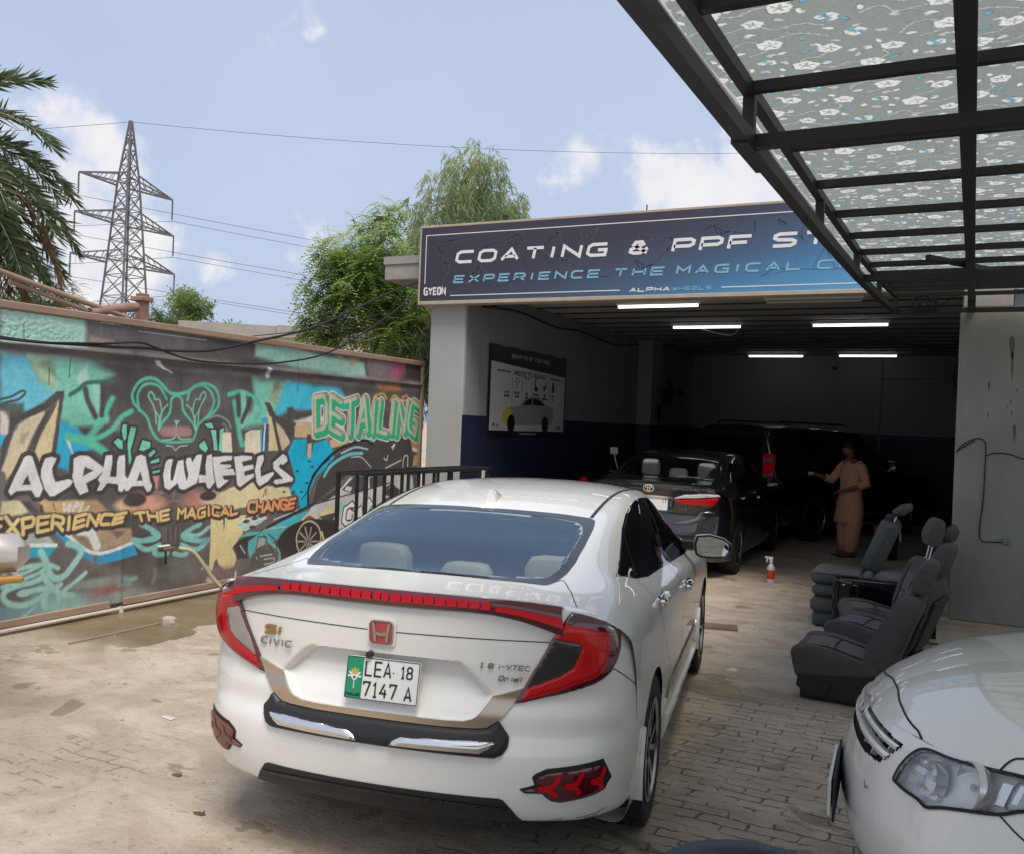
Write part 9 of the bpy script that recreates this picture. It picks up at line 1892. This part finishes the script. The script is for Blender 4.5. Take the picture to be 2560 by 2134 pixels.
# ---------------------------------------------------------------- spray bottle, drum, drain cover, litter
def small_things():
    pm('bottle_clear', (.55, .54, .52), .35, coat=.3); pm('bottle_red', (.55, .035, .02), .4); pm('drum_black', (.02, .02, .022), .5); pm('orange_plastic', (.45, .10, .03), .5); pm('rope_pale', (.55, .53, .42), .8); pm('grate_rust', (.24, .16, .11), .85, noise=(20, .6, (.14, .09, .06))); pm('stone_pale', (.42, .37, .33), .9, noise=(12, .6, (.3, .25, .22)), bump=(30, .4, .006)); pm('dry_leaf', (.10, .075, .05), .8); pm('paper', (.55, .53, .5), .8); pm('blue_grey_plastic', (.035, .042, .055), .35)
    t = empty('spray_bottle', (-2.045, 10.96, 0)); tag(t, 'red and white trigger spray bottle standing on the floor by the black saloon', 'bottle')
    m = MB(); m.lathe([(0, 0), (.044, 0), (.047, .01), (.047, .16), (.040, .185), (.022, .215), (.016, .22), (.016, .235), (0, .235)], 20); m.build('bottle', MAT['bottle_clear'], t, True, 50); m = MB(); m.lathe([(.0478, .045), (.0478, .150)], 20); m.build('label', MAT['bottle_red'], t, True); m = MB(); m.lathe([(.020, .232), (.020, .262), (0, .262)], 14); m.bbox((-.016, -.03, .262), (.016, .022, .30), .008); m.bbox((-.008, -.075, .283), (.008, -.028, .300), .004); m.bbox((-.005, -.055, .235), (.005, -.040, .285), .003); m.v = [(p[1], p[0], p[2]) for p in m.v]; m.f = [q[::-1] for q in m.f]; m.build('trigger', MAT['white_plastic'], t)
    t = empty('drum', (-1.06, 14.25, 0)); tag(t, 'dark drum with an orange lid and pale rope behind the seat back', 'drum'); m = MB(); m.lathe([(0, 0), (.15, 0), (.16, .02), (.155, .18), (.162, .19), (.155, .20), (.16, .36), (0, .36)], 24); m.build('barrel', MAT['drum_black'], t, True, 40); m = MB(); m.lathe([(.163, .355), (.168, .36), (.168, .45), (.15, .47), (0, .47)], 24); m.build('lid', MAT['orange_plastic'], t, True, 40); m = MB(); m.tube([tuple(p) for p in bez([(.02, -.12, .49), (.12, -.14, .52), (.18, -.13, .46), (.20, -.12, .34), (.20, -.12, .28)], 6)], .014, 8); m.build('rope', MAT['rope_pale'], t, True)
    t = MB(); t.box((-.22, -.11, .001), (.22, .11, .012))
    for k in range(15): x = -.20+k*.0286; t.box((x-.008, -.10, .0125), (x+.008, .10, .020))
    o = t.build('drain_cover', MAT['grate_rust']); o.location = (-2.0, 8.10, 0); o.rotation_euler = (0, 0, R(14)); tag(o, 'rusty ribbed drain cover beside the front wheel of the white sedan', 'drain cover')
    def rock(name, lab, loc, s, mat, seed, cat):
        r = random.Random(seed); m = MB(); P = []; F = []
        for i in range(5):
            for k in range(8): a = k*.785; z = [0, .35, .75, .95, 1][i]; rr = [1, 1.05, .85, .5, .08][i]*(1+r.uniform(-.18, .18)); P.append((math.cos(a)*rr*s[0], math.sin(a)*rr*s[1], z*s[2]))
        F = [(i*8+k, i*8+(k+1) % 8, (i+1)*8+(k+1) % 8, (i+1)*8+k) for i in range(4) for k in range(8)]+[tuple(32+k for k in range(8))]
        m.add(P, F); o = m.build(name, MAT[mat], None, True, 30); o.location = loc; tag(o, lab, cat)
    rock('broken_brick', 'pale broken brick lying in the wet by the foot of the mural', (-5.74, 5.42, 0), (.075, .06, .07), 'stone_pale', 1, 'brick'); rock('broken_brick', 'brick lump at the wall foot near the sedan tail', (-6.05, 6.95, 0), (.12, .07, .06), 'stone_pale', 4, 'brick')
    for k, (x, y, s, lab) in enumerate([(-2.9, 2.945, .022, 'small curled dark leaf on the dusty floor left of the bumper'), (-3.3, 3.2, .02, 'tiny dry leaf scrap on the floor between the leaf and the mural')]):
        m = MB(); m.prism([(-s*1.6, 0), (-s*.3, s*.6), (s*1.5, s*.4), (s*1.0, -s*.3), (-s*.6, -s*.5)], ((0, 0, .004), (1, 0, 0), (0, .96, .28)), .002); m.prism([(s*.4, 0), (s*1.2, s*.9), (s*1.4, s*.2)], ((0, 0, .004), (1, 0, 0), (0, .5, .86)), .002); o = m.build('dry_leaf', MAT['dry_leaf']); o.location = (x, y, 0); tag(o, lab, 'leaf')
    m = MB(); m.prism([(-.045, -.012), (.04, -.02), (.05, .012), (-.04, .018)], ((0, 0, .004), (1, 0, 0), (0, .99, .1)), .002); o = m.build('paper_scrap', MAT['paper']); o.location = (-3.97, 3.77, 0); tag(o, 'torn greyish paper scrap on the floor in front of the mural', 'scrap')
    m = MB(); m.prism([(-.05, -.02), (.01, -.035), (.05, .0), (.0, .03)], ((0, 0, .004), (1, 0, 0), (0, .95, .3)), .002); m.prism([(.02, -.05), (.06, -.06), (.055, -.03)], ((0, 0, .01), (1, 0, 0), (0, .8, .6)), .002); o = m.build('paper_scrap', MAT['paper']); o.location = (-1.50, 6.72, 0); tag(o, 'crumpled white scrap on the floor between the sedan and the seats', 'scrap')
    m = MB(); m.bar((0, 0, .008), (.0, 1.0, .008), .018, .012); o = m.build('wooden_batten', MAT['old_wood']); o.location = (-5.80, 4.55, 0); tag(o, 'thin pale batten lying in the puddle along the mural', 'batten')
    # pebbles: too many to count
    rr = np.random.default_rng(6); m = MB()
    for _ in range(900):
        x, y = rr.uniform(-6.3, 2.2), rr.uniform(2.0, 9.6); s = .003+.008*rr.random()**3; P = [(x+s*math.cos(a)*(.8+.4*rr.random()), y+s*math.sin(a)*(.8+.4*rr.random()), 0) for a in np.linspace(0, 6.28, 6)[:-1]]; m.add(P+[(x, y, s*.9)], [(i, (i+1) % 5, 5) for i in range(5)])
    tag(m.build('grit', pm('grit_stone', (.22, .19, .15), .9, noise=(3, .8, (.42, .37, .31)))), 'scattered grit and pebbles on the yard floor', 'grit', kind='stuff')
    t = MB(); P = []; n = 20
    prof = [(.0, .0), (.23, .0), (.26, .04), (.30, .27), (.315, .285), (.30, .297), (.27, .29), (.2, .305), (0, .31)]
    t.lathe(prof, 28); o = t.build('plastic_tub', MAT['blue_grey_plastic'], None, True, 40); o.location = (-.58, 2.98, 0); tag(o, 'dark blue grey lidded tub cut off by the bottom edge', 'tub')
small_things()
# ---------------------------------------------------------------- wall fans and cameras
def fans():
    def fan(loc, rz, lab):
        t = empty('wall_fan', loc, rz); tag(t, lab, 'fan', 'wall fans inside the garage')
        m = MB()
        for k in range(30): a = k*.2094; m.tube([(.06*math.cos(a), -.10, .06*math.sin(a)), (.2*math.cos(a), -.14, .2*math.sin(a)), (.30*math.cos(a), -.10, .30*math.sin(a)), (.32*math.cos(a), -.02, .32*math.sin(a)), (.28*math.cos(a), .05, .28*math.sin(a)), (.08*math.cos(a), .08, .08*math.sin(a))], .003, 4)
        for r, y in ((.06, -.10), (.20, -.14), (.30, -.10), (.32, -.02), (.28, .05)): m.tube([(r*math.cos(a), y, r*math.sin(a)) for a in np.linspace(0, 6.2832, 33)], .004, 4)
        m.build('cage', MAT['steel_black'], t)
        m = MB()
        for k in range(3):
            a = k*2.094; c, s = math.cos(a), math.sin(a); Q = [(.05, -.03), (.25, -.09), (.28, .0), (.24, .09), (.05, .03)]; m.prism([(q[0]*c-q[1]*s, q[0]*s+q[1]*c) for q in Q], ((0, -.04, 0), (1, 0, .0), (0, .12, 1)), .004)
        m.build('blade', MAT['drum_black'], t); m = MB(); m.lathe([(0, .0), (.07, .0), (.08, .06), (.06, .2), (0, .22)], 16, 'y'); m.build('motor', MAT['drum_black'], t, True); m = MB(); m.tube([(0, .15, 0), (0, .2, -.2), (0, .32, -.42)], .022, 8); m.bbox((-.06, .30, -.55), (.06, .36, -.25), .01); m.build('bracket', MAT['steel_black'], t)
    fan((-5.0, 16.5, 2.42), R(62), 'black wall fan on the pier beyond the poster'); fan((-.10, 17.3, 2.85), R(-62), 'black wall fan deep in the bay beside the right pillar edge')
    def camr(loc, rz, lab):
        t = empty('security_camera', loc, rz); tag(t, lab, 'camera', 'security cameras in the garage'); m = MB(); m.lathe([(0, -.10), (.03, -.10), (.036, -.095), (.036, .06), (.03, .07), (0, .07)], 16, 'y'); m.build('camera_body', MAT['drum_black'], t, True, 40); m = MB(); m.tube([(0, .03, .03), (0, .05, .09), (0, .05, .14)], .012, 8); m.lathe([(.04, .14), (.04, .16), (0, .16)], 14, org=(0, .05, 0)); m.build('mount', MAT['pipe_grey'], t)
        m = MB(); m.lathe([(0, -.102), (.022, -.102)], 14, 'y'); m.build('lens', MAT['tinted_glass'], t)
    camr((-5.52, 10.38, 3.21), R(20), 'black camera under the left end of the sign'); camr((-2.62, 20.22, 3.15), R(-10), 'black camera on the back wall beside the conduit')
fans()
# ---------------------------------------------------------------- the man in the bay
def build_man():
    pm('skin', (.20, .095, .058), .55); pm('terracotta_cloth', (.62, .31, .20), .9, noise=(7, .4, (.50, .24, .15)), bump=(9, .8, .03), stretch=(1, 1, .35)); pm('hair_black', (.008, .007, .007), .7); pm('sandal', (.02, .017, .015), .6); pm('eye_white', (.5, .48, .45), .3)
    t = empty('person', (-1.56, 14.18, 0), R(-18+180+0)); t.rotation_euler = (0, 0, R(-44)); tag(t, 'man in terracotta kurta and loose trousers looking down, arms bent, one hand raised', 'person')
    # local frame: faces -y; +x is to the picture's right. Skeleton: (x, y, z, radius)
    J = [(0,0,.84,.125),(0,0,.98,.125),(0,.01,1.14,.135),(0,.01,1.29,.13),(0,.0,1.37,.062),(0,-.03,1.43,.056),(0,-.055,1.475,.075),(0,-.062,1.545,.088),(0,-.05,1.60,.075)]
    E = [(i, i+1) for i in range(8)]; idx = {}
    def chain(start, pts):
        p = start
        for q in pts: J.append(q); E.append((p, len(J)-1)); p = len(J)-1
        return p
    hR = chain(3, [(-.11,.01,1.34,.068),(-.175,.01,1.315,.058),(-.215,-.07,1.19,.044),(-.25,-.13,1.085,.040),(-.29,-.26,1.13,.032),(-.315,-.35,1.165,.025),(-.322,-.39,1.175,.028)])
    hL = chain(3, [(.11,.01,1.34,.068),(.175,.02,1.315,.058),(.235,.03,1.18,.044),(.275,.04,1.075,.040),(.19,-.12,1.00,.033),(.10,-.19,.965,.026),(.06,-.215,.95,.028)])
    def hand(h, d, up, s):
        p = np.array(J[h][:3]); d = np.array(d)/np.linalg.norm(d); u = np.array(up)/np.linalg.norm(up); c = np.cross(d, u)
        pl = chain(h, [tuple(p+d*.035)+(.026,)])
        b = np.array(J[pl][:3])
        for k, ln in ((-1.5, .055), (-.5, .068), (.5, .064), (1.5, .050)): q = b+c*k*.015+d*.02; chain(pl, [tuple(q)+(.0085,), tuple(q+d*ln*.5+u*.006)+(.008,), tuple(q+d*ln*.85-u*.018)+(.007,)])
        q = p+c*s*.026+d*.012; chain(h, [tuple(q)+(.010,), tuple(q+c*s*.018+d*.028-u*.012)+(.009,), tuple(q+c*s*.016+d*.055-u*.022)+(.0075,)])
    hand(hR, (-.1, -.9, -.15), (.1, -.1, 1), 1); hand(hL, (-.8, -.35, -.3), (0, -.2, 1), 1)
    for s, fy in ((-1, .02), (1, -.05)):
        k = chain(0, [(s*.085,0,.78,.095),(s*.09,fy*.4-.01,.45,.062),(s*.095,fy+.01,.12,.042),(s*.098,fy,.06,.040),(s*.105,fy-.10,.035,.036),(s*.11,fy-.16,.026,.028)])
    me = bpy.data.meshes.new('body'); me.from_pydata([q[:3] for q in J], E, []); o = bpy.data.objects.new('body', me); COL.objects.link(o); o.parent = t
    sk = o.modifiers.new('skin', 'SKIN'); sk.use_smooth_shade = True
    for i, q in enumerate(J): me.skin_vertices[0].data[i].radius = (q[3], q[3]); me.skin_vertices[0].data[i].use_root = (i == 0)
    ss = o.modifiers.new('subsurf', 'SUBSURF'); ss.levels = 2; ss.render_levels = 2; me.materials.append(MAT['skin'])
    # face and hair
    m = MB(); m.tube([(0, -.145, 1.545), (0, -.163, 1.52), (0, -.152, 1.507)], [.010, .014, .012], 8); m.bbox((-.022, -.146, 1.477), (.022, -.134, 1.484), .003)
    for s in (1, -1): m.lathe([(0, -.012), (.020, -.010), (.026, 0), (.018, .010)], 10, 'x', org=(s*.088, -.05, 1.535)); m.bbox((s*.032-.020, -.148, 1.560), (s*.032+.020, -.138, 1.567), .002)
    m.build('face', MAT['skin'], o, True)
    m = MB()
    for s in (1, -1): m.lathe([(0, -.012), (.008, -.009), (.011, 0)], 10, 'y', org=(s*.032, -.132, 1.548))
    m.build('eyes', MAT['eye_white'], o, True)
    m = MB(); P = []; nn = 18
    for (z, k) in ((1.50, .98), (1.545, 1.05), (1.59, 1.06), (1.63, .94), (1.66, .66), (1.672, .2)):
        for i in range(nn):
            a = 6.2832*i/nn; x, y = .088*k*math.sin(a), -.052+.098*k*math.cos(a)
            if z < 1.58 and y < -.065: y = -.065+(y+.065)*.1
            P.append((x, y, z))
    m.add(P, [(r*nn+i, r*nn+(i+1) % nn, (r+1)*nn+(i+1) % nn, (r+1)*nn+i) for r in range(5) for i in range(nn)]+[tuple(5*nn+i for i in range(nn))]); m.tube([(-.055, -.105, 1.475), (0, -.128, 1.452), (.055, -.105, 1.475)], [.014, .02, .014], 8); m.build('hair', MAT['hair_black'], o, True)
    # kurta: loose tube from the neck to the knee with sleeves
    m = MB(); P = []; nn = 28; secs = [(1.385,.058,.062,0),(1.36,.11,.085,0),(1.325,.185,.115,0),(1.26,.190,.135,0),(1.15,.178,.140,0),(1.02,.172,.138,0),(.88,.186,.150,-.01),(.72,.205,.165,-.015),(.58,.222,.175,-.02),(.47,.232,.180,-.02)]
    for (z, rx, ry, cy) in secs:
        for i in range(nn):
            a = 6.2832*i/nn; f = 1+.03*math.sin(a*5+z*7)*max(0, (1.1-z)) ; P.append((rx*math.sin(a)*f+(.012*math.sin(z*9) if z < 1 else 0), cy+.01-ry*math.cos(a)*f, z+(.03*math.cos(a) if z < .5 else 0)))
    m.add(P, [(r*nn+i, (r+1)*nn+i, (r+1)*nn+(i+1) % nn, r*nn+(i+1) % nn) for r in range(len(secs)-1) for i in range(nn) if not (r >= 7 and i in (6, 7, 20, 21))])
    m.tube([(-.13,.01,1.335),(-.20,.0,1.29),(-.235,-.07,1.18),(-.265,-.135,1.09),(-.285,-.22,1.125)], [.075,.072,.068,.07,.055], 14); m.tube([(.13,.01,1.335),(.20,.02,1.29),(.25,.03,1.17),(.285,.04,1.07),(.225,-.06,1.02)], [.075,.072,.068,.072,.058], 14)
    m.tube([(-.06, -.05, 1.392), (0, -.075, 1.36), (.06, -.05, 1.392), (.045, .05, 1.40), (-.045, .05, 1.40), (-.06, -.05, 1.392)], .012, 8); m.build('kurta', MAT['terracotta_cloth'], o, True, 70)
    m = MB()
    for s, fy in ((-1, .02), (1, -.05)):
        P = []; nn = 20
        for (z, r_, yy) in ((.80,.135,0),(.60,.135,.0),(.40,.125,fy*.5),(.24,.112,fy*.8),(.13,.098,fy),(.085,.072,fy+.005),(.075,.06,fy)):
            for i in range(nn): a = 6.2832*i/nn; f = 1+.05*math.sin(a*4+z*22+s)*(1 if z < .5 else 0); P.append((s*.095+r_*math.sin(a)*f, yy+.0-r_*.95*math.cos(a)*f, z))
        m.add(P, [(q*nn+i, (q+1)*nn+i, (q+1)*nn+(i+1) % nn, q*nn+(i+1) % nn) for q in range(6) for i in range(nn)])
    m.build('trousers', MAT['terracotta_cloth'], o, True, 70)
    m = MB()
    for s, fy in ((-1, .02), (1, -.05)): m.bbox((s*.107-.045, fy-.205, .002), (s*.107+.045, fy+.065, .018), .006); m.tube([(s*.107-.045, fy-.11, .02), (s*.107, fy-.12, .072), (s*.107+.045, fy-.11, .02)], .012, 6)
    m.build('sandals', MAT['sandal'], o)
    m = MB(); m.bbox((-.36, -.48, 1.155), (-.29, -.43, 1.20), .006); tag(m.build('cloth_pad', MAT['paper'], None), 'small pale pad held in the raised hand of the man', 'pad'); pad = bpy.data.objects['cloth_pad']; pad.location = t.location; pad.rotation_euler = t.rotation_euler
build_man()
